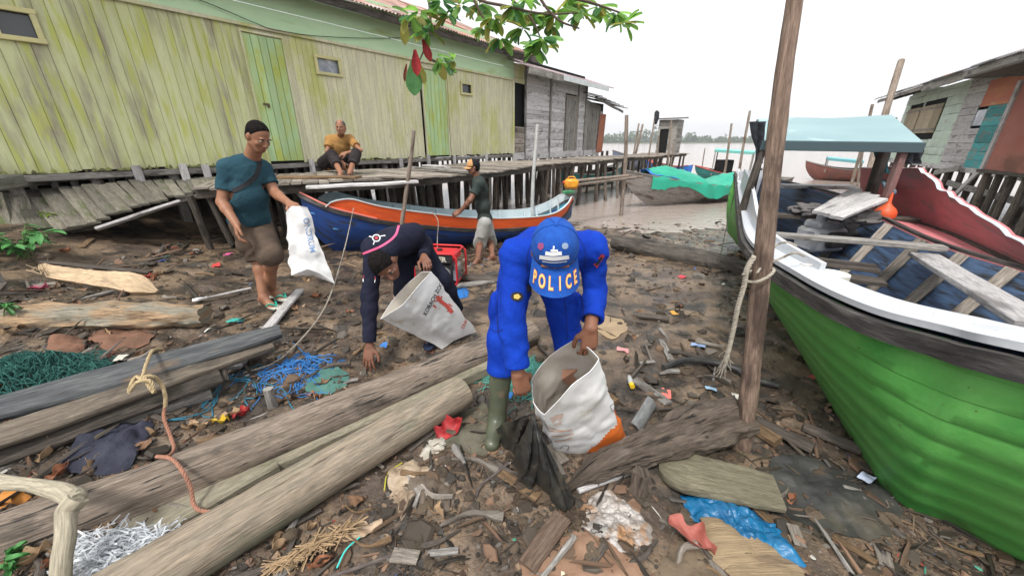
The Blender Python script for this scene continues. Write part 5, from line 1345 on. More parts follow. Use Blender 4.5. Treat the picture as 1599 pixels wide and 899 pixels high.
# right-hand rotten log, stump, board, half pipe, hose
rlm = wood('dark_rotten_log', (.105, .08, .062), (.21, .165, .13), (.26, .22, .18), stretch=(.8, 6, 1), bump=1.0, c3t=.64, bscale=4, bdist=.03, c4=(.035, .028, .022), c4t=.60, c4scale=6, c4w=.05)
log('split_log', 'dark rotten split log in front of the white sack, its left end pointed', [PZ(892, 758, .04), PZ(935, 728, .08), PZ(1000, 702, .10), PZ(1075, 672, .11), PZ(1150, 650, .11)], [.018, .070, .098, .125, .120], rlm, n=24, seg=70, rough=.26, rf=9, ragged=.05, oval=.85)
oplank('grey_lath', 'pale grey slat under the left end of the split log', PZ(900, 762, .03), PZ(1010, 722, .03), .06, .02, M_palewood)
log('stump', 'short upright stump in front of the split log', [PG(997, 788, -.02) + V(0, .03, z_) for z_ in (0, .06, .17)], [.044, .042, .036], rlm, 'stump', n=16, seg=12, rough=.16, ragged=.02)
log('wet_dark_log', 'long dark wet log lying at the edge of the shallows right of the officer', [PZ(958, 378, -.12), PZ(1000, 386, -.12), PZ(1060, 400, -.14), PZ(1120, 413, -.14), PZ(1190, 432, -.16)], [.12, .16, .175, .175, .16], wood('wet_grey_log', (.04, .034, .03), (.10, .088, .075), (.03, .026, .022), stretch=(.8, 6, 1), bump=.6), n=20, seg=50, rough=.1, endm=M_darkwood)
oplank('mossy_board', 'wide greenish board with a rounded end, half buried before the mooring post', PG(1028, 728, .03), PG(1215, 770, .035), .26, .035, wood('green_grey_board', (.135, .12, .08), (.21, .19, .13), (.09, .08, .055), rndv=0), taper=([0, .06, .2, .8, 1], [.35, .75, 1, .9, .8]), seg=24)
hose = mat('black_rubber', (.022, .022, .024), (.05, .048, .045), rough=.45, scale=8)
mb = MB(); hp = spl([PG(1036, 574, .03), PG(1070, 563, .035), PG(1110, 565, .035), PG(1150, 576, .03), PG(1172, 590, .02), PG(1215, 602, .01)], 40); mb.tube(hp, .024, 14)
o = mb.build('rubber_hose', hose, base=hp.mean(0)); tag(o, 'thick black rubber hose on the mud left of the mooring post', 'hose')
mb = MB(); a = np.linspace(.2, 1.6, 10); c0_, c1_ = PG(984, 672, .03), PG(1010, 630, .03); P = np.zeros((14, 10, 3))
sidev = nrm(np.cross(c1_ - c0_, V(0, 0, 1)))
for i in range(14):
    for j in range(10): P[i, j] = c0_ + (c1_ - c0_) * i / 13 + sidev * math.cos(a[j]) * .06 + V(0, 0, math.sin(a[j]) * .06)
mb.grid(P, thick=.006); o = mb.build('gutter_piece', mat('grey_pvc', (.20, .21, .21), (.13, .13, .13), rough=.45, scale=5), base=c0_); tag(o, 'broken grey gutter piece between the white sack and the split log', 'gutter')

# ropes -------------------------------------------------------------
def rope(name, label, pts, r, m, n=60, strands=3, pitch=.05, cat='rope', parent=None, base=None):
    P = spl(pts, n * 3); L = np.concatenate([[0], np.cumsum(np.linalg.norm(np.diff(P, axis=0), axis=1))]); T = np.gradient(P, axis=0); T /= np.linalg.norm(T, axis=1, keepdims=True) + 1e-9
    X = np.cross(T, V(.13, .2, 1)); X /= np.linalg.norm(X, axis=1, keepdims=True) + 1e-9; Yv = np.cross(T, X); mb = MB()
    for s in range(strands):
        ph = L / pitch * 2 * math.pi + s * 2 * math.pi / strands
        mb.tube(P + (X * np.cos(ph)[:, None] + Yv * np.sin(ph)[:, None]) * r * .5, r * .6, 6)
    o = mb.build(name, m, parent, base=None if parent else P.mean(0))
    if not parent: tag(o, label, cat)
    return o
tanrope = mat('tan_rope_fibre', (.46, .36, .21), (.33, .25, .14), rough=.9, scale=25, stretch=(1, 3, 1)); redrope = mat('reddish_rope_fibre', (.36, .17, .11), (.25, .13, .09), rough=.9, scale=25)
palerope = mat('pale_rope_fibre', (.40, .36, .30), (.28, .25, .2), rough=.9, scale=25)
kz = .44
rope('tan_rope', 'tan rope knotted over the top board of the roped pile', [PZ(252, 545, .40), PZ(238, 548, kz), PZ(228, 570, kz), PZ(222, 590, kz), PZ(213, 588, kz - .02), PZ(205, 600, kz - .03), PZ(202, 612, .36), PZ(215, 596, kz), PZ(235, 595, kz), PZ(240, 612, .38), PZ(226, 590, kz + .01), PZ(240, 588, kz), PZ(252, 600, .38), PZ(258, 618, .33), PZ(258, 635, .27)], .009, tanrope, n=70)
rope('red_rope', 'reddish rope hanging from the pile and looped over the dark log', [PZ(258, 632, .27), PZ(256, 652, .22), PZ(266, 680, .15), PZ(272, 700, .14), PZ(262, 712, .24), PZ(245, 712, .25), PZ(268, 716, .26), PZ(285, 735, .24), PZ(298, 762, .17), PZ(302, 785, .12), PZ(315, 797, .11), PZ(350, 795, .12), PZ(385, 775, .14), PZ(400, 762, .15)], .008, redrope, n=90)
rope('pale_rope', 'thin pale rope running from the blue longboat bow down over the mud', [PY(552, 325, 5.4), PY(540, 380, 4.6), PG(521, 446, .25), PG(502, 489, .06), PG(470, 530, .06), PG(430, 565, .05), PG(380, 582, .04)], .007, palerope, n=60, strands=2)
rope('thin_line', 'thin line hanging from the longboat to the red generator', [PY(674, 330, 6.1), PY(684, 345, 6.0), PY(683, 370, 5.8), PG(683, 400, .1)], .007, palerope, strands=2)
# mooring rope tied round the post and over the gunwale
cpo = PY(1184, 430, 1.74); rp = []
for k in range(15):
    a_ = k / 14 * 2 * math.pi * 1.5; rp.append(cpo + V(math.cos(a_) * .058, math.sin(a_) * .058, .03 * math.sin(k * .9) + .015 * k / 14))
rope('mooring_rope', 'frayed pale mooring rope wound round the post and tied to the green boat', rp + [PZ(1215, 405, .93), PZ(1240, 395, .98), PZ(1256, 400, .95)], .007, palerope, n=70)
rope('mooring_rope', 'second pale rope strand lying over the white gunwale beside the post', [PY(1183, 425, 1.66), PZ(1210, 385, .96), PZ(1228, 378, 1.0), PZ(1244, 384, .98)], .006, palerope, n=30)
hr = [PY(1178, 400, 1.72), PY(1166, 420, 1.72), PY(1162, 445, 1.73), PY(1152, 480, 1.74), PY(1146, 510, 1.75), PY(1138, 545, 1.76), PY(1132, 565, 1.77)]
o = rope('hanging_rope', 'frayed grey rope end hanging beside the mooring post', hr, .012, palerope, n=50)
mb = MB(); e_ = hr[-1]
for k in range(40):
    s_ = hr[-2] * rr.random() + hr[-1] * (1 - rr.random() * .6); s_ = hr[-2] + (hr[-1] - hr[-2]) * rr.random(); t_ = s_ + V(rr.uniform(-.04, .04), rr.uniform(-.03, .03), -.10 * rr.random() - .02)
    mb.tube(spl([s_, (s_ + t_) / 2 + V(rr.uniform(-.015, .015), 0, 0), t_], 4), .0014, 3)
tag(mb.build('frayed_end', palerope, o), kind='stuff')
rope('anchor_line', 'taut thin line dropping from the green boat stern to the wet log', [PY(1152, 285, 6.3), PY(1140, 330, 5.8), PG(1122, 412, .3)], .009, M_darkwood, n=20, strands=1)
# fishing net tangles
def tangle(name, label, c, size, m, n, r=.003, seed=0, cat='net', flat=.5, length=.3):
    q = np.random.RandomState(seed); mb = MB()
    for k in range(n):
        th = q.rand() * 6.28; rad = math.sqrt(q.rand())
        s_ = V(math.cos(th) * rad * size[0], math.sin(th) * rad * size[1], 0); L = []
        for j in range(5):
            d_ = np.hypot(s_[0] / size[0], s_[1] / size[1]); x_, y_ = c[0] + s_[0], c[1] + s_[1]
            z_ = float(gzr(x_, y_)) + .006 + max(0, 1 - d_ ** 2) * size[2] * q.rand(); L.append(V(x_, y_, z_)); s_ = s_ + V(q.normal() * length * .3, q.normal() * length * .3, 0)
        mb.tube(spl(L, 12), r, 4)
    o = mb.build(name, m, base=c); tag(o, label, cat, kind='thing'); return o
netg = mat('dark_green_net', (.02, .085, .075), (.035, .13, .11), rough=.9, scale=15)
tangle('fishing_net', 'dark green fishing net bundled behind the plank pile at left', PG(58, 585), (.34, .26, .16), netg, 620, .0028, 1, length=.12)
tangle('blue_net', 'bright blue net strands strewn behind the dark log', PG(462, 588), (.20, .14, .04), mat('bright_blue_fibre', (.02, .13, .38), (.04, .2, .48), rough=.7), 48, .003, 2, length=.22)
tangle('rope_coil', 'thin teal cord tangle at the end of the plank pile', PG(350, 602), (.10, .09, .04), mat('teal_cord', (.03, .15, .22), rough=.8), 14, .004, 3, 'cord', length=.4)
tangle('blue_net', 'small blue plastic strands farther up behind the dark log', PG(500, 574), (.10, .06, .03), MATS['bright_blue_fibre'], 24, .003, 4, length=.16)
tealnet = mat('teal_net_mesh', (.07, .27, .22), (.10, .33, .27), rough=.8, scale=12)
tangle('teal_net', 'teal green net spread on the mud behind the rubber boot', PG(822, 590), (.17, .16, .03), tealnet, 420, .003, 5, length=.14)
tangle('teal_net', 'small teal net scrap just left of the rubber boot', PG(762, 582), (.05, .04, .02), tealnet, 60, .003, 6, length=.1)

# flat crumpled sheets --------------------------------------------------
def sheet(name, label, cat, outline, m, dz=.02, amp=.02, seed=0, n=26, thick=.004, rf=7, ridge=.5, group=None, tilt=0, drp=None, stuff=None):
    """crumpled sheet filling an outline given in photo pixels, lying on the ground"""
    O = np.array([PG(x, y, 0)[:2] for x, y in outline]); c = O.mean(0); ang = np.arctan2(O[:, 1] - c[1], O[:, 0] - c[0])
    idx = np.argsort(ang); O = O[idx]; ang = ang[idx]
    N_ = n * 2; aa = np.linspace(-math.pi, math.pi, N_ + 1)
    A2_ = np.concatenate([ang - 2 * math.pi, ang, ang + 2 * math.pi]); R_ = np.hypot(*(O - c).T); R2 = np.tile(R_, 3)
    rad = np.interp(aa, A2_, R2) * (1 + .13 * vnoise(np.stack([np.cos(aa) * 2.5 + seed, np.sin(aa) * 2.5, aa * 0], 1), seed) + .07 * vnoise(np.stack([np.cos(aa) * 9 + seed, np.sin(aa) * 9, aa * 0], 1), seed))
    P = np.zeros((N_ + 1, n // 2 + 1, 3))
    for j in range(n // 2 + 1):
        f = j / (n // 2); f = max(f, .01); P[:, j, 0] = c[0] + np.cos(aa) * rad * f; P[:, j, 1] = c[1] + np.sin(aa) * rad * f
    P[-1] = P[0]
    h = crumple(P, rf * .8, seed) * 2.4; rdg = crumple(P, rf * 1.7, seed + 9) + .3
    edge = 1 - (np.arange(n // 2 + 1) / (n // 2)) ** 4 * .7
    P[:, :, 2] = gzr(P[:, :, 0], P[:, :, 1]) + dz * edge + amp * (h * .5 + np.maximum(0, rdg) * ridge)
    if tilt: P[:, :, 2] += (P[:, :, 1] - c[1]) * tilt
    P[:, :, 2] = np.maximum(P[:, :, 2], gzr(P[:, :, 0], P[:, :, 1]) + .003)
    mb = MB(); mb.grid(P, thick=thick, uvs=(3, 1), flip=False); o = mb.build(name, m, base=V(c[0], c[1], float(gzr(c[0], c[1])))); tag(o, label, cat, group); return o
bluep = mat('blue_plastic_film', (.006, .085, .20), (.01, .135, .29), coord='obj', rough=.22, scale=7, spec=.6, bump=.6, bscale=9, c3=(.08, .30, .45), c3t=.68, c3scale=10)
sheet('blue_plastic_sheet', 'crumpled bright blue plastic sheet at the lower right', 'plastic sheet', [(1073, 772), (1120, 775), (1170, 790), (1200, 815), (1225, 850), (1256, 893), (1235, 890), (1190, 868), (1140, 840), (1105, 815), (1075, 800)], bluep, .07, .032, 3, n=84, rf=11)
foil = mat('silver_foil', (.42, .40, .38), (.30, .26, .23), rough=.42, metal=.35, scale=9, coord='obj', c3=(.30, .17, .09), c3t=.58, c3scale=6, c3w=.05, c4=(.5, .04, .05), c4t=.72, c4scale=6, bump=.8, bscale=14)
sheet('foil_packet', 'torn silver foil packet with brown and red print before the stump', 'packet', [(905, 820), (915, 785), (960, 778), (1000, 810), (1015, 828), (985, 862), (940, 848)], foil, .012, .014, 8, n=70, rf=24)
lea = mat('brown_leather_sheet', (.20, .115, .07), (.27, .165, .11), rough=.6, scale=5, coord='obj', bump=.5, bscale=14, c3=(.10, .06, .04), c3t=.62)
sheet('brown_sheet', 'flat reddish brown sheet at the bottom edge in the middle', 'sheet', [(812, 880), (870, 858), (930, 838), (985, 868), (1012, 900), (960, 935), (870, 950), (815, 925)], lea, .015, .018, 5, n=36, rf=5)
oplank('short_dark_plank', 'short dark rough plank below the black rag', PG(822, 885, .02), PG(878, 806, .03), .085, .03, wood('dark_brown_plank', (.10, .065, .045), (.17, .12, .09), (.05, .035, .03), rndv=0), seg=10)
tanw = wood('tan_slab_wood', (.37, .27, .16), (.29, .21, .13), (.18, .13, .09), stretch=(6, .9, 1), bump=.6, rndv=0)
sheet('wood_slab', 'tan sawn wood slab with a curved edge at the bottom right', 'slab', [(1092, 822), (1110, 818), (1150, 842), (1200, 862), (1248, 896), (1262, 940), (1180, 950), (1130, 900)], mat('tan_slab_wood2', (.34, .25, .15), (.26, .19, .115), coord='obj', rough=.85, scale=4, stretch=(1, 9, 1), bump=.7, bscale=6, bstretch=(1, 30, 1), c3=(.15, .105, .07), c3t=.62), .03, .008, 2, n=36, thick=.03, rf=2)
sheet('mud_slab', 'dark mud crusted board right of the brown sheet', 'board', [(1040, 862), (1085, 852), (1130, 880), (1120, 930), (1050, 940)], mat('mud_crust', (.16, .12, .08), (.10, .075, .05), coord='obj', rough=.9, scale=6, bump=.8), .02, .02, 4)
dkt = mat('dark_wet_tarp', (.028, .028, .028), (.055, .055, .05), rough=.35, scale=5, coord='obj', bump=.5, bscale=14, c3=(.10, .085, .065), c3t=.62)
sheet('dark_tarp', 'black mud smeared tarp spread beside the green hull', 'tarp', [(1195, 735), (1250, 712), (1320, 735), (1392, 765), (1395, 810), (1340, 835), (1270, 815), (1215, 790)], dkt, .012, .022, 9, n=40, rf=6)
sheet('olive_cloth', 'olive mud soaked cloth under the rubber boot', 'cloth', [(640, 655), (700, 632), (770, 640), (800, 672), (790, 705), (720, 702), (660, 692)], mat('olive_mud_cloth', (.075, .07, .048), (.12, .11, .08), coord='obj', rough=.8, scale=7, bump=.7, bscale=10), .012, .03, 7, n=36)
sheet('navy_cloth', 'dark navy cloth lying in the gap between plank pile and dark log', 'cloth', [(150, 690), (185, 665), (215, 660), (222, 705), (195, 742), (150, 748)], mat('navy_cloth_m', (.016, .018, .032), (.035, .038, .058), coord='obj', rough=.8, scale=6, bump=.9, bscale=12), .04, .05, 6, n=30)
sheet('teal_rag', 'flat dull teal rag just behind the middle of the dark log', 'rag', [(478, 612), (495, 590), (540, 585), (545, 598), (505, 618)], mat('dull_teal', (.05, .13, .11), (.07, .17, .14), coord='obj', rough=.8, scale=5), .015, .02, 3)
clothb = mat('brown_wet_rag', (.085, .065, .045), (.14, .11, .085), coord='obj', rough=.7, scale=6, bump=.9, bscale=10)
sheet('brown_rag', 'folded dark brown rag in the middle of the sand, left of the cable end', 'rag', [(645, 760), (680, 745), (705, 770), (708, 805), (670, 812), (650, 790)], clothb, .03, .05, 12, n=34, rf=8)
film = mat('dirty_clear_film', (.50, .40, .28), (.38, .29, .2), coord='obj', rough=.3, scale=8, alpha=.75, bump=.6, bscale=16, spec=.6, c3=(.22, .16, .11), c3t=.6)
sheet('plastic_film', 'dirty translucent plastic bag lying left of the brown rag', 'plastic bag', [(612, 740), (640, 728), (662, 735), (680, 742), (650, 760), (640, 790), (632, 820), (622, 790), (612, 765)], film, .02, .03, 14, n=34, rf=12)
sheet('plastic_film', 'small crumpled clear plastic below the red leaf', 'plastic bag', [(660, 712), (675, 696), (692, 692), (694, 710), (675, 716), (664, 728)], mat('clear_film', (.55, .52, .45), (.4, .36, .3), coord='obj', rough=.3, scale=8, alpha=.7), .015, .02, 15, rf=14)
sheet('cardboard_piece', 'tan cardboard square on the mud under the officer elbow', 'cardboard', [(930, 498), (962, 500), (974, 520), (945, 525), (925, 518)], mat('tan_card', (.33, .245, .15), (.27, .2, .13), coord='obj', rough=.9, scale=8), .01, .006, 1, n=14)
sheet('blue_mat', 'flat bright blue mat under the red generator', 'mat', [(680, 452), (725, 448), (730, 456), (712, 468), (688, 464)], mat('blue_mat_m', (.02, .14, .42), rough=.6, coord='obj'), .012, .004, 1, n=14)
sheet('brown_husk', 'rusty brown husk sheet under the rotten log, leftmost', 'husk', [(70, 548), (110, 530), (130, 545), (95, 560)], mat('orange_husk', (.19, .095, .06), (.13, .07, .045), coord='obj', rough=.85, scale=8, bump=.6), .03, .04, 2, n=18)
sheet('brown_husk', 'rusty brown husk sheet under the rotten log, right of the smaller one', 'husk', [(140, 520), (200, 518), (240, 528), (225, 540), (160, 536)], MATS['orange_husk'], .03, .04, 3, n=18)
sheet('orange_rag', 'orange rag at the left edge behind the forked branch', 'rag', [(0, 772), (30, 762), (46, 770), (40, 788), (5, 792)], mat('orange_cloth', (.48, .20, .04), (.4, .16, .04), coord='obj', rough=.9, scale=6), .03, .03, 2, n=16)
# shredded white plastic between the logs
mb = MB(); q = np.random.RandomState(8)
for k in range(800):
    a_ = PZ(120 + q.rand() * 140, 832 + q.rand() * 66, .09 + q.rand() * .07); th = math.radians(20 + 30 * q.normal()); L_ = .05 + q.rand() * .13
    d_ = V(math.cos(th), math.sin(th), .12 * q.normal()) * L_; w_ = .0008 + q.rand() * .0024; sv = V(-math.sin(th), math.cos(th), 0) * w_
    pts = [a_ + d_ * t + V(0, 0, .02 * math.sin(t * 5 + k)) + sv * 2 * math.sin(t * 6 + k) for t in np.linspace(-.5, .5, 6)]
    mb.grid(np.stack([[p - sv for p in pts], [p + sv + V(0, 0, q.normal() * .004) for p in pts]], 1), rnd=q.rand())
o = mb.build('shredded_plastic', mat('white_shredded_film', (.50, .53, .56), rough=.3, rndv=.35, alpha=.7, spec=.6), base=PZ(190, 860, .1)); tag(o, 'shredded white plastic film caught between the two long logs', 'plastic', kind='thing')
# palm husk fibres lower middle
mb = MB()
for k in range(260):
    t = q.rand(); c = PG(430 + 120 * t, 885 - 62 * t, .02 + q.rand() * .04); th = math.radians(38 + 28 * q.normal()); L_ = .04 + q.rand() * .12
    d_ = V(math.cos(th), math.sin(th), .2 * q.normal()) * L_; mb.tube(spl([c - d_ / 2, c + V(0, 0, q.rand() * .02), c + d_ / 2], 5), .0018 + .001 * q.rand(), 4, rnd=q.rand())
o = mb.build('palm_fibres', mat('straw_fibre', (.36, .25, .14), (.25, .17, .10), rough=.9, rndv=.3), base=PG(480, 860)); tag(o, 'straw coloured palm fibre heap at the bottom, left of the pale husk leaf', 'fibres', kind='thing')
sheet('husk_leaf', 'pale dry husk leaf at the end of the palm fibres', 'leaf', [(520, 838), (545, 822), (575, 815), (598, 806), (580, 828), (550, 842)], mat('pale_husk', (.48, .36, .25), (.38, .27, .18), coord='obj', rough=.8, scale=6, bump=.5), .02, .02, 4, n=20)

# leaves ----------------------------------------------------------------
def leaf(name, label, c, L, w, th, m, group=None, curl=.03, cat='leaf', pitch=0., roll=0., seed=0, parent=None, tipdown=0.):
    nu, nv = 22, 9; P = np.zeros((nu, nv, 3)); R_ = np.array(Euler((roll, pitch, th)).to_matrix())
    for i in range(nu):
        u = i / (nu - 1); ww = w * (math.sin(math.pi * u ** .8) ** .75) * (1 if u < 1 else 0) + .001
        for j in range(nv):
            v = (j / (nv - 1) - .5) * 2; z = curl * (v * v) * (.5 + u) + .012 * math.sin(u * 9 + v * 2 + seed) - tipdown * u * u
            z += .005 * math.sin(u * 15 + abs(v) * 5 + seed) * abs(v) * (L / .15); ww *= 1 + .05 * math.sin(u * 14 + seed); P[i, j] = R_ @ V((u - .5) * L, v * ww / 2, z + .006) + np.asarray(c)
    mb = MB(); mb.grid(P, thick=.0012); o = mb.build(name, m, parent, base=None if parent else np.asarray(c)); 
    if not parent: tag(o, label, cat, group)
    return o
redl = mat('red_leaf', (.38, .035, .035), (.27, .022, .026), rough=.45, scale=5, c3=(.6, .2, .15), c3t=.66, bump=.3)
pinkl = mat('pink_leaf', (.36, .11, .085), (.29, .085, .065), rough=.5, scale=5, bump=.3)
leaf('fallen_leaf', 'crumpled bright red leaf on the mud left of the rubber boot', PG(700, 672, .03), .17, .12, .8, redl, curl=.035, roll=.35)
leaf('fallen_leaf', 'small red leaf between the dark log and the yellow leaf', PG(378, 648, .02), .09, .04, .7, redl, curl=.03)
leaf('fallen_leaf', 'small yellow leaf just left of the small red leaf', PG(345, 659, .02), .09, .035, .2, mat('yellow_leaf', (.55, .38, .04), rough=.5), curl=.02)
leaf('fallen_leaf', 'big pinkish red leaf left of the blue plastic sheet', PG(1078, 838, .03), .20, .09, -.9, pinkl, curl=.03)
leaf('fallen_leaf', 'dull red leaf behind the pale driftwood slab, by the left man', PG(230, 434, .03), .12, .06, .1, redl)
leaf('fallen_leaf', 'dark pink rag like leaf below the pale driftwood slab', PG(62, 452, .03), .16, .09, .1, mat('magenta_leaf', (.28, .05, .09), rough=.6))
# dark cable winding over the sand
mb = MB(); cp = spl([PG(500, 905, .012), PG(560, 885, .012), PG(612, 866, .014), PG(660, 848, .012), PG(700, 822, .012), PG(735, 795, .014), PG(750, 760, .016), PG(775, 738, .02), PG(795, 722, .03)], 70); mb.tube(cp, .0075, 7, rough=.15, rf=30)
mb.tube(spl([cp[26], cp[26] + V(.05, -.0, .0), PG(680, 872, .01)], 8), .004, 5)
o = mb.build('dark_twig', mat('dark_twig_bark', (.07, .055, .05), (.12, .10, .09), rough=.8, scale=20), base=cp[30]); tag(o, 'long thin dark branch snaking over the sand at the bottom middle', 'branch')
mb = MB(); cp = spl([PG(526, 886, .02), PG(540, 858, .03), PG(562, 838, .02)], 12); mb.tube(cp, .0035, 6); o = mb.build('drinking_straw', mat('turquoise_plastic', (.05, .55, .50), rough=.4), base=cp[4]); tag(o, 'bent turquoise drinking straw on the sand', 'straw')
for k, (pp, lab) in enumerate(((((600, 765), (606, 738), (628, 722)), 'yellow green strip curved above the dirty plastic bag'), (((702, 806), (715, 790), (728, 780)), 'yellow strip lying right of the brown rag'))):
    mb = MB(); cp = spl([PG(*p_, .015) for p_ in pp], 10); mb.tube(cp, .0035, 5); o = mb.build('plastic_strip', mat('yellowgreen_strip', (.45, .42, .05), rough=.5), base=cp[4]); tag(o, lab, 'strip')

# green shrub at the left and small sprig
def plant(name, label, c, n, h, R_, m, seed, L=.13, w=.06):
    q = np.random.RandomState(seed); t = thing(name, label, 'plant', c); st = MB(); lf_ = MB()
    for k in range(n):
        th = q.rand() * 6.28; rr_ = R_ * q.rand() ** .6; tip = c + V(math.cos(th) * rr_, math.sin(th) * rr_, h * (.45 + .55 * q.rand())); s_ = spl([c + V(q.normal() * .03, q.normal() * .03, 0), (c + tip) / 2 + V(0, 0, .05), tip], 6); st.tube(s_, .004, 4)
        for jj in range(4):
            b_ = s_[2 + jj % 4]; a_ = th + q.normal() * 1.0; d_ = V(math.cos(a_), math.sin(a_), .1 + .3 * q.normal()); d_ = nrm(d_); sv = nrm(np.cross(d_, V(0, 0, 1))); LL = L * (.7 + .6 * q.rand()); P = np.zeros((6, 3, 3))
            for i in range(6):
                u = i / 5; ww = w * math.sin(math.pi * min(1, u * .95 + .05)) * .5
                for j in range(3): P[i, j] = b_ + d_ * LL * u + sv * ww * (j - 1) + V(0, 0, -LL * .35 * u * u + (.012 if j != 1 else 0))
            lf_.grid(P, rnd=q.rand())
    st.build('stem', mat('green_stem', (.10, .16, .05)), t); lf_.build('foliage', m, t); return t
gleaf = mat('fresh_green_leaf', (.045, .16, .045), (.07, .22, .06), rough=.5, scale=6, rndv=.3)
plant('shrub', 'green leafy shrub growing below the sagging walkway at the left edge', PG(42, 402, 0), 22, .34, .30, gleaf, 3)
plant('seedling', 'tiny green seedling on the left end of the rotten log', PZ(14, 490, .40), 4, .06, .06, gleaf, 4, .06, .03)
plant('seedling', 'tiny green seedling at the lower left corner beneath the dark log', PG(22, 890, .0), 5, .07, .05, gleaf, 5, .05, .025)
plant('weed', 'small yellow green weed sprouting on the sagging walkway', PZ(80, 345, .66), 5, .10, .12, mat('yellow_green_leaf', (.20, .28, .05), rough=.6), 6, .08, .02)

# overhanging tree branch at top ------------------------------------------
tb = thing('tree_branch', 'overhanging almond tree branch with glossy green and a few red leaves', 'branch', PY(760, 0, 2.6))
q = np.random.RandomState(12)
def bp_(px, py, Y=2.6): return PY(px, py, Y)
twigs = [[(655, -60), (668, -10), (672, 40), (663, 75), (655, 95)], [(700, -60), (740, -5), (790, 10), (850, 22), (905, 20)], [(760, -60), (800, 0), (830, 30), (845, 62)], [(850, -60), (880, -10), (925, 5), (968, 20)], [(663, 78), (672, 92), (690, 102), (708, 118)], [(830, -70), (840, -10), (870, 30), (905, 45)], [(720, -40), (750, 20), (770, 50)]]
for tw in twigs:
    mb = MB(); Y0 = 2.6 + q.normal() * .12; mb.tube(spl([bp_(x, y, Y0) for x, y in tw], 18), np.linspace(.011, .004, 18), 6, rough=.1); mb.build('twig', mat('twig_bark', (.10, .075, .055), rough=.85), tb)
al = mat('almond_leaf_green', (.11, .26, .045), (.16, .33, .07), rough=.42, scale=5, rndv=.30, spec=.5); ald = mat('almond_leaf_dark', (.05, .15, .05), (.07, .19, .07), rough=.42, scale=5, rndv=.25)
als = mat('almond_leaf_olive', (.20, .24, .05), (.26, .22, .06), rough=.5, scale=5, rndv=.2)
def addleaf(mb, base, d, L, w, nvec, seed):
    d = nrm(d); sv = nrm(np.cross(d, nvec)); nn_ = np.cross(sv, d); P = np.zeros((9, 5, 3))
    for i in range(9):
        u = i / 8; ww = w * .5 * (math.sin(math.pi * min(.985, u ** 1.5 * .93 + .05)) ** .7)
        for j in range(5):
            v = (j - 2) / 2; P[i, j] = base + d * L * u + sv * ww * v + nn_ * (.10 * L * v * v - .16 * L * u * u)
    mb.grid(P, rnd=q.rand())
for m_ in (al, ald, als): translucent(m_)
LM = {0: MB(), 1: MB(), 2: MB()}
clusters = [(700, 25, 5), (640, 25, 3), (668, 48, 5), (655, 20, 4), (690, 5, 5), (748, 8, 6), (770, 28, 6), (755, 45, 5), (800, 12, 6), (830, 20, 6), (815, 45, 6), (848, 62, 5), (838, 75, 5), (868, 22, 6), (855, 40, 5), (900, 10, 6), (908, 22, 5), (935, 12, 5), (962, 22, 6), (975, 38, 4), (888, 0, 5), (720, 10, 4), (822, 0, 5), (780, 60, 4), (690, 92, 3), (708, 95, 2)]
for (cx_, cy_, n_) in clusters:
    Y0 = 2.6 + q.normal() * .13; b_ = bp_(cx_, cy_, Y0)
    for k in range(int(n_ * 2.6)):
        a_ = q.rand() * 6.28; d = V(math.cos(a_), math.sin(a_) * .8, -.25 + .5 * q.normal()); L_ = .062 + .045 * q.rand()
        addleaf(LM[q.choice([0, 0, 0, 0, 1, 2]) if cx_ > 720 else q.choice([0, 1, 2])], b_ + d * .012, d, L_, L_ * .52, V(q.normal() * .4, -.5 + q.normal() * .3, 1), k)
LM[0].build('foliage', al, tb); LM[1].build('foliage', ald, tb); LM[2].build('foliage', als, tb)
for k, (px, py, ang, L_, w_, m_) in enumerate(((648, 78, (.0, 0, -1), .17, .07, redl), (660, 62, (.35, 0, -1), .15, .06, redl), (645, 96, (-.05, 0, -1), .235, .125, ald), (655, 100, (.2, 0, -1), .14, .06, als), (682, 92, (.4, 0, -1), .16, .07, als), (690, 100, (1, 0, -.5), .13, .05, al), (632, 30, (-.1, 0, -1), .17, .07, als), (645, 20, (.2, 0, -1), .16, .08, al), (635, 100, (-.25, 0, -1), .13, .03, pinkl))):
    mb = MB(); addleaf(mb, bp_(px, py, 2.55 + .02 * k), V(*ang), L_ * .78, w_ * .8, V(.2, -1, .1), k); mb.build('hanging_leaf', m_, tb)

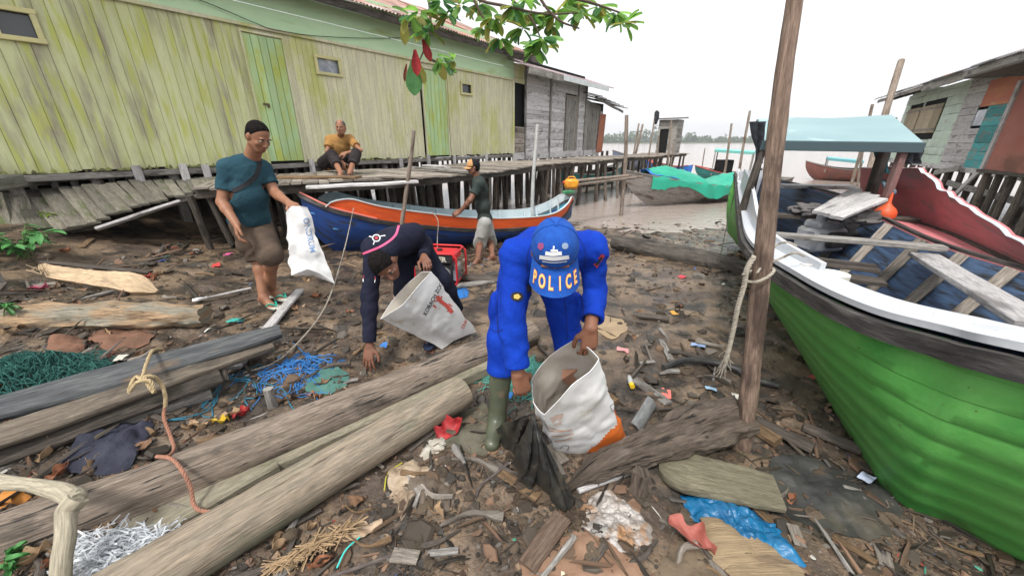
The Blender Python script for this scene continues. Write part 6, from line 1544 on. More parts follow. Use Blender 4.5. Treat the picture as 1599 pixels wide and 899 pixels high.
# scattered individual driftwood, boards and trash ----------------------------
named = [
 ('leaning_board', 'long pale board lying diagonally left of the dark clad man', (366, 574), (468, 452), .085, .025, M_palewood, .06),
 ('leaning_board', 'shorter board crossing the pale one left of the dark clad man', (378, 560), (418, 520), .06, .02, M_greywood, .10),
 ('board', 'short grey board standing out of the mud right of the officer', (1032, 530), (1048, 562), .05, .02, M_greywood, .02),
 ('board', 'broken grey board left of the hose, near the yellow capped bottle', (990, 592), (1044, 630), .07, .02, M_greywood, .02),
 ('board', 'dark wet board behind the hose', (1045, 545), (1100, 560), .04, .015, M_darkwood, .02),
 ('board', 'wet sleeper like board in front of the cap man', (650, 425), (785, 438), .13, .06, M_darkwood, .03),
 ('board', 'brown board before the red generator', (712, 446), (800, 436), .10, .04, M_greywood, .02),
 ('board', 'dark plank right of the mooring post foot', (1172, 652), (1270, 700), .08, .03, M_darkwood, .02),
 ('board', 'short brown block right of the mooring post foot', (1180, 668), (1215, 690), .08, .05, M_brownwood, .02),
 ('board', 'dark broken plank beside the green hull', (1255, 665), (1345, 702), .07, .03, M_darkwood, .02),
 ('board', 'thin dark stick board right of the cardboard', (950, 492), (1010, 505), .03, .02, M_darkwood, .02),
 ('board', 'black rotten board beyond the cardboard', (988, 490), (1045, 498), .08, .04, M_darkwood, .02),
 ('board', 'grey slat under the pale driftwood, pointing at the left man', (110, 470), (215, 445), .05, .02, M_greywood, .03),
 ('board', 'dark board leaning on the bank behind the left man', (60, 408), (235, 425), .07, .02, M_darkwood, .05),
 ('board', 'low pale stick in front of the left man feet', (310, 468), (392, 450), .03, .015, M_palewood, .03),
 ('board', 'small brown brick like block left of the bottle', (938, 612), (962, 628), .07, .04, M_brownwood, .02),
 ('board', 'short mossy stake standing behind the dark log', (428, 640), (422, 610), .05, .05, M_greywood, .08),
 ('board', 'short mossy post stub at the left edge', (-4, 446), (12, 402), .10, .08, M_greywood, .12)]
for (nm, lab, a_, b_, w_, t_, m_, dz) in named:
    p, q_ = PG(*a_, dz), PG(*b_, dz)
    if 'stub' in lab or 'stake' in lab: p = PG(*a_, 0); q_ = p + V(0, 0, .16)
    oplank(nm, lab, p, q_, w_, t_, m_, seg=8, warp=.005, cat='board')
# bottle with yellow cap, bulb, cans, bits
bt_ = thing('bottle', 'small clear bottle with a yellow cap on the mud right of the white sack', 'bottle', PG(987, 600, .02))
c = PG(987, 602, .03); mb = MB(); mb.tube([c + V(0, .02, 0), c + V(0.01, .09, .0), c + V(.012, .10, 0), c + V(.013, .115, 0)], [.018, .018, .012, .009], 12); mb.build('body', mat('clear_plastic', (.6, .62, .62), rough=.2, alpha=.6), bt_)
mb = MB(); mb.tube([c + V(0, -.012, 0), c + V(0, .02, 0)], .017, 12); mb.build('cap', mat('yellow_cap', (.75, .50, .02), rough=.4), bt_)
mb = MB(); c = PG(801, 726, .02); mb.tube([c, c + V(0, 0, .012), c + V(0, 0, .014)], [.016, .018, .008], 14); o = mb.build('plastic_disc', mat('offwhite_plastic', (.62, .56, .48), rough=.5), base=c); tag(o, 'off-white round plastic disc on the mud beside the black rag', 'disc')
trash = [(355, 398, 'small pink plastic scrap under the walkway edge by the left man', (.70, .12, .32)), (338, 415, 'small red plastic scrap by the left man heel', (.5, .06, .06)), (312, 468, 'small white plastic scrap right of the rotten log', (.7, .72, .74)), (368, 502, 'small teal plastic scrap left of the diagonal board', (.05, .32, .28)), (252, 408, 'dark blue plastic scrap under the walkway', (.03, .06, .2)),
         (1065, 433, 'small red can end on the mud before the wet log', (.55, .04, .06)), (1028, 470, 'dark round can on the wet mud', (.05, .04, .04)), (1052, 490, 'small orange plastic scrap on wet mud', (.55, .28, .04)), (1148, 620, 'small white paper left of the mooring post foot', (.6, .58, .52)), (1110, 608, 'pale blue plastic strip left of the post', (.3, .45, .6)), (972, 548, 'small pink wrapper under the officer wrist', (.6, .25, .25)),
         (1090, 540, 'blue and white wrapper behind the hose', (.25, .35, .55)), (1270, 590, 'red plastic scrap beside the green hull', (.45, .10, .09)), (1352, 747, 'small white and blue wrapper at the green hull foot', (.45, .5, .65)), (1040, 616, 'small red and white wrapper left of the post', (.6, .15, .12)), (790, 617, 'thin blue strip under the boot', (.03, .2, .6)), (540, 378, 'red wrapper below the blue longboat', (.5, .1, .08)), (600, 540, 'small blue scrap by the sandal', (.05, .2, .55)), (705, 408, 'orange scrap beside the generator', (.6, .2, .05)), (190, 560, 'pale wrapper under the plank pile', (.5, .48, .42))]
q = np.random.RandomState(4)
for k, (px, py, lab, col_) in enumerate(trash):
    c = PG(px, py, .015); s_ = .022 + .02 * q.rand() + .006 * c[1]
    P = np.zeros((8, 8, 3)); th = q.rand() * 3
    for i in range(8):
        for j in range(8):
            u, v = (i / 7 - .5) * 2, (j / 7 - .5) * 2; P[i, j] = c + V((u * math.cos(th) - v * .6 * math.sin(th)) * s_, (u * math.sin(th) + v * .6 * math.cos(th)) * s_, 0)
    P[:, :, 2] += fbm(P * 28, 3, k) * .012 + .012
    mb = MB(); mb.grid(P, thick=.002); o = mb.build('plastic_scrap', mat('scrap_colour_%s' % 'abcdefghijklmnopqrstuvwxyz'[k], col_, rough=.4), base=c); tag(o, lab, 'scrap')

# driftwood pieces scattered (one group) -------------------------------------
q = np.random.RandomState(21)
protoM = [M_greywood, M_darkwood, M_brownwood, M_deck]
meshes = []
for k in range(12):
    L_ = .12 + .25 * q.rand(); mb = MB(); pts = spl([V(-L_ / 2, 0, 0), V(0, .02 * q.normal(), .008), V(L_ / 2, 0, 0)], 8)
    if k % 3 == 0: mb.plank(pts[0], pts[-1], .03 + .04 * q.rand(), .012, warp=.006, seg=8)
    else: mb.tube(pts, np.linspace(.012, .005, 8) * (1 + q.rand()), 7, rough=.3, rf=14)
    o = mb.build('driftwood_stick', protoM[k % 4]); meshes.append(o)
for k in range(150):
    px, py = q.rand() * 1500, 380 + q.rand() ** .8 * 520
    p = PG(px, py)
    if p[1] > 9.5 or (p[0] > 1.9 and p[1] < 4.2): continue
    if k < len(meshes): o = meshes[k]
    else: o = meshes[k % 12].copy(); COL.objects.link(o)
    z = float(gzr(p[0], p[1])) + .012
    o.location = (p[0], p[1], z); o.rotation_euler = (q.normal() * .12, q.normal() * .1, q.rand() * 6.28)
    s_ = .4 + .5 * q.rand() + .08 * p[1]; o.scale = (s_, s_, s_)
    tag(o, 'small weathered driftwood stick lying loose in the shore litter', 'driftwood', 'driftwood sticks scattered over the mud')
for k in range(min(12, 12)):
    if 'label' not in meshes[k]:
        bpy.data.objects.remove(meshes[k])
# leaves scattered (one group)
lvm = [mat('dry_leaf_brown', (.20, .11, .06), (.13, .075, .045), rough=.8, scale=5), mat('dry_leaf_tan', (.36, .25, .15), (.28, .18, .1), rough=.8, scale=5), mat('dry_leaf_rust', (.30, .12, .06), (.2, .09, .05), rough=.8, scale=5), mat('wet_leaf_black', (.05, .038, .03), rough=.4)]
lv = []
for k in range(8): lv.append(leaf('dead_leaf', None, V(0, 0, 0), .09 + .05 * q.rand(), .045 + .02 * q.rand(), 0, lvm[k % 4], curl=.03 * q.rand() + .005, seed=k)); 
for k in range(170):
    px, py = q.rand() * 1300 - 10, 395 + q.rand() ** .9 * 500
    if q.rand() < .4: px = q.rand() * 560
    p = PG(px, py)
    if p[1] > 9.5 or (p[0] > 1.9 and p[1] < 4.2): continue
    o = lv[k] if k < 8 else lv[k % 8].copy()
    if k >= 8: COL.objects.link(o)
    s_ = .35 + .5 * q.rand() + .05 * p[1]
    o.location = (p[0], p[1], float(gzr(p[0], p[1])) + .006); o.rotation_euler = (q.normal() * .2, q.normal() * .2, q.rand() * 6.28); o.scale = (s_, s_, s_)
    tag(o, 'small curled dead leaf lying loose on the shore mud', 'leaf', 'dead leaves scattered over the mud')
for o in lv:
    if 'label' not in o: bpy.data.objects.remove(o)

# fine litter: far too many bits to count -------------------------------------
def litter(name, label, n, mats_, size, seed, dens, stick=.25):
    q = np.random.RandomState(seed); mb = MB(); VV = []; FF = []; MI = []; RN = []; c0 = 0
    while n > 0:
        px, py = q.rand() * 1640 - 20, 345 + q.rand() ** 1.0 * 570
        d = ray(px, py); t_ = (0 - CAMH) / d[2] if d[2] < 0 else 99; p = CAMP + d * t_
        for _ in range(3): t_ = (float(gz(p[0], p[1])) - CAMH) / d[2]; p = CAMP + d * t_
        if p[1] > 11 or q.rand() > dens(p[0], p[1], px, py): 
            n -= .25; continue
        n -= 1
        z = float(gzr(p[0], p[1])); s_ = size * (.35 + 1.3 * q.rand() ** 2) * (1 + .12 * p[1] + .22 * max(0, p[1] - 4)); th = q.rand() * 6.28; up_ = V(q.normal() * .28, q.normal() * .28, 1); up_ = nrm(up_)
        dx = nrm(np.cross(up_, V(math.sin(th), math.cos(th), 0))); dy = np.cross(up_, dx); c = V(p[0], p[1], z + s_ * .12)
        if q.rand() < stick: a_, b_, h_ = s_ * (1.2 + 1.6 * q.rand()), s_ * .13, s_ * .10
        else: a_, b_, h_ = s_ * .6, s_ * (.25 + .35 * q.rand()), s_ * (.04 + .12 * q.rand())
        k_ = 6; an = np.linspace(0, 6.28, k_, endpoint=False) + q.rand() * .5; rr_ = .7 + .5 * q.rand(k_)
        ring = c + np.outer(np.cos(an) * rr_ * a_, dx) + np.outer(np.sin(an) * rr_ * b_, dy) + np.outer(q.normal(size=k_) * h_ * .6, up_)
        top = ring * .8 + c * .2 + up_ * h_
        VV.append(ring); VV.append(top); b0_ = c0; c0 += 12; m_ = q.randint(len(mats_))
        fs_ = [[b0_ + 6 + i for i in range(6)]] + [[b0_ + i, b0_ + (i + 1) % 6, b0_ + 6 + (i + 1) % 6, b0_ + 6 + i] for i in range(6)]
        FF += fs_; MI += [m_] * 7; r_ = q.rand(); RN += [r_] * 7
    mb.add(np.concatenate(VV), FF, None, MI, RN); o = mb.build(name, mats_, smooth=False); tag(o, label, kind='stuff'); return o
def lm(name, c, rough=.8, rv=.4): return mat(name, c, None, rough=rough, rndv=rv)
LMS = [lm('bit_black', (.03, .025, .02), .5), lm('bit_brown', (.10, .065, .042)), lm('bit_tan', (.19, .135, .09)), lm('bit_grey', (.12, .105, .09)), lm('bit_dark', (.055, .045, .035), .5), lm('bit_umber', (.14, .085, .055)), lm('bit_dark2', (.05, .04, .03))]
def dens(x, y, px, py):
    d = .5 + .5 * float(vnoise(np.array([x * 1.1, y * 1.1, 0.]), 5))
    if px < 620 and py > 380 and not (py > 640 and px > 380): return .45 + .6 * d
    if y > 4: return .7 + .3 * d
    return max(0.05, d * 1.4 - .68)
litter('fine_litter', 'fine litter of bark, chips and mud bits over the whole bank', 15000, LMS, .019, 31, dens)
litter('coarse_litter', 'coarser dark bark and debris pieces over the bank', 1700, [LMS[i] for i in (0, 1, 4, 5, 6, 4)], .046, 32, dens, stick=.3)
def dens3(x, y, px, py): return .95 if (900 < px < 1230 and 420 < py < 660) or (py < 560 and px < 560) else (.12 if py > 640 and 380 < px < 1100 else .35)
litter('debris_clumps', 'dark soggy bark, husk and stick debris in heaps around the hose', 900, [LMS[i] for i in (0, 4, 1, 6, 3, 4)], .060, 36, dens3, stick=.35)
def dens2(x, y, px, py): return .8 if y > 4.2 else (.25 if px > 560 else .5)
litter('bright_litter', 'tiny pale and coloured plastic bits among the litter', 420, [lm('bit_white', (.6, .58, .54)), lm('bit_cream', (.45, .38, .28)), lm('bit_blue', (.06, .15, .4)), lm('bit_red', (.45, .07, .05)), lm('bit_white2', (.5, .48, .44)), lm('bit_green', (.08, .28, .2))], .022, 33, dens2)
# dark pebbly clods
q = np.random.RandomState(77); mb = MB()
for k in range(420):
    px, py = q.rand() * 1500, 395 + q.rand() * 500; p = PG(px, py)
    if p[1] > 9: continue
    s_ = (.012 + .03 * q.rand() ** 2) * (1 + .1 * p[1]); nU, nV = 9, 6
    u = np.linspace(0, 2 * math.pi, nU); v = np.linspace(.05, 2.2, nV); Uq, Vq = np.meshgrid(u, v, indexing='ij'); d = np.stack([np.cos(Uq) * np.sin(Vq), np.sin(Uq) * np.sin(Vq), np.cos(Vq) * .6], -1)
    rr_ = 1 + .5 * fbm(d * 1.7 + k, 2, k); P = d * rr_[..., None] * s_ + V(p[0], p[1], float(gzr(p[0], p[1]))); P[-1] = P[0]; mb.grid(P, flip=True, rnd=q.rand())
o = mb.build('mud_clods', mat('dark_clod', (.06, .045, .032), (.10, .075, .05), rough=.8, scale=20, rndv=.4, bump=.5)); tag(o, 'dark mud clods and pebbles strewn over the bank', kind='stuff')
# ================================================================== SIGNED-DISTANCE MODELLING KIT (people and clothes)
from mathutils.bvhtree import BVHTree
class Field:
    def __init__(s, lo, hi, h):
        s.lo = np.asarray(lo, float); s.h = h; s.n = np.maximum(4, np.ceil((np.asarray(hi, float) - s.lo) / h).astype(int) + 1)
        s.d = np.full(tuple(s.n), 0.2, np.float32); s.cuts = []
    def _sl(s, lo, hi):
        a = np.clip(np.floor((lo - s.lo) / s.h).astype(int), 0, s.n - 1); b = np.clip(np.ceil((hi - s.lo) / s.h).astype(int) + 1, 1, s.n)
        if np.any(b <= a): return None, None
        g = [s.lo[k] + s.h * np.arange(a[k], b[k]) for k in range(3)]
        P = np.stack(np.meshgrid(*g, indexing='ij'), -1).astype(np.float32)
        return (slice(a[0], b[0]), slice(a[1], b[1]), slice(a[2], b[2])), P
    def _union(s, sl, d, k):
        o = s.d[sl]
        if k > 0:
            h = np.clip(0.5 + 0.5 * (o - d) / k, 0, 1); s.d[sl] = o * (1 - h) + d * h - k * h * (1 - h)
        else: s.d[sl] = np.minimum(o, d)
    def cone(s, a, b, r1, r2, k=.02, flat=None, neg=False):
        """tapered capsule; flat=(axis vector, factor) squashes it along an axis"""
        a = np.asarray(a, float); b = np.asarray(b, float); m = max(r1, r2) * (1.6 if flat else 1) + k + s.h * 2 + .02
        sl, P = s._sl(np.minimum(a, b) - m, np.maximum(a, b) + m)
        if sl is None: return
        ab = b - a; L2 = float(np.dot(ab, ab)) + 1e-9; q = P - a; t = np.clip((q @ ab.astype(np.float32)) / L2, 0, 1)
        v = q - t[..., None] * ab.astype(np.float32)
        if flat is not None:
            ax = nrm(flat[0]).astype(np.float32); c = v @ ax; v = v + ax * (c * (1 / flat[1] - 1))[..., None]
            d = (np.linalg.norm(v, axis=-1) - (r1 + (r2 - r1) * t)); d = np.where(d < 0, d, d * min(1, flat[1]) if flat[1] < 1 else d)
        else: d = np.linalg.norm(v, axis=-1) - (r1 + (r2 - r1) * t)
        if neg:
            o = s.d[sl]; s.d[sl] = np.maximum(o, -d)
        else: s._union(sl, d.astype(np.float32), k)
    def ell(s, c, r, R=None, k=.02, neg=False, kn=.01):
        c = np.asarray(c, float); r = np.asarray(r, float) * np.ones(3); m = r.max() + k + s.h * 2 + .02
        sl, P = s._sl(c - m, c + m)
        if sl is None: return
        q = P - c.astype(np.float32)
        if R is not None: q = q @ np.asarray(R, np.float32)      # columns are the axes
        k0 = np.linalg.norm(q / r.astype(np.float32), axis=-1); k1 = np.linalg.norm(q / (r * r).astype(np.float32), axis=-1) + 1e-6
        d = k0 * (k0 - 1) / k1
        if neg:
            o = s.d[sl]; h = np.clip(0.5 - 0.5 * (o + d) / kn, 0, 1); s.d[sl] = o * (1 - h) - d * h + kn * h * (1 - h)
        else: s._union(sl, d.astype(np.float32), k)
    def cut(s, c, n, R):
        """remove everything on the +n side of c inside a ball of radius R"""
        s.cuts.append((np.asarray(c, float), nrm(n), R))
    def _cut(s, c, n, R):
        sl, P = s._sl(c - R, c + R)
        if sl is None: return
        q = P - c; reg = np.maximum(-(q @ n), np.linalg.norm(q, axis=-1) - R); s.d[sl] = np.maximum(s.d[sl], -reg.astype(np.float32))
    def halfspace(s, c, n):
        g = [s.lo[k] + s.h * np.arange(s.n[k]) for k in range(3)]
        n = nrm(n); dd = (g[0] - c[0])[:, None, None] * n[0] + (g[1] - c[1])[None, :, None] * n[1] + (g[2] - c[2])[None, None, :] * n[2]
        s.d = np.maximum(s.d, dd.astype(np.float32))
    def folds(s, amp, freq, seed, aniso=None, band=.03):
        """cloth creases: thin ridges running across the two main pull directions"""
        idx = np.argwhere(np.abs(s.d) < band)
        if len(idx) == 0: return
        p = s.lo + idx * s.h; f = 0
        for n_, (dr, wt) in enumerate((((.45, .3, .84), .55), ((-.66, .2, .72), .8), ((.8, -.2, .56), .8))):
            dr = nrm(dr); c = p @ dr; q = p * freq * .55 + (c * freq * 1.5)[:, None] * dr
            q = q + .5 * np.stack([vnoise(q * .6, seed + n_), vnoise(q * .6, seed + 5 + n_), vnoise(q * .6, seed + 9 + n_)], -1)
            r = 1 - np.abs(vnoise(q, seed + 20 + n_, True)) * 1.9; f = f + wt * np.maximum(r, -.2) ** 1 * (.35 + .65 * np.clip(vnoise(p * 5 + 7 * n_, seed + 30) + .5, 0, 1))
        s.d[tuple(idx.T)] -= (amp * .62 * (f - .5)).astype(np.float32)
    def mesh(s):
        for c_ in s.cuts: s._cut(*c_)
        d = s.d; h = s.h; I = d < 0
        cc = [I[x:x - 1 or None, y:y - 1 or None, z:z - 1 or None] for x in (0, 1) for y in (0, 1) for z in (0, 1)]
        cnt = sum(c.astype(np.int8) for c in cc); act = (cnt > 0) & (cnt < 8); ids = np.argwhere(act)
        if len(ids) == 0: return np.zeros((0, 3)), []
        num = -np.ones(act.shape, np.int32); num[act] = np.arange(len(ids))
        acc = np.zeros((len(ids), 3)); w = np.zeros(len(ids)); corners = [np.array(c) for c in ((0,0,0),(1,0,0),(0,1,0),(0,0,1),(1,1,0),(1,0,1),(0,1,1),(1,1,1))]
        E = [(a, b) for a in range(8) for b in range(a + 1, 8) if np.abs(corners[a] - corners[b]).sum() == 1]
        val = [d[tuple((ids + c).T)] for c in corners]
        for a, b in E:
            va, vb = val[a], val[b]; m = (va < 0) != (vb < 0); t = np.where(m, va / (va - vb + 1e-12), 0)
            acc[m] += (corners[a] + t[m, None] * (corners[b] - corners[a])); w[m] += 1
        V_ = s.lo + (ids + acc / w[:, None]) * h; F = []
        for ax in range(3):
            o1, o2 = (ax + 1) % 3, (ax + 2) % 3
            sa = [slice(None)] * 3; sb = [slice(None)] * 3; sa[ax] = slice(0, -1); sb[ax] = slice(1, None)
            A, B = I[tuple(sa)], I[tuple(sb)]; m = A != B; e = np.argwhere(m)
            ok = (e[:, o1] > 0) & (e[:, o2] > 0) & (e[:, o1] < act.shape[o1]) & (e[:, o2] < act.shape[o2]) & (e[:, ax] < act.shape[ax]); e = e[ok]
            fl = A[tuple(e.T)]; q = []
            for (u, v) in ((0, 0), (1, 0), (1, 1), (0, 1)):
                c = e.copy(); c[:, o1] -= u; c[:, o2] -= v; q.append(num[tuple(c.T)])
            q = np.stack(q, 1); q[~fl] = q[~fl][:, ::-1]; F.append(q)
        F = np.concatenate(F); F = F[(F >= 0).all(1)]; return V_, F
    def build(s, name, m, parent, smooth_it=1):
        V_, F = s.mesh()
        if len(V_) == 0: raise RuntimeError('empty field ' + name)
        for _ in range(smooth_it):
            if s.h > .02: break       # light laplacian relax of grid artefacts
            acc = np.zeros_like(V_); cn = np.zeros(len(V_))
            for a, b in ((0, 1), (1, 2), (2, 3), (3, 0)):
                np.add.at(acc, F[:, a], V_[F[:, b]]); np.add.at(cn, F[:, a], 1); np.add.at(acc, F[:, b], V_[F[:, a]]); np.add.at(cn, F[:, b], 1)
            V_ = V_ * .65 + .35 * acc / np.maximum(cn, 1)[:, None]
        off = origin_of(parent); me = bpy.data.meshes.new(name)
        vv = (V_ - off).astype(np.float32)
        me.vertices.add(len(vv)); me.vertices.foreach_set('co', vv.ravel()); me.loops.add(len(F) * 4); me.loops.foreach_set('vertex_index', F.astype(np.int32).ravel())
        me.polygons.add(len(F)); me.polygons.foreach_set('loop_start', np.arange(0, len(F) * 4, 4, dtype=np.int32)); me.polygons.foreach_set('loop_total', np.full(len(F), 4, np.int32))
        me.update(calc_edges=True); me.polygons.foreach_set('use_smooth', np.ones(len(F), bool)); me.materials.append(m); me.validate()
        o = bpy.data.objects.new(name, me); COL.objects.link(o); o.parent = parent; o['nfaces'] = len(F)
        o_bvh[o.name] = (V_, F); return o
o_bvh = {}
def bvh_of(*objs):
    VV, FF, c = [], [], 0
    for o in objs:
        if o.name in o_bvh: V_, F = o_bvh[o.name]; VV += [tuple(v) for v in V_]; FF += [tuple(int(i) + c for i in f) for f in F]
        else:
            off = origin_of(o); V_ = [tuple(np.array(v.co) + off) for v in o.data.vertices]; VV += V_; FF += [tuple(i + c for i in p.vertices) for p in o.data.polygons]
        c = len(VV)
    return BVHTree.FromPolygons(VV, FF)
def hit(bvh, px, py):
    d = ray(px, py); h = bvh.ray_cast(Vector(CAMP), Vector(nrm(d)))
    if h[0] is None: return None, None
    n = Vector(h[1]); 
    if n.dot(Vector(d)) > 0: n = -n
    return np.array(h[0]), np.array(n)
def decal(name, faces2d, bvh, m, parent, off=.0022, thick=0.0):
    """lay 2-D pieces (lists of outline points) on a surface"""
    mb = MB(); 
    for poly in faces2d:
        pts = []
        for (x, y) in poly:
            p, n = hit(bvh, x, y)
            if p is None: pts = None; break
            pts.append(p + n * off)
        if pts: mb.add(pts, [list(range(len(pts)))])
    if mb.n == 0: print('decal missed', name); return None
    return mb.build(name, m, parent, smooth=False)
def glyphs(text, bold=.0, res=3):
    cu = bpy.data.curves.new('txt', 'FONT'); cu.body = text; cu.align_x = 'CENTER'; cu.offset = bold; cu.resolution_u = res; cu.fill_mode = 'FRONT'
    ob = bpy.data.objects.new('txt', cu); COL.objects.link(ob); bpy.context.view_layer.update()
    me = ob.evaluated_get(bpy.context.evaluated_depsgraph_get()).to_mesh(); P = np.array([v.co[:2] for v in me.vertices]); F = [list(p.vertices) for p in me.polygons]
    out = [[tuple(P[i]) for i in f] for f in F]; ob.to_mesh_clear(); bpy.data.objects.remove(ob); bpy.data.curves.remove(cu); return out
def map_text(text, fn, bold=.02, space=1.0):
    """each glyph polygon mapped by fn(x, y) -> photo pixel"""
    return [[fn(x, y) for (x, y) in poly] for poly in glyphs(text, bold)]
def ribbon(pts, w):
    P = spl([V(x, y, 0) for x, y in pts], max(8, len(pts) * 6))[:, :2]; T = np.gradient(P, axis=0); T /= np.linalg.norm(T, axis=1, keepdims=True) + 1e-9; N_ = np.stack([-T[:, 1], T[:, 0]], 1) * w / 2
    return [[tuple(P[i] - N_[i]), tuple(P[i + 1] - N_[i + 1]), tuple(P[i + 1] + N_[i + 1]), tuple(P[i] + N_[i])] for i in range(len(P) - 1)]

def frame(f, u):
    f = nrm(f); r = nrm(np.cross(f, u)); u = nrm(np.cross(r, f)); return f, u, r     # r = image: person's right
def hand(F, wr, d, n, side, curl=(.35, .45, .4), size=1.0, spread=.09, thumb_close=.4, k=.008):
    """palm + five fingers; d points to the fingers, n is the back of the hand, side = direction of the thumb"""
    d = nrm(d); n = nrm(n - d * np.dot(n, d)); s = nrm(side - d * np.dot(side, d) - n * np.dot(side, n)); S = size
    wr = np.asarray(wr, float)
    lens = [.072, .080, .075, .060]; offs = [.027, .009, -.009, -.026]; pl = [.086, .090, .086, .078]; rad = [.0092, .0096, .0090, .0080]
    for i in range(4):
        kb = wr + d * pl[i] * S + s * offs[i] * S; F.cone(wr + s * offs[i] * .55 * S, kb, .0155 * S, .0118 * S, .012)
        dd = nrm(d + s * (1.5 - i) * spread); p = kb; a = 0
        for j, (fr, c) in enumerate(zip((.46, .30, .24), curl)):
            a += c * (1 + .08 * i); dr = dd * math.cos(a) - n * math.sin(a); q = p + dr * lens[i] * 1.12 * fr * S
            F.cone(p, q, rad[i] * (1.0 - .08 * j) * S, rad[i] * (.93 - .09 * j) * S, .003 if j == 0 else .002); p = q
    F.ell(wr + d * .045 * S - n * .004, (.037 * S, .05 * S, .0165 * S), np.stack([s, d, n], 1), k=.012)
    tb = wr + d * .022 * S + s * .022 * S - n * .004; t1_ = tb + (d * .55 + s * .75 - n * thumb_close * .5) / 1.0 * .040 * S; t2_ = t1_ + nrm(d * .8 + s * (.45 - thumb_close * .6) - n * thumb_close) * .033 * S; t3_ = t2_ + nrm(d * .9 + s * (.15 - thumb_close * .6) - n * thumb_close) * .026 * S
    F.cone(tb, t1_, .016 * S, .0125 * S, .01); F.cone(t1_, t2_, .0118 * S, .0105 * S, .003); F.cone(t2_, t3_, .0105 * S, .009 * S, .002)
def head(F, c, f, u, S=1.0, neck=None, detail=True):
    f, u, r = frame(f, u); c = np.asarray(c, float); R = np.stack([r, f, u], 1); o = lambda x, y, z: c + (r * x + f * y + u * z) * S
    F.ell(o(0, -.012, .028), np.array([.074, .094, .088]) * S, R, .01)       # skull
    F.ell(o(0, .028, -.030), np.array([.060, .062, .078]) * S, R, .02)       # face
    F.ell(o(0, .050, -.088), np.array([.030, .028, .022]) * S, R, .025)      # chin
    for sx in (-1, 1):
        F.cone(o(.055 * sx, .0, -.055), o(.022 * sx, .048, -.092), .020 * S, .016 * S, .02)   # jaw
        F.ell(o(.040 * sx, .060, -.028), np.array([.020, .018, .018]) * S, R, .015)           # cheekbone
        F.ell(o(.030 * sx, .088, .004), np.array([.017, .014, .011]) * S, R, neg=True, kn=.008)  # eye socket
        F.ell(o(.0755 * sx, -.006, -.012), np.array([.009, .019, .031]) * S, np.stack([nrm(r + f * .35 * sx), f, u], 1), .005)  # ear
        F.ell(o(.030 * sx, .082, .022), np.array([.022, .008, .007]) * S, R, .008)            # brow
    F.cone(o(0, .088, .008), o(0, .107, -.028), .008 * S, .0135 * S, .008)   # nose
    for sx in (-1, 1): F.ell(o(.012 * sx, .098, -.033), np.array([.009, .009, .008]) * S, R, .004)
    F.ell(o(0, .084, -.056), np.array([.024, .012, .007]) * S, R, .005); F.ell(o(0, .081, -.067), np.array([.021, .012, .008]) * S, R, .005)
    return o, R
def eyes(parent, o, R, S=1.0, browm=None, open_=.6):
    em = mat('eye_white', (.36, .32, .29), rough=.4); ip = mat('eye_dark', (.02, .012, .01), rough=.2); bm_ = browm or mat('brow_hair', (.02, .016, .014), rough=.9); lipm = mat('lip_skin', (.25, .10, .075), rough=.5)
    for sx in (-1, 1):
        for nm, r_, c_, m_ in (('eye', (.0125, .011, .0062 * open_), (.030 * sx, .079, .001), em), ('iris', (.0062, .006, .0065 * open_), (.029 * sx, .0865, .001), ip), ('eyebrow', (.019, .006, .0035), (.031 * sx, .0895, .021), bm_)):
            n_, m2 = 12, 8; U, W = np.meshgrid(np.linspace(0, 2 * math.pi, n_), np.linspace(.01, math.pi - .01, m2), indexing='ij')
            q = np.stack([np.cos(U) * np.sin(W) * r_[0], np.sin(U) * np.sin(W) * r_[1], np.cos(W) * r_[2]], -1) * S; cc = o(*c_); P = cc + q @ R.T
            mb = MB(); mb.grid(P, flip=True); mb.build(nm, m_, parent)
    mb = MB(); pts = spl([o(-.022, .086, -.061), o(-.010, .0935, -.0605), o(0, .095, -.0615), o(.010, .0935, -.0605), o(.022, .086, -.061)], 12); mb.tube(pts, np.array([.001] + [.0022] * 10 + [.001]) * S, 6); mb.build('mouth', lipm, parent)
def foot(F, an, toe, up=V(0, 0, 1), S=1.0):
    an = np.asarray(an, float); toe = np.asarray(toe, float); d = nrm(toe - an); d[2] = d[2]; s = nrm(np.cross(d, up)); base = an - V(0, 0, .07 * S)
    F.cone(an, base - d * .035 * S + V(0, 0, .03), .034 * S, .030 * S, .02)
    F.cone(base - d * .03 * S + V(0, 0, .030), base + d * .10 * S + V(0, 0, .028), .030 * S, .032 * S, .025, flat=(up, .8)); F.cone(an + d * .02, base + d * .13 * S + V(0, 0, .022), .030 * S, .020 * S, .03)
    F.cone(base + d * .10 * S + s * .012 + V(0, 0, .02), base + d * .165 * S - s * .0 + V(0, 0, .015), .030 * S, .022 * S, .02, flat=(up, .55))
    for i in range(5):
        o_ = (-.032 + .016 * i) * S; L_ = (.045, .042, .038, .032, .026)[i] * S; r_ = (.0115, .009, .0085, .008, .0075)[i] * S
        b_ = base + d * .165 * S + s * o_ + V(0, 0, .012); F.cone(b_ - d * .01, b_ + d * L_ + V(0, 0, -.003), r_, r_ * .9, .003)
TORSO = [('pelvis', (.160, .112, .110)), ('belly', (.148, .112, .125)), ('chest', (.168, .118, .155))]
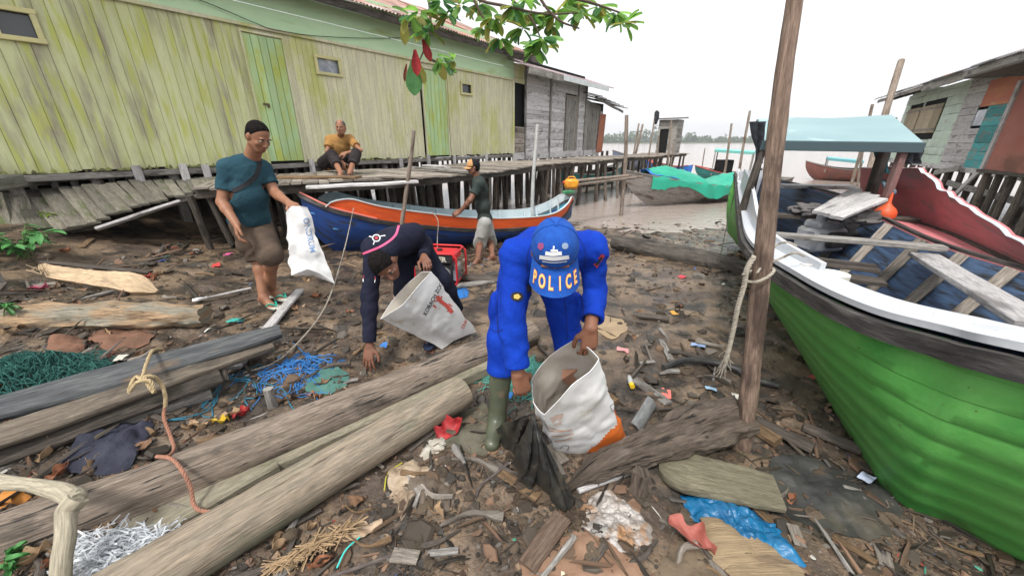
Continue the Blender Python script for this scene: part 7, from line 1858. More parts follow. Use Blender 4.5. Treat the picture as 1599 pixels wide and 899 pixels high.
def torso(F, J, g=0.0, W=1.0, k=.06, parts=('pelvis', 'belly', 'chest', 'shoulders'), back=None, belly=0.0):
    lat = nrm(J['shL'] - J['shR']); lath = nrm(J['hipL'] - J['hipR'])
    sp = nrm(J['neck'] - J['pelvis'])
    for nm, r in TORSO:
        if nm not in parts: continue
        x = lath if nm == 'pelvis' else (lat if nm == 'chest' else nrm(lat + lath))
        z = {'pelvis': J['belly'] - J['pelvis'], 'belly': J['chest'] - J['pelvis'], 'chest': J['neck'] - J['belly']}[nm]; z = nrm(z - x * np.dot(z, x)); y = np.cross(z, x)
        e = np.array(r) * W + g
        if nm == 'belly': e[1] += belly
        F.ell(J[nm], e, np.stack([x, y, z], 1), k)
    if 'shoulders' in parts:
        m = (J['shL'] + J['shR']) / 2; F.cone(J['shL'] * .85 + m * .15, J['shR'] * .85 + m * .15, .062 * W + g, .062 * W + g, k); F.cone(J['shL'], J['neck'] * .35 + m * .65, .058 * W + g, .07 * W + g, k * .7); F.cone(J['shR'], J['neck'] * .35 + m * .65, .058 * W + g, .07 * W + g, k * .7)
def limb(F, a, b, c, r, g=0.0, k=.02, upto=2.0, swell=True):
    """two-bone limb a-b-c, radii r=(r0, r1, r2), clothed up to a fraction"""
    if upto >= 1: F.cone(a, b, r[0] + g, r[1] + g, k)
    else: F.cone(a, a + (b - a) * upto, r[0] + g, r[0] + (r[1] - r[0]) * upto + g, k); return a + (b - a) * upto, nrm(b - a)
    if upto > 1:
        u = min(1, upto - 1); e = b + (c - b) * u
        F.cone(b, e, r[1] + g, r[1] + (r[2] - r[1]) * u + g, k)
        if swell and u > .5: F.ell(b + (c - b) * .28, np.ones(3) * (r[1] * 1.04 + g), None, k)
        return e, nrm(c - b)
    return b, nrm(b - a)
def bounds(J, m=.16):
    P = np.array([v for k, v in J.items() if isinstance(v, np.ndarray) and v.shape == (3,)]); return P.min(0) - m, P.max(0) + m
ARM = (.050, .040, .027); LEG = (.082, .056, .038)
def body(J, name_parent, skin, h, f, u, W=1.0, S=1.0, hands=(), feet=True, armr=ARM, legr=LEG, faces=True, eye=True, necks=.052, legs=True):
    lo, hi = bounds(J, .2); F = Field(lo, hi, h); torso(F, J, -.006, W)
    F.cone(J['neck'], J['head'] - nrm(u) * .06 - nrm(f) * .012, necks * 1.1, necks, .03)
    o, R = head(F, J['head'], f, u, S)
    for s in 'LR':
        F.ell(J['sh' + s], np.ones(3) * armr[0] * 1.08, None, .03); limb(F, J['sh' + s], J['el' + s], J['wr' + s], armr)
        if legs:
            limb(F, J['hip' + s], J['kn' + s], J['an' + s], legr, k=.03)
            if feet: foot(F, J['an' + s], J['toe' + s])
    for hd in hands: hand(F, **hd)
    b = F.build('body', skin, name_parent)
    if eye: eyes(name_parent, o, R, S)
    return b, o, R
def hair(parent, o, R, S, m, h=.005, line=.035, back=-.07, grow=.007, bald=0.0, name='hair', seed=1):
    c = o(0, 0, 0); F = Field(c - .16, c + .16, h); F.ell(o(0, -.012, .030), (np.array([.074, .095, .088]) + grow) * S, R, 0)
    F.ell(o(0, -.05, -.025), np.array([.062, .05, .06]) * S, R, .02)
    f_ = R[:, 1]; u_ = R[:, 2]
    F.halfspace(o(0, .055, line), nrm(f_ * 1.0 - u_ * .75)); F.halfspace(o(0, -.05, back), -u_ - f_ * .2)
    for sx in (-1, 1): F.ell(o(.085 * sx, .050, -.045), np.array([.05, .050, .062]) * S, R, neg=True, kn=.004); F.ell(o(.085 * sx, -.004, -.015), np.array([.03, .026, .036]) * S, R, neg=True, kn=.004)
    if bald: F.ell(o(0, .03, .13), np.array([.07, .10, .06]) * S * bald, R, neg=True, kn=.006)
    F.folds(.0018, 60, seed); return F.build(name, m, parent, 0)

skinA = mat('brown_skin', (.30, .145, .085), (.25, .115, .065), coord='obj', scale=9, rough=.5, sss=.08, bump=.08, bscale=70, spec=.4)
skinB = mat('deep_brown_skin', (.24, .11, .065), (.19, .085, .05), coord='obj', scale=9, rough=.5, sss=.08, bump=.08, bscale=70)
skinC = mat('dark_tan_skin', (.20, .09, .055), (.155, .07, .045), coord='obj', scale=9, rough=.5, sss=.06)
hairm = mat('black_hair', (.006, .005, .005), (.016, .014, .013), coord='obj', scale=60, rough=.9, spec=.08, bump=.6, bscale=120)
hairg = mat('greying_hair', (.05, .045, .042), (.16, .15, .14), coord='obj', scale=60, rough=.8, bump=.6, bscale=120)
def cloth(name, c, c2=None, **k):
    kw = dict(coord='obj', rough=.95, spec=.15, grain=.12, gscale=20, scale=7, bump=.25, bscale=60, sheen=0.); kw.update(k); return mat(name, c, c2, **kw)
def flipflop(parent, an, toe, m_sole, m_strap, S=1.0):
    d = (toe - an) * V(1, 1, 0); d = nrm(d); s = nrm(np.cross(d, V(0, 0, 1))); base = an - V(0, 0, .075 * S); dz = nrm(toe - an) if False else None
    pts = [base - d * .06 * S, base + d * .02 * S, base + d * .10 * S, base + d * .18 * S, base + d * .225 * S]; w = [.030, .040, .046, .044, .022]
    P = spl(pts, 16); W_ = np.interp(np.linspace(0, 1, 16), np.linspace(0, 1, 5), w); W_[0] = .015; W_[-1] = .012
    mb = MB(); mb.sweep(P - V(0, 0, .004), [(-1, -.2), (1, -.2), (1, .2), (-1, .2)], scale=W_); so = mb.build('sandal', m_sole, parent)
    mb = MB(); t = base + d * .165 * S + V(0, 0, .02)
    for sx in (-1, 1): mb.tube(spl([t, base + d * .12 * S + s * .03 * sx + V(0, 0, .042), base + d * .06 * S + s * .040 * sx + V(0, 0, .005)], 8), .007, 6)
    mb.build('strap', m_strap, so)

# ---------------------------------------------------------------- the officer in blue (bending over the sack)
TE = thing('person', 'man in bright blue coveralls and blue cap bending over a white sack', 'person', PG(770, 700) + V(.15, .2, 0))
J = dict(head=CAMP + ray(866, 395) * 1.34, neck=V(.185, 1.52, 1.20), chest=V(.175, 1.66, 1.13), belly=V(.16, 1.82, 1.10), pelvis=V(.13, 1.98, 1.00),
         shR=PY(806, 398, 1.52), elR=PY(800, 492, 1.40), wrR=PY(809, 583, 1.33), shL=PY(924, 388, 1.56), elL=PY(930, 455, 1.58), wrL=PY(922, 512, 1.42),
         hipR=V(.035, 1.97, .95), knR=PY(787, 528, 1.83), anR=PG(776, 680) + V(.0, .06, .09), hipL=V(.225, 1.98, .95), knL=PY(887, 530, 1.90), anL=V(.36, 2.05, .08))
J['toeR'] = J['anR'] + V(-.03, -.2, -.06); J['toeL'] = J['anL'] + V(.03, -.2, -.06)
cu_u = V(-.05, -.50, .86); cu_f = V(-.05, -.86, -.50)
hE = [dict(wr=J['wrR'], d=PY(826, 636, 1.32) - J['wrR'], n=V(.25, -.75, .5), side=V(1, .1, .2), curl=(.55, .75, .5), thumb_close=.6),
      dict(wr=J['wrL'], d=PY(919, 556, 1.40) - J['wrL'], n=V(.1, -.8, .5), side=V(-1, .1, -.1), curl=(.45, .55, .35), thumb_close=.35)]
bE, oE, RE_ = body(J, TE, skinB, .0044, cu_f, cu_u, W=.98, hands=hE, eye=False, feet=False)
blue = cloth('royal_blue_drill', (.004, .030, .30), (.006, .042, .37), scale=5, bump=.3, bscale=30, rough=.85, sheen=.0)
lo, hi = bounds(J, .2); F = Field(lo, hi, .0055)
torso(F, J, .006, .96, parts=('pelvis', 'belly', 'chest', 'shoulders'), k=.05)
for s in 'LR':
    F.ell(J['sh' + s], np.ones(3) * .054, None, .05); e, d = limb(F, J['sh' + s], J['el' + s], J['wr' + s], (.045, .042, .036), .011, k=.02, upto=1.86 if s == 'R' else 1.75)
    F.cut(e + d * .006, d, .09)
F.cone(J['neck'] + V(0, .02, .0), J['neck'] + nrm(J['head'] - J['neck']) * .055, .075, .062, .03)
for sx in (-1, 1): F.cone(J['neck'] + V(.05 * sx, -.02, .03), J['neck'] + V(.075 * sx, .05, -.005), .018, .014, .01)
F.folds(.013, 8.5, 31); F.folds(.006, 18, 33)
for s in 'LR':
    e = J['el' + s] + (J['wr' + s] - J['el' + s]) * (.80 if s == 'R' else .69); d = nrm(J['wr' + s] - J['el' + s]); F.cone(e, e + d * .012, .0545, .0545, .004)
for s in 'LR':
    e = J['el' + s] + (J['wr' + s] - J['el' + s]) * (.86 if s == 'R' else .75); d = nrm(J['wr' + s] - J['el' + s]); F.cone(e - d * .035, e + d * .04, .037, .037, 0, neg=True)
shE = F.build('shirt', blue, TE)
F = Field(lo, hi, .0055); torso(F, J, .016, .98, parts=('pelvis',), k=.05); F.ell(J['belly'] * .5 + J['pelvis'] * .5, (.155, .13, .12), None, .05)
for s in 'LR':
    e, d = limb(F, J['hip' + s], J['kn' + s], J['an' + s], (.088, .070, .064), .012, k=.03, upto=1.42 if s == 'R' else 1.5); F.cut(e, d, .14)
    lat = nrm(J['hipR'] - J['hipL']) * (1 if s == 'R' else -1); m_ = J['hip' + s] * .42 + J['kn' + s] * .58; F.ell(m_ + lat * .085, (.035, .07, .095), None, .012)
F.folds(.014, 7.5, 41, (1, 1, 1.3)); F.folds(.005, 18, 43)
ptE = F.build('trousers', blue, TE)
# rubber boots
bootm = mat('olive_rubber', (.085, .095, .06), (.065, .075, .05), coord='obj', scale=6, rough=.35, spec=.5, c3=(.16, .12, .08), c3t=.62, c3scale=7); solem = mat('tan_rubber_sole', (.20, .13, .08), rough=.7)
for s in 'RL':
    F = Field(J['an' + s] - V(.2, .36, .2), J['an' + s] + V(.2, .2, .62), .0055); an = J['an' + s]; kn = J['kn' + s]; d = nrm(kn - an); td = nrm((J['toe' + s] - an) * V(1, 1, 0)); top = an + d * .30
    F.cone(an, top, .052, .066, .02); F.cone(an - V(0, 0, .03), an, .05, .052, .02); b0_ = an - V(0, 0, .085)
    F.cone(b0_ + V(0, 0, .042) - td * .03, b0_ + td * .06 + V(0, 0, .044), .044, .045, .03); F.cone(b0_ + td * .06 + V(0, 0, .04), b0_ + td * .165 + V(0, 0, .036), .045, .043, .03, flat=(V(0, 0, 1), .85))
    F.cut(top - d * .004, d, .1); F.cone(top - d * .03, top + d * .03, .058, .058, 0, neg=True); F.halfspace(b0_ + V(0, 0, -.002), V(0, 0, -1)); F.folds(.003, 14, 51, (1, 1, 2.0))
    bo = F.build('boot', bootm, TE)
    mb = MB(); P = spl([b0_ - td * .075, b0_ - td * .02, b0_ + td * .08, b0_ + td * .165, b0_ + td * .212], 14); mb.sweep(P + V(0, 0, .006), [(-1, -.2), (1, -.2), (1, .2), (-1, .2)], scale=np.interp(np.linspace(0, 1, 14), [0, .1, .35, .75, .93, 1], [.02, .045, .046, .050, .036, .012])); mb.build('sole', solem, bo)
# hair, cap
hair(TE, oE, RE_, 1.0, hairm, line=.01)
capm = mat('blue_mesh_cap', (.008, .085, .40), (.006, .065, .34), coord='obj', scale=50, rough=.85, bump=.5, bscale=220)
f_, u_, r_ = frame(cu_f, cu_u); c0 = oE(0, -.008, .030); F = Field(c0 - .17, c0 + .17, .0038); Rc = np.stack([r_, f_, u_], 1)
F.ell(c0, (.086, .106, .098), Rc, 0); F.ell(oE(0, .045, .075), (.055, .045, .05), Rc, .03); F.halfspace(oE(0, 0, .018), -u_ + f_ * .10); F.ell(c0 - u_ * .012, (.079, .099, .09), Rc, neg=True, kn=.002)
cp_ = F.build('cap', capm, TE)
mb = MB(); c_ = oE(0, -.008, .129); mb.tube([c_ - u_ * .004, c_ + u_ * .004], [.009, .006], 12, up=f_); mb.build('button', capm, cp_)
for k in range(6):
    a = k * math.pi / 3 + math.pi / 6; pts = []
    for t in np.linspace(.08, 1.25, 12): pts.append(c0 + r_ * .0868 * math.sin(a) * math.sin(t) + f_ * .1068 * math.cos(a) * math.sin(t) + u_ * .0988 * math.cos(t))
    mb = MB(); mb.tube(np.array(pts), .0014, 5); mb.build('seam', mat('cap_seam', (.006, .05, .28), rough=.9), cp_)
P = np.zeros((25, 11, 3))
for i in range(25):
    a = (i / 24 - .5) * 2 * 1.22
    for j in range(11):
        v = j / 10; x = math.sin(a) * (.086 + .012 * v); y = math.cos(a) * .100 + v * (.088 * max(0, math.cos(a * .9)) ** .45); z = .017 - .052 * v - .022 * (math.sin(a) ** 2) * (.4 + .9 * v)
        P[i, j] = oE(x, y - .01, z)
mb = MB(); mb.grid(P, thick=.004); bill = mb.build('bill', capm, cp_)
bv = bvh_of(bill, cp_)
gold = mat('gold_embroidery', (.80, .50, .16), rough=.6); oredge = mat('orange_embroidery', (.75, .24, .05), rough=.6); whit = mat('white_embroidery', (.72, .74, .75), rough=.7)
def bill_pt(a, v, off):
    i = (a / 2.44 + .5) * 24; j = v * 10; i0, j0 = int(np.clip(i, 0, 23)), int(np.clip(j, 0, 9)); fi, fj = i - i0, j - j0
    p = (BP[i0, j0] * (1 - fi) + BP[i0 + 1, j0] * fi) * (1 - fj) + (BP[i0, j0 + 1] * (1 - fi) + BP[i0 + 1, j0 + 1] * fi) * fj
    n = np.cross(BP[i0 + 1, j0] - BP[i0, j0], BP[i0, j0 + 1] - BP[i0, j0]); n = nrm(n); n = n if np.dot(n, u_) > 0 else -n
    return p + n * off
BP = P.copy(); SGN = 1 if (BP[24, 5] - BP[0, 5])[0] > 0 else -1
for k, ch in enumerate('POLICE'):
    ac = (k - 2.5) * .335
    for m_, sc_, of, bo_ in ((oredge, .034, .003, .05), (gold, .034, .0045, .008)):
        mb = MB()
        for poly in glyphs(ch, bo_):
            mb.add([bill_pt(SGN * (ac + u * sc_ * 10.0), .52 - (v - .34) * sc_ * 19, of) for (u, v) in poly], [list(range(len(poly)))])
        mb.build('letter', m_, bill, smooth=False)
decal('ship_emblem', ribbon([(843, 401), (865, 403.5), (888, 401)], 6) + ribbon([(852, 395), (863, 396.4), (877, 395)], 6) + ribbon([(864, 393), (865, 384)], 2.4) + ribbon([(860, 391), (871, 391)], 3), bv, whit, cp_)
decal('wave_emblem', ribbon([(847, 407.5), (865, 409.5), (885, 407.5)], 1.2), bv, whit, cp_)
ring = [(882 + 5 * math.cos(a), 384 + 5 * math.sin(a)) for a in np.linspace(0, 2 * math.pi, 14, endpoint=False)]
decal('round_badge', [[(882, 385), ring[i], ring[(i + 1) % 14]] for i in range(14)], bv, mat('silver_blue', (.22, .30, .42), rough=.6), cp_)
decal('red_badge', [[(842, 379), (849, 380), (850, 386), (845, 391), (840, 386)]], bv, mat('dull_red_thread', (.26, .06, .16), rough=.7), cp_)
bv = bvh_of(shE, ptE)
seamm = mat('dark_blue_seam', (.003, .018, .17), rough=.95)
for k_, sm in enumerate(([(764, 462), (762, 485), (765, 512)], [(765, 512), (775, 518), (786, 514)], [(905, 452), (911, 478), (910, 505)], [(898, 508), (905, 510), (911, 505)], [(838, 372), (825, 392), (822, 425)], [(905, 372), (914, 392), (912, 420)], [(880, 452), (884, 490), (886, 530)], [(779, 440), (776, 480), (778, 520)])): decal('seam', ribbon(sm, 1.5), bv, seamm, shE if k_ in (4, 5) else ptE, .0015)
blackpatch = mat('black_patch', (.02, .018, .02), rough=.8); goldt = mat('gold_thread', (.55, .40, .10), rough=.6); redt = mat('red_thread', (.40, .04, .05), rough=.7)
def disc2(cx, cy, rx, ry, n=14): return [[(cx, cy)] + [(cx + rx * math.cos(t), cy + ry * math.sin(t)) for t in (2 * math.pi * i / n, 2 * math.pi * (i + 1) / n)] for i in range(n)]
decal('chest_patch', [[(798, 446), (828, 444), (830, 455), (800, 458)]], bv, blackpatch, shE, .003); decal('unit_badge', disc2(807, 463, 9.5, 7.5), bv, blackpatch, shE, .0035); decal('unit_badge_star', disc2(807, 463, 5.5, 4.5, 5), bv, goldt, shE, .005)
decal('sleeve_badge', [[(927, 412), (939, 396), (944, 399), (932, 418)]], bv, redt, shE, .003); decal('sleeve_badge', [[(929, 412), (938, 400), (941, 402), (932, 414)]], bv, blackpatch, shE, .0045)

# ---------------------------------------------------------------- man in black long sleeves, bending to the ground
TD = thing('person', 'man in a black long sleeved printed shirt bending down with hand on the mud', 'person', V(-.8, 2.8, 0))
gD = lambda x, y: float(gzr(x, y))
J = dict(head=PY(600, 416, 2.50), neck=PY(611, 386, 2.66), chest=PY(614, 380, 2.80), belly=PY(628, 378, 2.98), pelvis=PY(642, 384, 3.14),
         shR=PY(583, 388, 2.66), elR=PY(577, 462, 2.50), wrR=PY(577, 540, 2.36), shL=PY(646, 366, 2.82), elL=PY(664, 380, 3.02), wrL=PY(662, 402, 2.74),
         hipR=PY(627, 392, 3.14), knR=V(-.90, 2.86, .44), anR=V(-.70, 2.80, .12), hipL=PY(658, 392, 3.16), knL=V(-.60, 2.95, .50), anL=V(-.50, 3.12, .10))
J['toeR'] = J['anR'] + V(.02, -.2, -.06); J['toeL'] = J['anL'] + V(.05, -.18, -.06)
uD = nrm(V(-.30, -.70, .60)); fD = nrm(V(.55, -.45, -.70)); fD = nrm(fD - uD * np.dot(fD, uD))
hD = [dict(wr=J['wrR'], d=PG(573, 583, .02) - J['wrR'], n=V(-.1, -.9, .3), side=V(1, .0, .1), curl=(.15, .3, .2), thumb_close=.1, size=1.08, spread=.16), dict(wr=J['wrL'], d=PY(674, 424, 2.55) - J['wrL'], n=V(.2, -.4, .8), side=V(-.9, -.4, 0), curl=(.5, .8, .6), thumb_close=.6)]
bD, oD, RD_ = body(J, TD, skinC, .0052, fD, uD, W=.98, hands=hD, eye=True)
hair(TD, oD, RD_, 1.0, hairm, line=.04, grow=.006)
blackc = cloth('black_jersey', (.010, .011, .022), (.018, .020, .036), scale=4, bump=.12)
lo, hi = bounds(J, .2); F = Field(lo, hi, .006); torso(F, J, .012, .98, k=.07)
for s in 'LR':
    F.ell(J['sh' + s], np.ones(3) * .070, None, .05); e, d = limb(F, J['sh' + s], J['el' + s], J['wr' + s], (.055, .045, .034), .010, k=.03, upto=1.92); F.cut(e, d, .07)
F.cone(J['neck'], J['neck'] + nrm(J['head'] - J['neck']) * .05, .072, .064, .03); F.folds(.009, 9, 61); F.folds(.004, 20, 62); shD = F.build('shirt', blackc, TD)
F = Field(lo, hi, .007); torso(F, J, .014, .98, parts=('pelvis',), k=.05)
for s in 'LR': e, d = limb(F, J['hip' + s], J['kn' + s], J['an' + s], (.09, .066, .05), .014, k=.04, upto=1.85); F.cut(e, d, .12)
F.folds(.008, 9, 63); ptD = F.build('trousers', blackc, TD)
for s in 'LR': flipflop(TD, J['an' + s], J['toe' + s], mat('navy_sandal', (.02, .03, .07), rough=.7), mat('navy_strap', (.03, .05, .10), rough=.7))
bv = bvh_of(shD); pinkt = mat('pink_print', (.62, .10, .22), rough=.8); tealt = mat('teal_print', (.03, .35, .30), rough=.8); cyt = mat('cyan_print', (.03, .35, .50), rough=.8)
decal('pink_lettering', ribbon([(562, 398), (580, 391), (600, 382), (617, 368), (623, 352)], 3.4), bv, pinkt, shD, .003)
decal('flag_patch', [[(568, 430), (586, 432), (586, 436.5), (567, 435)]], bv, redt, shD, .003); decal('flag_patch', [[(567, 435), (586, 436.5), (585, 441), (567, 440)]], bv, whit, shD, .003)
for wd_, (x, y, a, sc_) in (('ISLANDS', (590, 359, -22, 8.5)),):
    pass
zz = []
for k in range(9): x = 570 + k * 5.2; y = 368 - k * 2.0; zz += [[(x, y), (x + 1.2, y - .3), (x + 2.2, y - 5), (x + 1, y - 5)], [(x + 2.2, y - 5.6), (x + 4, y - 1.2), (x + 3, y - .8), (x + 1.4, y - 5)]]
decal('teal_lettering', zz, bv, tealt, shD, .003)
hx = [(588 + 6 * math.cos(a), 372 + 5 * math.sin(a)) for a in np.linspace(0, 2 * math.pi, 7)]
decal('white_emblem', ribbon(hx, 1.4) + ribbon([(576, 369), (582, 371)], 1.3) + ribbon([(594, 369), (602, 368)], 1.3) + ribbon([(583, 382), (585, 377)], 1.3), bv, whit, shD, .003)
decal('red_emblem', disc2(588, 372, 2.8, 2.4, 8), bv, redt, shD, .004); decal('cyan_print', ribbon([(560, 372), (561, 382), (560, 390)], 5), bv, cyt, shD, .003)

# ---------------------------------------------------------------- man in a teal T-shirt carrying an empty sack
TA = thing('person', 'man in dark teal T-shirt and brown knee shorts walking with a white sack', 'person', PG(415, 466))
J = dict(head=PY(403, 213, 3.36), neck=PY(394, 245, 3.42), chest=PY(388, 276, 3.42), belly=PY(386, 308, 3.38), pelvis=PY(390, 342, 3.42),
         shR=PY(355, 262, 3.32), elR=PY(347, 316, 3.22), wrR=PY(369, 350, 3.10), shL=PY(411, 263, 3.52), elL=PY(429, 301, 3.46), wrL=PY(452, 318, 3.26),
         hipR=PY(379, 350, 3.36), knR=PY(405, 404, 3.42), hipL=PY(402, 350, 3.48), knL=PY(422, 398, 3.22))
aR = PG(411, 464, .08); aL = PG(424, 452, .10); J['anR'] = aR; J['anL'] = aL; J['toeR'] = aR + V(.18, -.08, -.06); J['toeL'] = aL + V(.18, -.06, -.06)
fA = nrm(V(.80, -.36, -.52)); uA = nrm(V(.45, -.12, 1))
hA = [dict(wr=J['wrR'], d=PY(371, 371, 3.06) - J['wrR'], n=V(-.75, -.6, .1), side=V(.5, -.6, 0), curl=(.35, .5, .4), thumb_close=.3, size=1.05), dict(wr=J['wrL'], d=PY(470, 325, 3.16) - J['wrL'], n=V(0, -.3, 1), side=V(-.3, -1, 0), curl=(.5, .8, .6), thumb_close=.6, size=1.05)]
bA, oA, RA_ = body(J, TA, skinA, .0058, fA, uA, W=.94, S=1.04, hands=hA, armr=(.055, .043, .031), legr=(.088, .058, .040), necks=.058)
hair(TA, oA, RA_, 1.04, hairm, line=.072, grow=.0015, h=.0045, back=-.07)
tealc = cloth('dark_teal_cotton', (.018, .052, .072), (.026, .068, .09), scale=5, sheen=0.)
lo, hi = bounds(J, .2); F = Field(lo, hi, .0062); torso(F, J, .008, 1.0, k=.05, belly=.01); F.cone(J['chest'] * .8 + J['neck'] * .2, J['belly'], .138, .142, .05, flat=(np.cross(J['shL'] - J['shR'], J['neck'] - J['pelvis']), .82)); F.cone(J['belly'], J['pelvis'], .142, .15, .05, flat=(np.cross(J['shL'] - J['shR'], J['neck'] - J['pelvis']), .85))
for s in 'LR':
    F.ell(J['sh' + s], np.ones(3) * .056, None, .04); e, d = limb(F, J['sh' + s], J['el' + s], J['wr' + s], (.052, .056, .04), .010, k=.02, upto=.66); F.cut(e, d, .10)
F.cut(J['pelvis'] + V(0, 0, -.05), V(0, 0, -1), .32); F.ell(J['pelvis'] + V(0, 0, .02), (.165, .135, .12), None, .05); F.folds(.010, 8, 71, (1.2, 1.2, .8)); F.folds(.004, 20, 72); shA = F.build('shirt', tealc, TA)
F = Field(lo, hi, .0065); torso(F, J, .006, .98, parts=('pelvis',), k=.05)
for s in 'LR': e, d = limb(F, J['hip' + s], J['kn' + s], J['an' + s], (.094, .088, .08), .012, k=.03, upto=1.10); F.cut(e - d * .01, d, .16); F.ell(J['hip' + s] * .45 + J['kn' + s] * .55 + V(-.05 if s == 'R' else .03, -.075, 0), (.045, .03, .07), None, .015)
F.folds(.012, 8, 73, (1.2, 1.2, .8)); F.folds(.004, 18, 74); F.build('shorts', cloth('brown_cotton', (.075, .055, .042), (.11, .08, .06), scale=5), TA)
for s in 'LR': flipflop(TA, J['an' + s], J['toe' + s], mat('cream_sandal', (.50, .48, .42), rough=.7), mat('teal_green_strap', (.01, .33, .24), rough=.5), 1.05)
bv = bvh_of(shA); mb = MB(); 
pk = ribbon([(405, 243), (404, 262), (396, 278), (376, 293), (362, 299)], 7.5); decal('bag_strap', pk, bv, mat('black_strap', (.012, .013, .016), rough=.8), TA, .006)

# ---------------------------------------------------------------- young man in a cap leaning on the longboat
TC = thing('person', 'young man in dark T-shirt, grey shorts and tan cap leaning on the longboat', 'person', PG(757, 402))
J = dict(head=PY(739, 261, 6.0), neck=PY(744, 276, 6.02), chest=PY(750, 298, 6.0), belly=PY(754, 322, 5.98), pelvis=PY(757, 342, 6.0),
         shL=PY(748, 288, 5.83), elL=PY(734, 313, 5.72), wrL=PY(718, 331, 5.72), shR=PY(748, 286, 6.20), elR=PY(736, 308, 6.3), wrR=PY(722, 326, 6.25),
         hipL=PY(757, 348, 5.90), knL=PY(749, 380, 5.92), hipR=PY(759, 347, 6.10), knR=PY(766, 378, 6.14))
aL, aR = PG(746, 405, .08), PG(769, 400, .08); J['anL'] = aL; J['anR'] = aR; J['toeL'] = aL + V(-.14, -.16, -.06); J['toeR'] = aR + V(-.18, -.08, -.06)
hC = [dict(wr=J['wrL'], d=V(-.9, -.1, -.4), n=V(.3, -.7, .6), side=V(-.2, -.2, 1), curl=(.6, .8, .6), thumb_close=.6, size=1.05), dict(wr=J['wrR'], d=V(-.9, 0, -.3), n=V(0, .2, 1), side=V(0, -1, 0), curl=(.6, .8, .6))]
fC = nrm(V(-1, -.22, -.1)); uC = nrm(V(-.06, -.02, 1)); bC, oC, RC_ = body(J, TC, skinC, .0072, fC, uC, W=.92, S=.97, hands=hC)
hair(TC, oC, RC_, .97, hairm, h=.006, line=.02)
darkT = cloth('charcoal_tee', (.028, .038, .036), (.045, .055, .05)); lo, hi = bounds(J, .2); F = Field(lo, hi, .0075); torso(F, J, .022, .92, k=.07)
for s in 'LR': F.ell(J['sh' + s], np.ones(3) * .066, None, .05); e, d = limb(F, J['sh' + s], J['el' + s], J['wr' + s], (.06, .06, .04), .012, k=.03, upto=.62); F.cut(e, d, .09)
F.cut(J['pelvis'] + V(0, 0, -.06), V(0, 0, -1), .3); F.folds(.009, 8.5, 81, (1, 1, .8)); F.build('shirt', darkT, TC)
F = Field(lo, hi, .0075); torso(F, J, .016, .92, parts=('pelvis',), k=.05)
for s in 'LR': e, d = limb(F, J['hip' + s], J['kn' + s], J['an' + s], (.095, .088, .082), .014, k=.03, upto=1.10); F.cut(e, d, .15); F.ell(J['hip' + s] * .4 + J['kn' + s] * .6 + V(0, -.07 if s == 'L' else .07, 0), (.06, .03, .07), None, .015)
F.folds(.009, 8, 83); F.build('shorts', cloth('grey_cotton', (.30, .30, .285), (.37, .37, .35)), TC)
for s in 'LR': flipflop(TC, J['an' + s], J['toe' + s], mat('grey_sandal', (.2, .2, .2), rough=.7), mat('grey_strap', (.15, .15, .15), rough=.7))
tanc = cloth('tan_cap_cloth', (.50, .28, .12), (.42, .22, .09)); f_, u_, r_ = frame(fC, uC); c0 = oC(0, -.008, .028); Rc = np.stack([r_, f_, u_], 1)
F = Field(c0 - .16, c0 + .16, .005); F.ell(c0, np.array([.086, .108, .100]) * .97, Rc, 0); F.halfspace(oC(0, 0, .020), -u_); F.ell(c0 - u_ * .012, np.array([.079, .099, .09]) * .97, Rc, neg=True, kn=.002); F.halfspace(oC(0, .01, 0), -f_); cpc = F.build('cap', tanc, TC)
F = Field(c0 - .16, c0 + .16, .005); F.ell(c0, np.array([.086, .108, .099]) * .97, Rc, 0); F.halfspace(oC(0, 0, .020), -u_); F.ell(c0 - u_ * .012, np.array([.079, .099, .09]) * .97, Rc, neg=True, kn=.002); F.halfspace(oC(0, .009, 0), f_); F.build('cap_back', cloth('black_mesh_cap', (.015, .015, .018)), cpc)
P = np.zeros((15, 7, 3))
for i in range(15):
    a = (i / 14 - .5) * 2.3
    for j in range(7): v = j / 6; P[i, j] = oC(math.sin(a) * .082, math.cos(a) * .098 - .01 + v * .075 * max(0, math.cos(a)) ** .6, .020 - .018 * v - .02 * math.sin(a) ** 2)
mb = MB(); mb.grid(P, thick=.005); mb.build('bill', tanc, cpc)

# ---------------------------------------------------------------- old man squatting on the boardwalk
TB = thing('person', 'older balding man in an ochre T-shirt squatting on the boardwalk by the wall', 'person', PZ(538, 274, 1.07))
zd = 1.075
J = dict(head=PY(532, 199, 6.80), neck=PY(531, 214, 6.95), chest=PY(531, 228, 7.00), belly=PY(531, 241, 7.05), pelvis=V(-3.34, 7.12, zd + .16),
         shR=PY(515, 219, 6.95), elR=PY(511, 237, 6.78), wrR=PY(534, 253, 6.56), shL=PY(547, 218, 6.98), elL=PY(563, 235, 6.72), wrL=PY(541, 239, 6.56),
         hipR=V(-3.43, 7.05, zd + .17), knR=PY(518, 242, 6.66), hipL=V(-3.24, 7.05, zd + .17), knL=PY(556, 240, 6.66))
J['anR'] = PZ(533, 270, zd + .08) + V(-.02, .02, 0); J['anL'] = PZ(547, 267, zd + .08); J['toeR'] = J['anR'] + V(.03, -.2, -.06); J['toeL'] = J['anL'] + V(-.0, -.2, -.06)
hB = [dict(wr=J['wrR'], d=V(.25, -.15, -1), n=V(-.2, -1, .2), side=V(1, -.1, .1), curl=(.3, .4, .3), size=1.05), dict(wr=J['wrL'], d=V(-1, -.1, -.25), n=V(-.1, -.7, .8), side=V(0, -.6, -.8), curl=(.4, .6, .4), size=1.05)]
fB = nrm(V(.12, -1, -.06)); uB = nrm(V(.03, -.08, 1)); bB, oB, RB_ = body(J, TB, skinA, .0072, fB, uB, W=.95, S=1.02, hands=hB, armr=(.042, .034, .025))
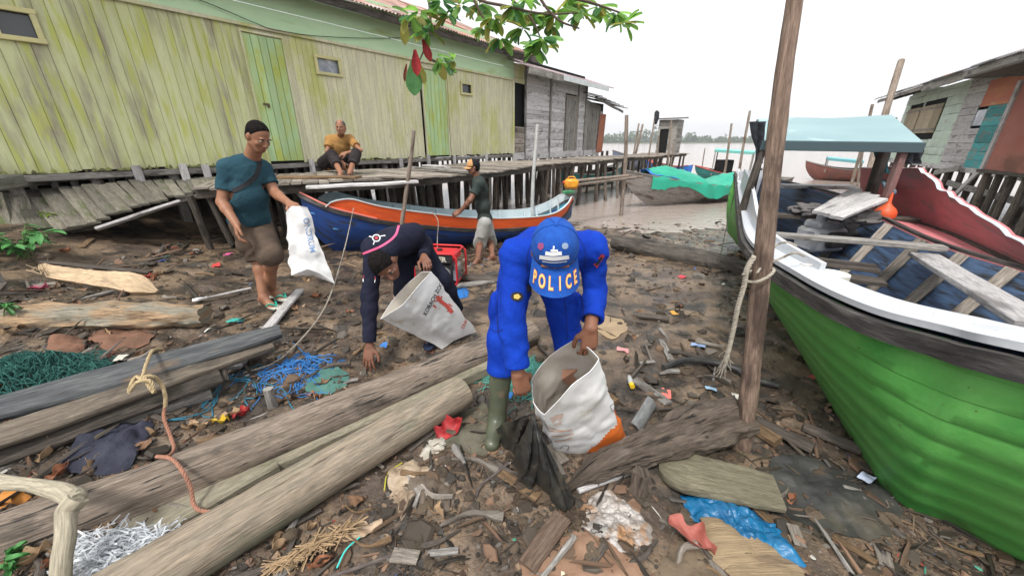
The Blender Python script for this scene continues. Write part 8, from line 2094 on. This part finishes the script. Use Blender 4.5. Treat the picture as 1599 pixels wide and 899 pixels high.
hair(TB, oB, RB_, 1.02, hairg, h=.006, line=.07, grow=.003, bald=.9)
och = cloth('ochre_tee', (.36, .20, .07), (.30, .155, .05)); lo, hi = bounds(J, .2); F = Field(lo, hi, .0075); torso(F, J, .014, .95, k=.06)
for s in 'LR': F.ell(J['sh' + s], np.ones(3) * .064, None, .04); e, d = limb(F, J['sh' + s], J['el' + s], J['wr' + s], (.056, .056, .04), .012, k=.03, upto=.62); F.cut(e, d, .08)
F.folds(.008, 9, 91); F.build('shirt', och, TB)
F = Field(lo, hi, .0075); torso(F, J, .016, .95, parts=('pelvis',), k=.05)
for s in 'LR': e, d = limb(F, J['hip' + s], J['kn' + s], J['an' + s], (.085, .07, .062), .014, k=.03, upto=1.62); F.cut(e, d, .12)
F.folds(.009, 9, 93); F.build('trousers', cloth('black_brown_cotton', (.022, .018, .02), (.035, .03, .03)), TB)
for s in 'LR': flipflop(TB, J['an' + s], J['toe' + s], mat('black_sandal', (.02, .02, .02), rough=.7), mat('black_sandal_strap', (.02, .02, .02), rough=.7))
# ================================================================== SACKS, GENERATOR, BLACK RAG
woven = mat('white_woven_plastic', (.80, .80, .80), (.70, .70, .69), coord='obj', rough=.55, scale=5, bump=.18, bscale=170, c3=(.46, .40, .31), c3t=.66, c3scale=5, spec=.35)
woven_in = mat('beige_woven_lining', (.55, .50, .43), (.64, .60, .54), coord='obj', rough=.7, scale=4, bump=.2, bscale=150)
orangep = mat('orange_sack_print', (.72, .17, .03), rough=.6)
def sack(name, label, mouth, end, m_list, nv=40, nu=72, bulge=.03, fold=.010, seed=1, mi_fn=None, rimw=.02):
    lin = lambda pts: np.stack([np.interp(np.linspace(0, len(pts), nu + 1), range(len(pts) + 1), np.array(list(pts) + [pts[0]])[:, k]) for k in range(3)], 1)
    M = spl(list(mouth) + [mouth[0]], nu + 1) * .35 + lin(mouth) * .65; E = spl(list(end) + [end[0]], nu + 1) * .25 + lin(end) * .75; cm, ce = M[:-1].mean(0), E[:-1].mean(0)
    P = np.zeros((nu + 1, nv, 3))
    for j in range(nv):
        v = j / (nv - 1); r = M * (1 - v) + E * v; c = cm * (1 - v) + ce * v; out = r - c; out /= np.linalg.norm(out, axis=1, keepdims=True) + 1e-6
        f = crumple(r, 6, seed) * 1.5
        P[:, j] = r + out * (bulge * math.sin(v * math.pi) ** .7 + fold * f[:, None] * min(1, v * 3 + .25) * min(1, (1 - v) * 4 + .15))
    P[-1] = P[0]
    t = thing(name, label, 'sack', ce)
    for o_, mm, th in ((0, m_list[0], 0), ):
        mb = MB(); F, U, MI = [], [], []
        for i in range(nu):
            for j in range(nv - 1):
                F.append([i * nv + j, (i + 1) * nv + j, (i + 1) * nv + j + 1, i * nv + j + 1]); U.append([(i / nu, j / nv)] * 4); MI.append(mi_fn(i / nu, j / (nv - 1)) if mi_fn else 0)
        mb.add(P.reshape(-1, 3), F, U, MI, .5); c_i = mb.n
        mb.add([ce] + [tuple(p) for p in P[:, -1]], [[0, i + 1, i + 2] for i in range(nu)], None, 0, .5)
        o = mb.build('outside', m_list[:2], t)
    Q = P.copy(); cen = (Q[:-1].mean(0, keepdims=True)); dd = Q - cen; nn = np.linalg.norm(dd, axis=2, keepdims=True) + 1e-6; Q = Q - dd / nn * np.minimum(.004, nn * .5)
    mb = MB(); mb.grid(Q[:, :nv - 1], flip=True); li = mb.build('lining', m_list[2], t)
    mb = MB(); mb.tube(P[:, 0], .002, 5, caps=False); mb.build('rim', m_list[0], t)
    return t, o, li, P
mouthE = [PY(921, 544, 1.38), PY(936, 560, 1.35), PY(922, 580, 1.31), PY(893, 602, 1.28), PY(850, 648, 1.29), PY(833, 628, 1.36), PY(830, 592, 1.46), PY(858, 556, 1.50), PY(898, 530, 1.46)]
endE = [PG(979, 683, .03), PG(972, 694, .03), PG(935, 704, .03), PG(905, 709, .03), PG(870, 706, .03), PG(862, 694, .05), PG(880, 672, .04), PG(925, 655, .04), PG(965, 664, .04)]
def orangecorner(u, v): return 1 if v > .52 + (u * 1.6 if u < .5 else (1 - u) * 2.2) else 0
t1s, so, li, PE = sack('white_sack', 'white woven sack with an orange corner held open by the man in blue', mouthE, endE, [woven, orangep, woven_in], bulge=.012, fold=.020, seed=4, mi_fn=orangecorner)
bv = bvh_of(so); faint = mat('faint_orange_print', (.66, .40, .28), rough=.6); gryp = mat('grey_print', (.25, .25, .27), rough=.6)
decal('print_patch', [[(858, 652), (872, 646), (880, 645), (876, 662), (866, 664)]], bv, mat('faded_peach_print', (.64, .50, .43), rough=.6), t1s, .002)
for k, (x0, y0, x1, y1) in enumerate(((856, 666, 890, 672), (858, 672, 893, 670), (862, 680, 896, 676), (866, 688, 894, 682))): decal('print_line', ribbon([(x0, y0), ((x0 + x1) / 2, (y0 + y1) / 2 + 2), (x1, y1)], 1.3), bv, faint, t1s, .002)
decal('print_mark', ribbon([(874, 700), (880, 695), (888, 696), (886, 702)], 1.4), bv, gryp, t1s, .002); decal('print_mark', ribbon([(952, 634), (958, 630), (962, 638), (957, 642), (953, 635)], 1.2), bv, gryp, t1s, .002)
bv = bvh_of(li); decal('inner_patch', [[(878, 576), (902, 575), (899, 594), (886, 601), (876, 592)]], bv, mat('peach_patch', (.62, .33, .22), rough=.7), t1s, .004)

mouthD = [PY(674, 424, 2.52), PY(652, 448, 2.42), PY(629, 476, 2.34), PY(612, 487, 2.35), PY(594, 498, 2.42), PY(612, 470, 2.56), PY(634, 445, 2.62), PY(658, 425, 2.58)]
endD = [PG(744, 518, .06), PG(727, 524, .05), PG(709, 532, .04), PG(700, 538, .02), PG(690, 545, .01), PG(698, 530, .03), PG(716, 520, .06), PG(734, 514, .08)]
t2s, so2, li2, PD = sack('white_sack', 'white woven sack with dark lettering and red print held by the man in black', mouthD, endD, [woven, woven, woven_in], bulge=.004, fold=.014, seed=9)
bv = bvh_of(so2); dkp = mat('dark_sack_lettering', (.05, .05, .06), rough=.6); rdp = mat('red_sack_print', (.60, .10, .08), rough=.6)
for (wd_, x, y, a, sc_, m_) in (('KORACH ZOO', 679, 467, -62, 8.6, dkp), ('CRAB', 727, 506, -64, 6.5, rdp)):
    th = math.radians(a)
    decal('lettering', [[(x + sc_ * (u * math.cos(th) + v * math.sin(th)), y + sc_ * (u * math.sin(th) - v * math.cos(th))) for (u, v) in poly] for poly in glyphs(wd_, .02)], bv, m_, t2s, .003)
decal('red_figure', ribbon([(682, 462), (688, 470), (698, 478), (706, 488)], 6) + ribbon([(676, 476), (681, 480)], 2.5) + ribbon([(690, 462), (686, 468)], 2.5) + ribbon([(698, 486), (706, 482)], 2.5) + ribbon([(678, 470), (686, 468)], 2) + ribbon([(700, 474), (706, 478)], 2), bv, rdp, t2s, .003)

mouthA = [PY(480, 324, 3.20), PY(470, 322, 3.15), PY(455, 322, 3.14), PY(446, 332, 3.16), PY(448, 350, 3.24), PY(466, 345, 3.30), PY(482, 334, 3.28)]
endA = [PG(522, 446, .04) + V(0, 0, .03), PY(500, 428, 3.16), PY(480, 426, 3.12), PY(455, 430, 3.14), PY(456, 428, 3.22), PY(485, 428, 3.26), PY(515, 434, 3.24)]
endA = [PY(523, 443, 3.18), PY(500, 427, 3.15), PY(480, 420, 3.12), PY(455, 430, 3.16), PY(456, 428, 3.20), PY(485, 425, 3.24), PY(516, 436, 3.22)]
t3s, so3, li3, PA_ = sack('white_sack', 'empty white sack with blue lettering hanging from the hand of the teal shirted man', mouthA, endA, [woven, woven, woven_in], bulge=.002, fold=.026, seed=15)
bv = bvh_of(so3); blp = mat('blue_sack_print', (.22, .33, .55), rough=.6); th = math.radians(78); x, y, sc_ = 479, 368, 12.5
decal('lettering', [[(x + sc_ * (u * math.cos(th) + v * math.sin(th)), y + sc_ * (u * math.sin(th) - v * math.cos(th))) for (u, v) in poly] for poly in glyphs('ONDRUM', .015)], bv, blp, t3s, .003)

# black plastic rag lifted out of the mud
bp = mat('wet_black_plastic', (.016, .017, .017), (.04, .038, .033), coord='obj', rough=.35, scale=6, bump=.7, bscale=16, c3=(.13, .105, .075), c3t=.60, c3scale=5, spec=.5)
top = PY(832, 648, 1.30); nu, nv = 60, 34; P = np.zeros((nu, nv, 3))
bl_, br_ = PG(800, 735, .05), PG(893, 790, .01); mid_ = PG(850, 790, .02)
bot = spl([PG(806, 688, .16), PG(800, 725, .10), PG(820, 755, .04), PG(855, 775, .02), PG(888, 796, .02), PG(896, 770, .06)], nu)
for i in range(nu):
    for j in range(nv):
        v = j / (nv - 1); p = top * (1 - v) + bot[i] * v; sag = math.sin(v * math.pi) * .03
        side = nrm(V(1, -.2, 0)); nn = V(0, -1, .2); w = (math.sin(i * .33 + 1.5 * math.sin(v * 3)) * .020 + .010 * math.sin(i * .8 + v * 6)) * min(1, v * 2.0)
        P[i, j] = p + nn * (w + sag) + V(0, 0, .01 * math.sin(i * .5) * v) + side * (.012 * math.sin(i * .7 + v * 9) * v)
P += (fbm(P * 16, 3, 7) * .008)[..., None] * V(0, -1, .5)
mb = MB(); mb.grid(P, thick=.003, uvs=(2, 2)); o = mb.build('black_plastic', bp, base=mid_); tag(o, 'torn muddy black plastic pulled from the mud by the man in blue', 'plastic')
wing = spl([PG(768, 678, .03), PG(775, 668, .09), PY(800, 655, 1.36), PY(826, 650, 1.32)], 20); low = spl([PG(776, 690, .01), PG(792, 700, .03), PG(808, 706, .06), PY(828, 668, 1.32)], 20); P = np.zeros((20, 12, 3))
for i in range(20):
    for j in range(12): v = j / 11; P[i, j] = wing[i] * (1 - v) + low[i] * v + V(0, -1, .4) * .014 * math.sin(i * 1.1 + j * .8)
mb = MB(); mb.grid(P, thick=.003); o2 = mb.build('torn_flap', bp, o)
o2.location = tuple(-np.array(o.location)) if False else (0, 0, 0)
# muddy root clump beneath
for k, (px, py, sx, sy, sz, lab) in enumerate(((835, 760, .13, .10, .05, 'dark wet mud and root clump below the black plastic'), (810, 725, .08, .06, .05, 'small brown clump of roots left of the black plastic'), (900, 812, .05, .05, .03, 'dark mud lump right of the short dark plank'))):
    blob('mud_clump', lab, 'mud clump', PG(px, py, .0), (sx, sy, sz), mat('peaty_mud', (.045, .032, .022), (.10, .07, .045), coord='obj', rough=.75, scale=12, bump=1.0, bscale=30), 20 + k, n=44, amp=.45, rf=3.5)

# ---------------------------------------------------------------- generator
G0 = PG(700, 448, .03); gx_ = nrm(V(1, -.16, 0)); gy_ = nrm(V(.16, 1, 0)); RG = np.stack([gx_, gy_, V(0, 0, 1)], 1)
gen = thing('generator', 'portable generator in a red tube frame behind the sack of the man in black', 'generator', G0)
W2, D2, H2 = .52, .40, .42
def gp(x, y, z): return G0 + gx_ * (x + .0) + gy_ * y + V(0, 0, z)
redm = mat('red_tube_paint', (.50, .02, .025), rough=.4, scale=6); x0, x1, y0, y1 = -.42, .12, 0, .40
for yy in (y0, y1):
    c = .05; pts = [gp(x0 + c, yy, 0), gp(x1 - c, yy, 0), gp(x1, yy, c), gp(x1, yy, H2 - c), gp(x1 - c, yy, H2), gp(x0 + c, yy, H2), gp(x0, yy, H2 - c), gp(x0, yy, c), gp(x0 + c, yy, 0)]
    mb = MB(); mb.tube(np.array(pts), .013, 10, up=gy_, caps=False); mb.build('frame_tube', redm, gen)
for (x, z) in ((x0 + .06, 0), (x1 - .06, 0), (x0 + .03, H2 - .012), (x1 - .03, H2 - .012)):
    mb = MB(); mb.tube([gp(x, y0, z), gp(x, y1, z)], .012, 10, up=(0, 0, 1)); mb.build('frame_tube', redm, gen)
blkp = mat('black_engine_paint', (.02, .02, .022), (.035, .035, .035), rough=.4, scale=8); steel = mat('dull_steel', (.35, .35, .34), rough=.4, metal=.6)
mb = MB(); mb.box(gp(-.15, .2, .345), (.46, .34, .12), RG, bev=.035); tank = mb.build('fuel_tank', redm, gen)
mb = MB(); mb.box(gp(-.15, .012, .352), (.44, .02, .10), RG, bev=.006); pl = mb.build('name_panel', blkp, tank)
mb = MB(); mb.box(gp(-.28, .2, .15), (.2, .28, .24), RG, bev=.03); mb.build('alternator', blkp, gen)
mb = MB(); mb.box(gp(-.06, .2, .15), (.2, .3, .25), RG, bev=.03); eb = mb.build('engine', blkp, gen)
mb = MB(); mb.tube([gp(-.06, .03, .16), gp(-.06, .06, .16)], .085, 22, up=(0, 0, 1)); mb.build('recoil_cover', steel, eb)
mb = MB(); mb.box(gp(-.27, .04, .24), (.16, .03, .09), RG, bev=.01); mb.build('control_panel', mat('grey_panel', (.3, .3, .3), rough=.5), gen)
mb = MB(); mb.tube([gp(.04, .12, .20), gp(.04, .3, .20)], .05, 16, up=(0, 0, 1)); mb.build('muffler', steel, gen)
for k in range(4): mb = MB(); mb.box(gp(.05, .10 + .05 * k, .12), (.10, .012, .14), RG, bev=.003); mb.build('cooling_fin', steel, eb)
mb = MB(); mb.tube([gp(-.15, .2, .40), gp(-.15, .2, .425)], .035, 16, up=(1, 0, 0)); mb.build('fuel_cap', blkp, tank)
# lettering on the panel front
mb = MB(); sc_ = .085
for poly in glyphs('TIGER', .03): mb.add([gp(-.12 + u * sc_, -.0005, .352 - .03 + v * sc_) for (u, v) in poly], [list(range(len(poly)))])
mb.build('lettering', mat('cream_lettering', (.62, .58, .48), rough=.6), pl, smooth=False)
# ================================================================== AIR
mb = MB(); mb.box(V(0, 540, 22), (2400, 1400, 52), None, bev=.01)
hz = mb.build('haze', None and [] or mat('haze_air', (1, 1, 1)), smooth=False); tag(hz, 'thin bright river haze', kind='stuff')
hm = MATS['haze_air']; hn_ = hm.node_tree
for n in list(hn_.nodes):
    if n.type != 'OUTPUT_MATERIAL': hn_.nodes.remove(n)
pv = hn_.nodes.new('ShaderNodeVolumePrincipled'); pv.inputs['Color'].default_value = (.93, .95, .97, 1); pv.inputs['Density'].default_value = .0006; pv.inputs['Anisotropy'].default_value = .2
hn_.links.new(pv.outputs[0], [n for n in hn_.nodes if n.type == 'OUTPUT_MATERIAL'][0].inputs['Volume'])
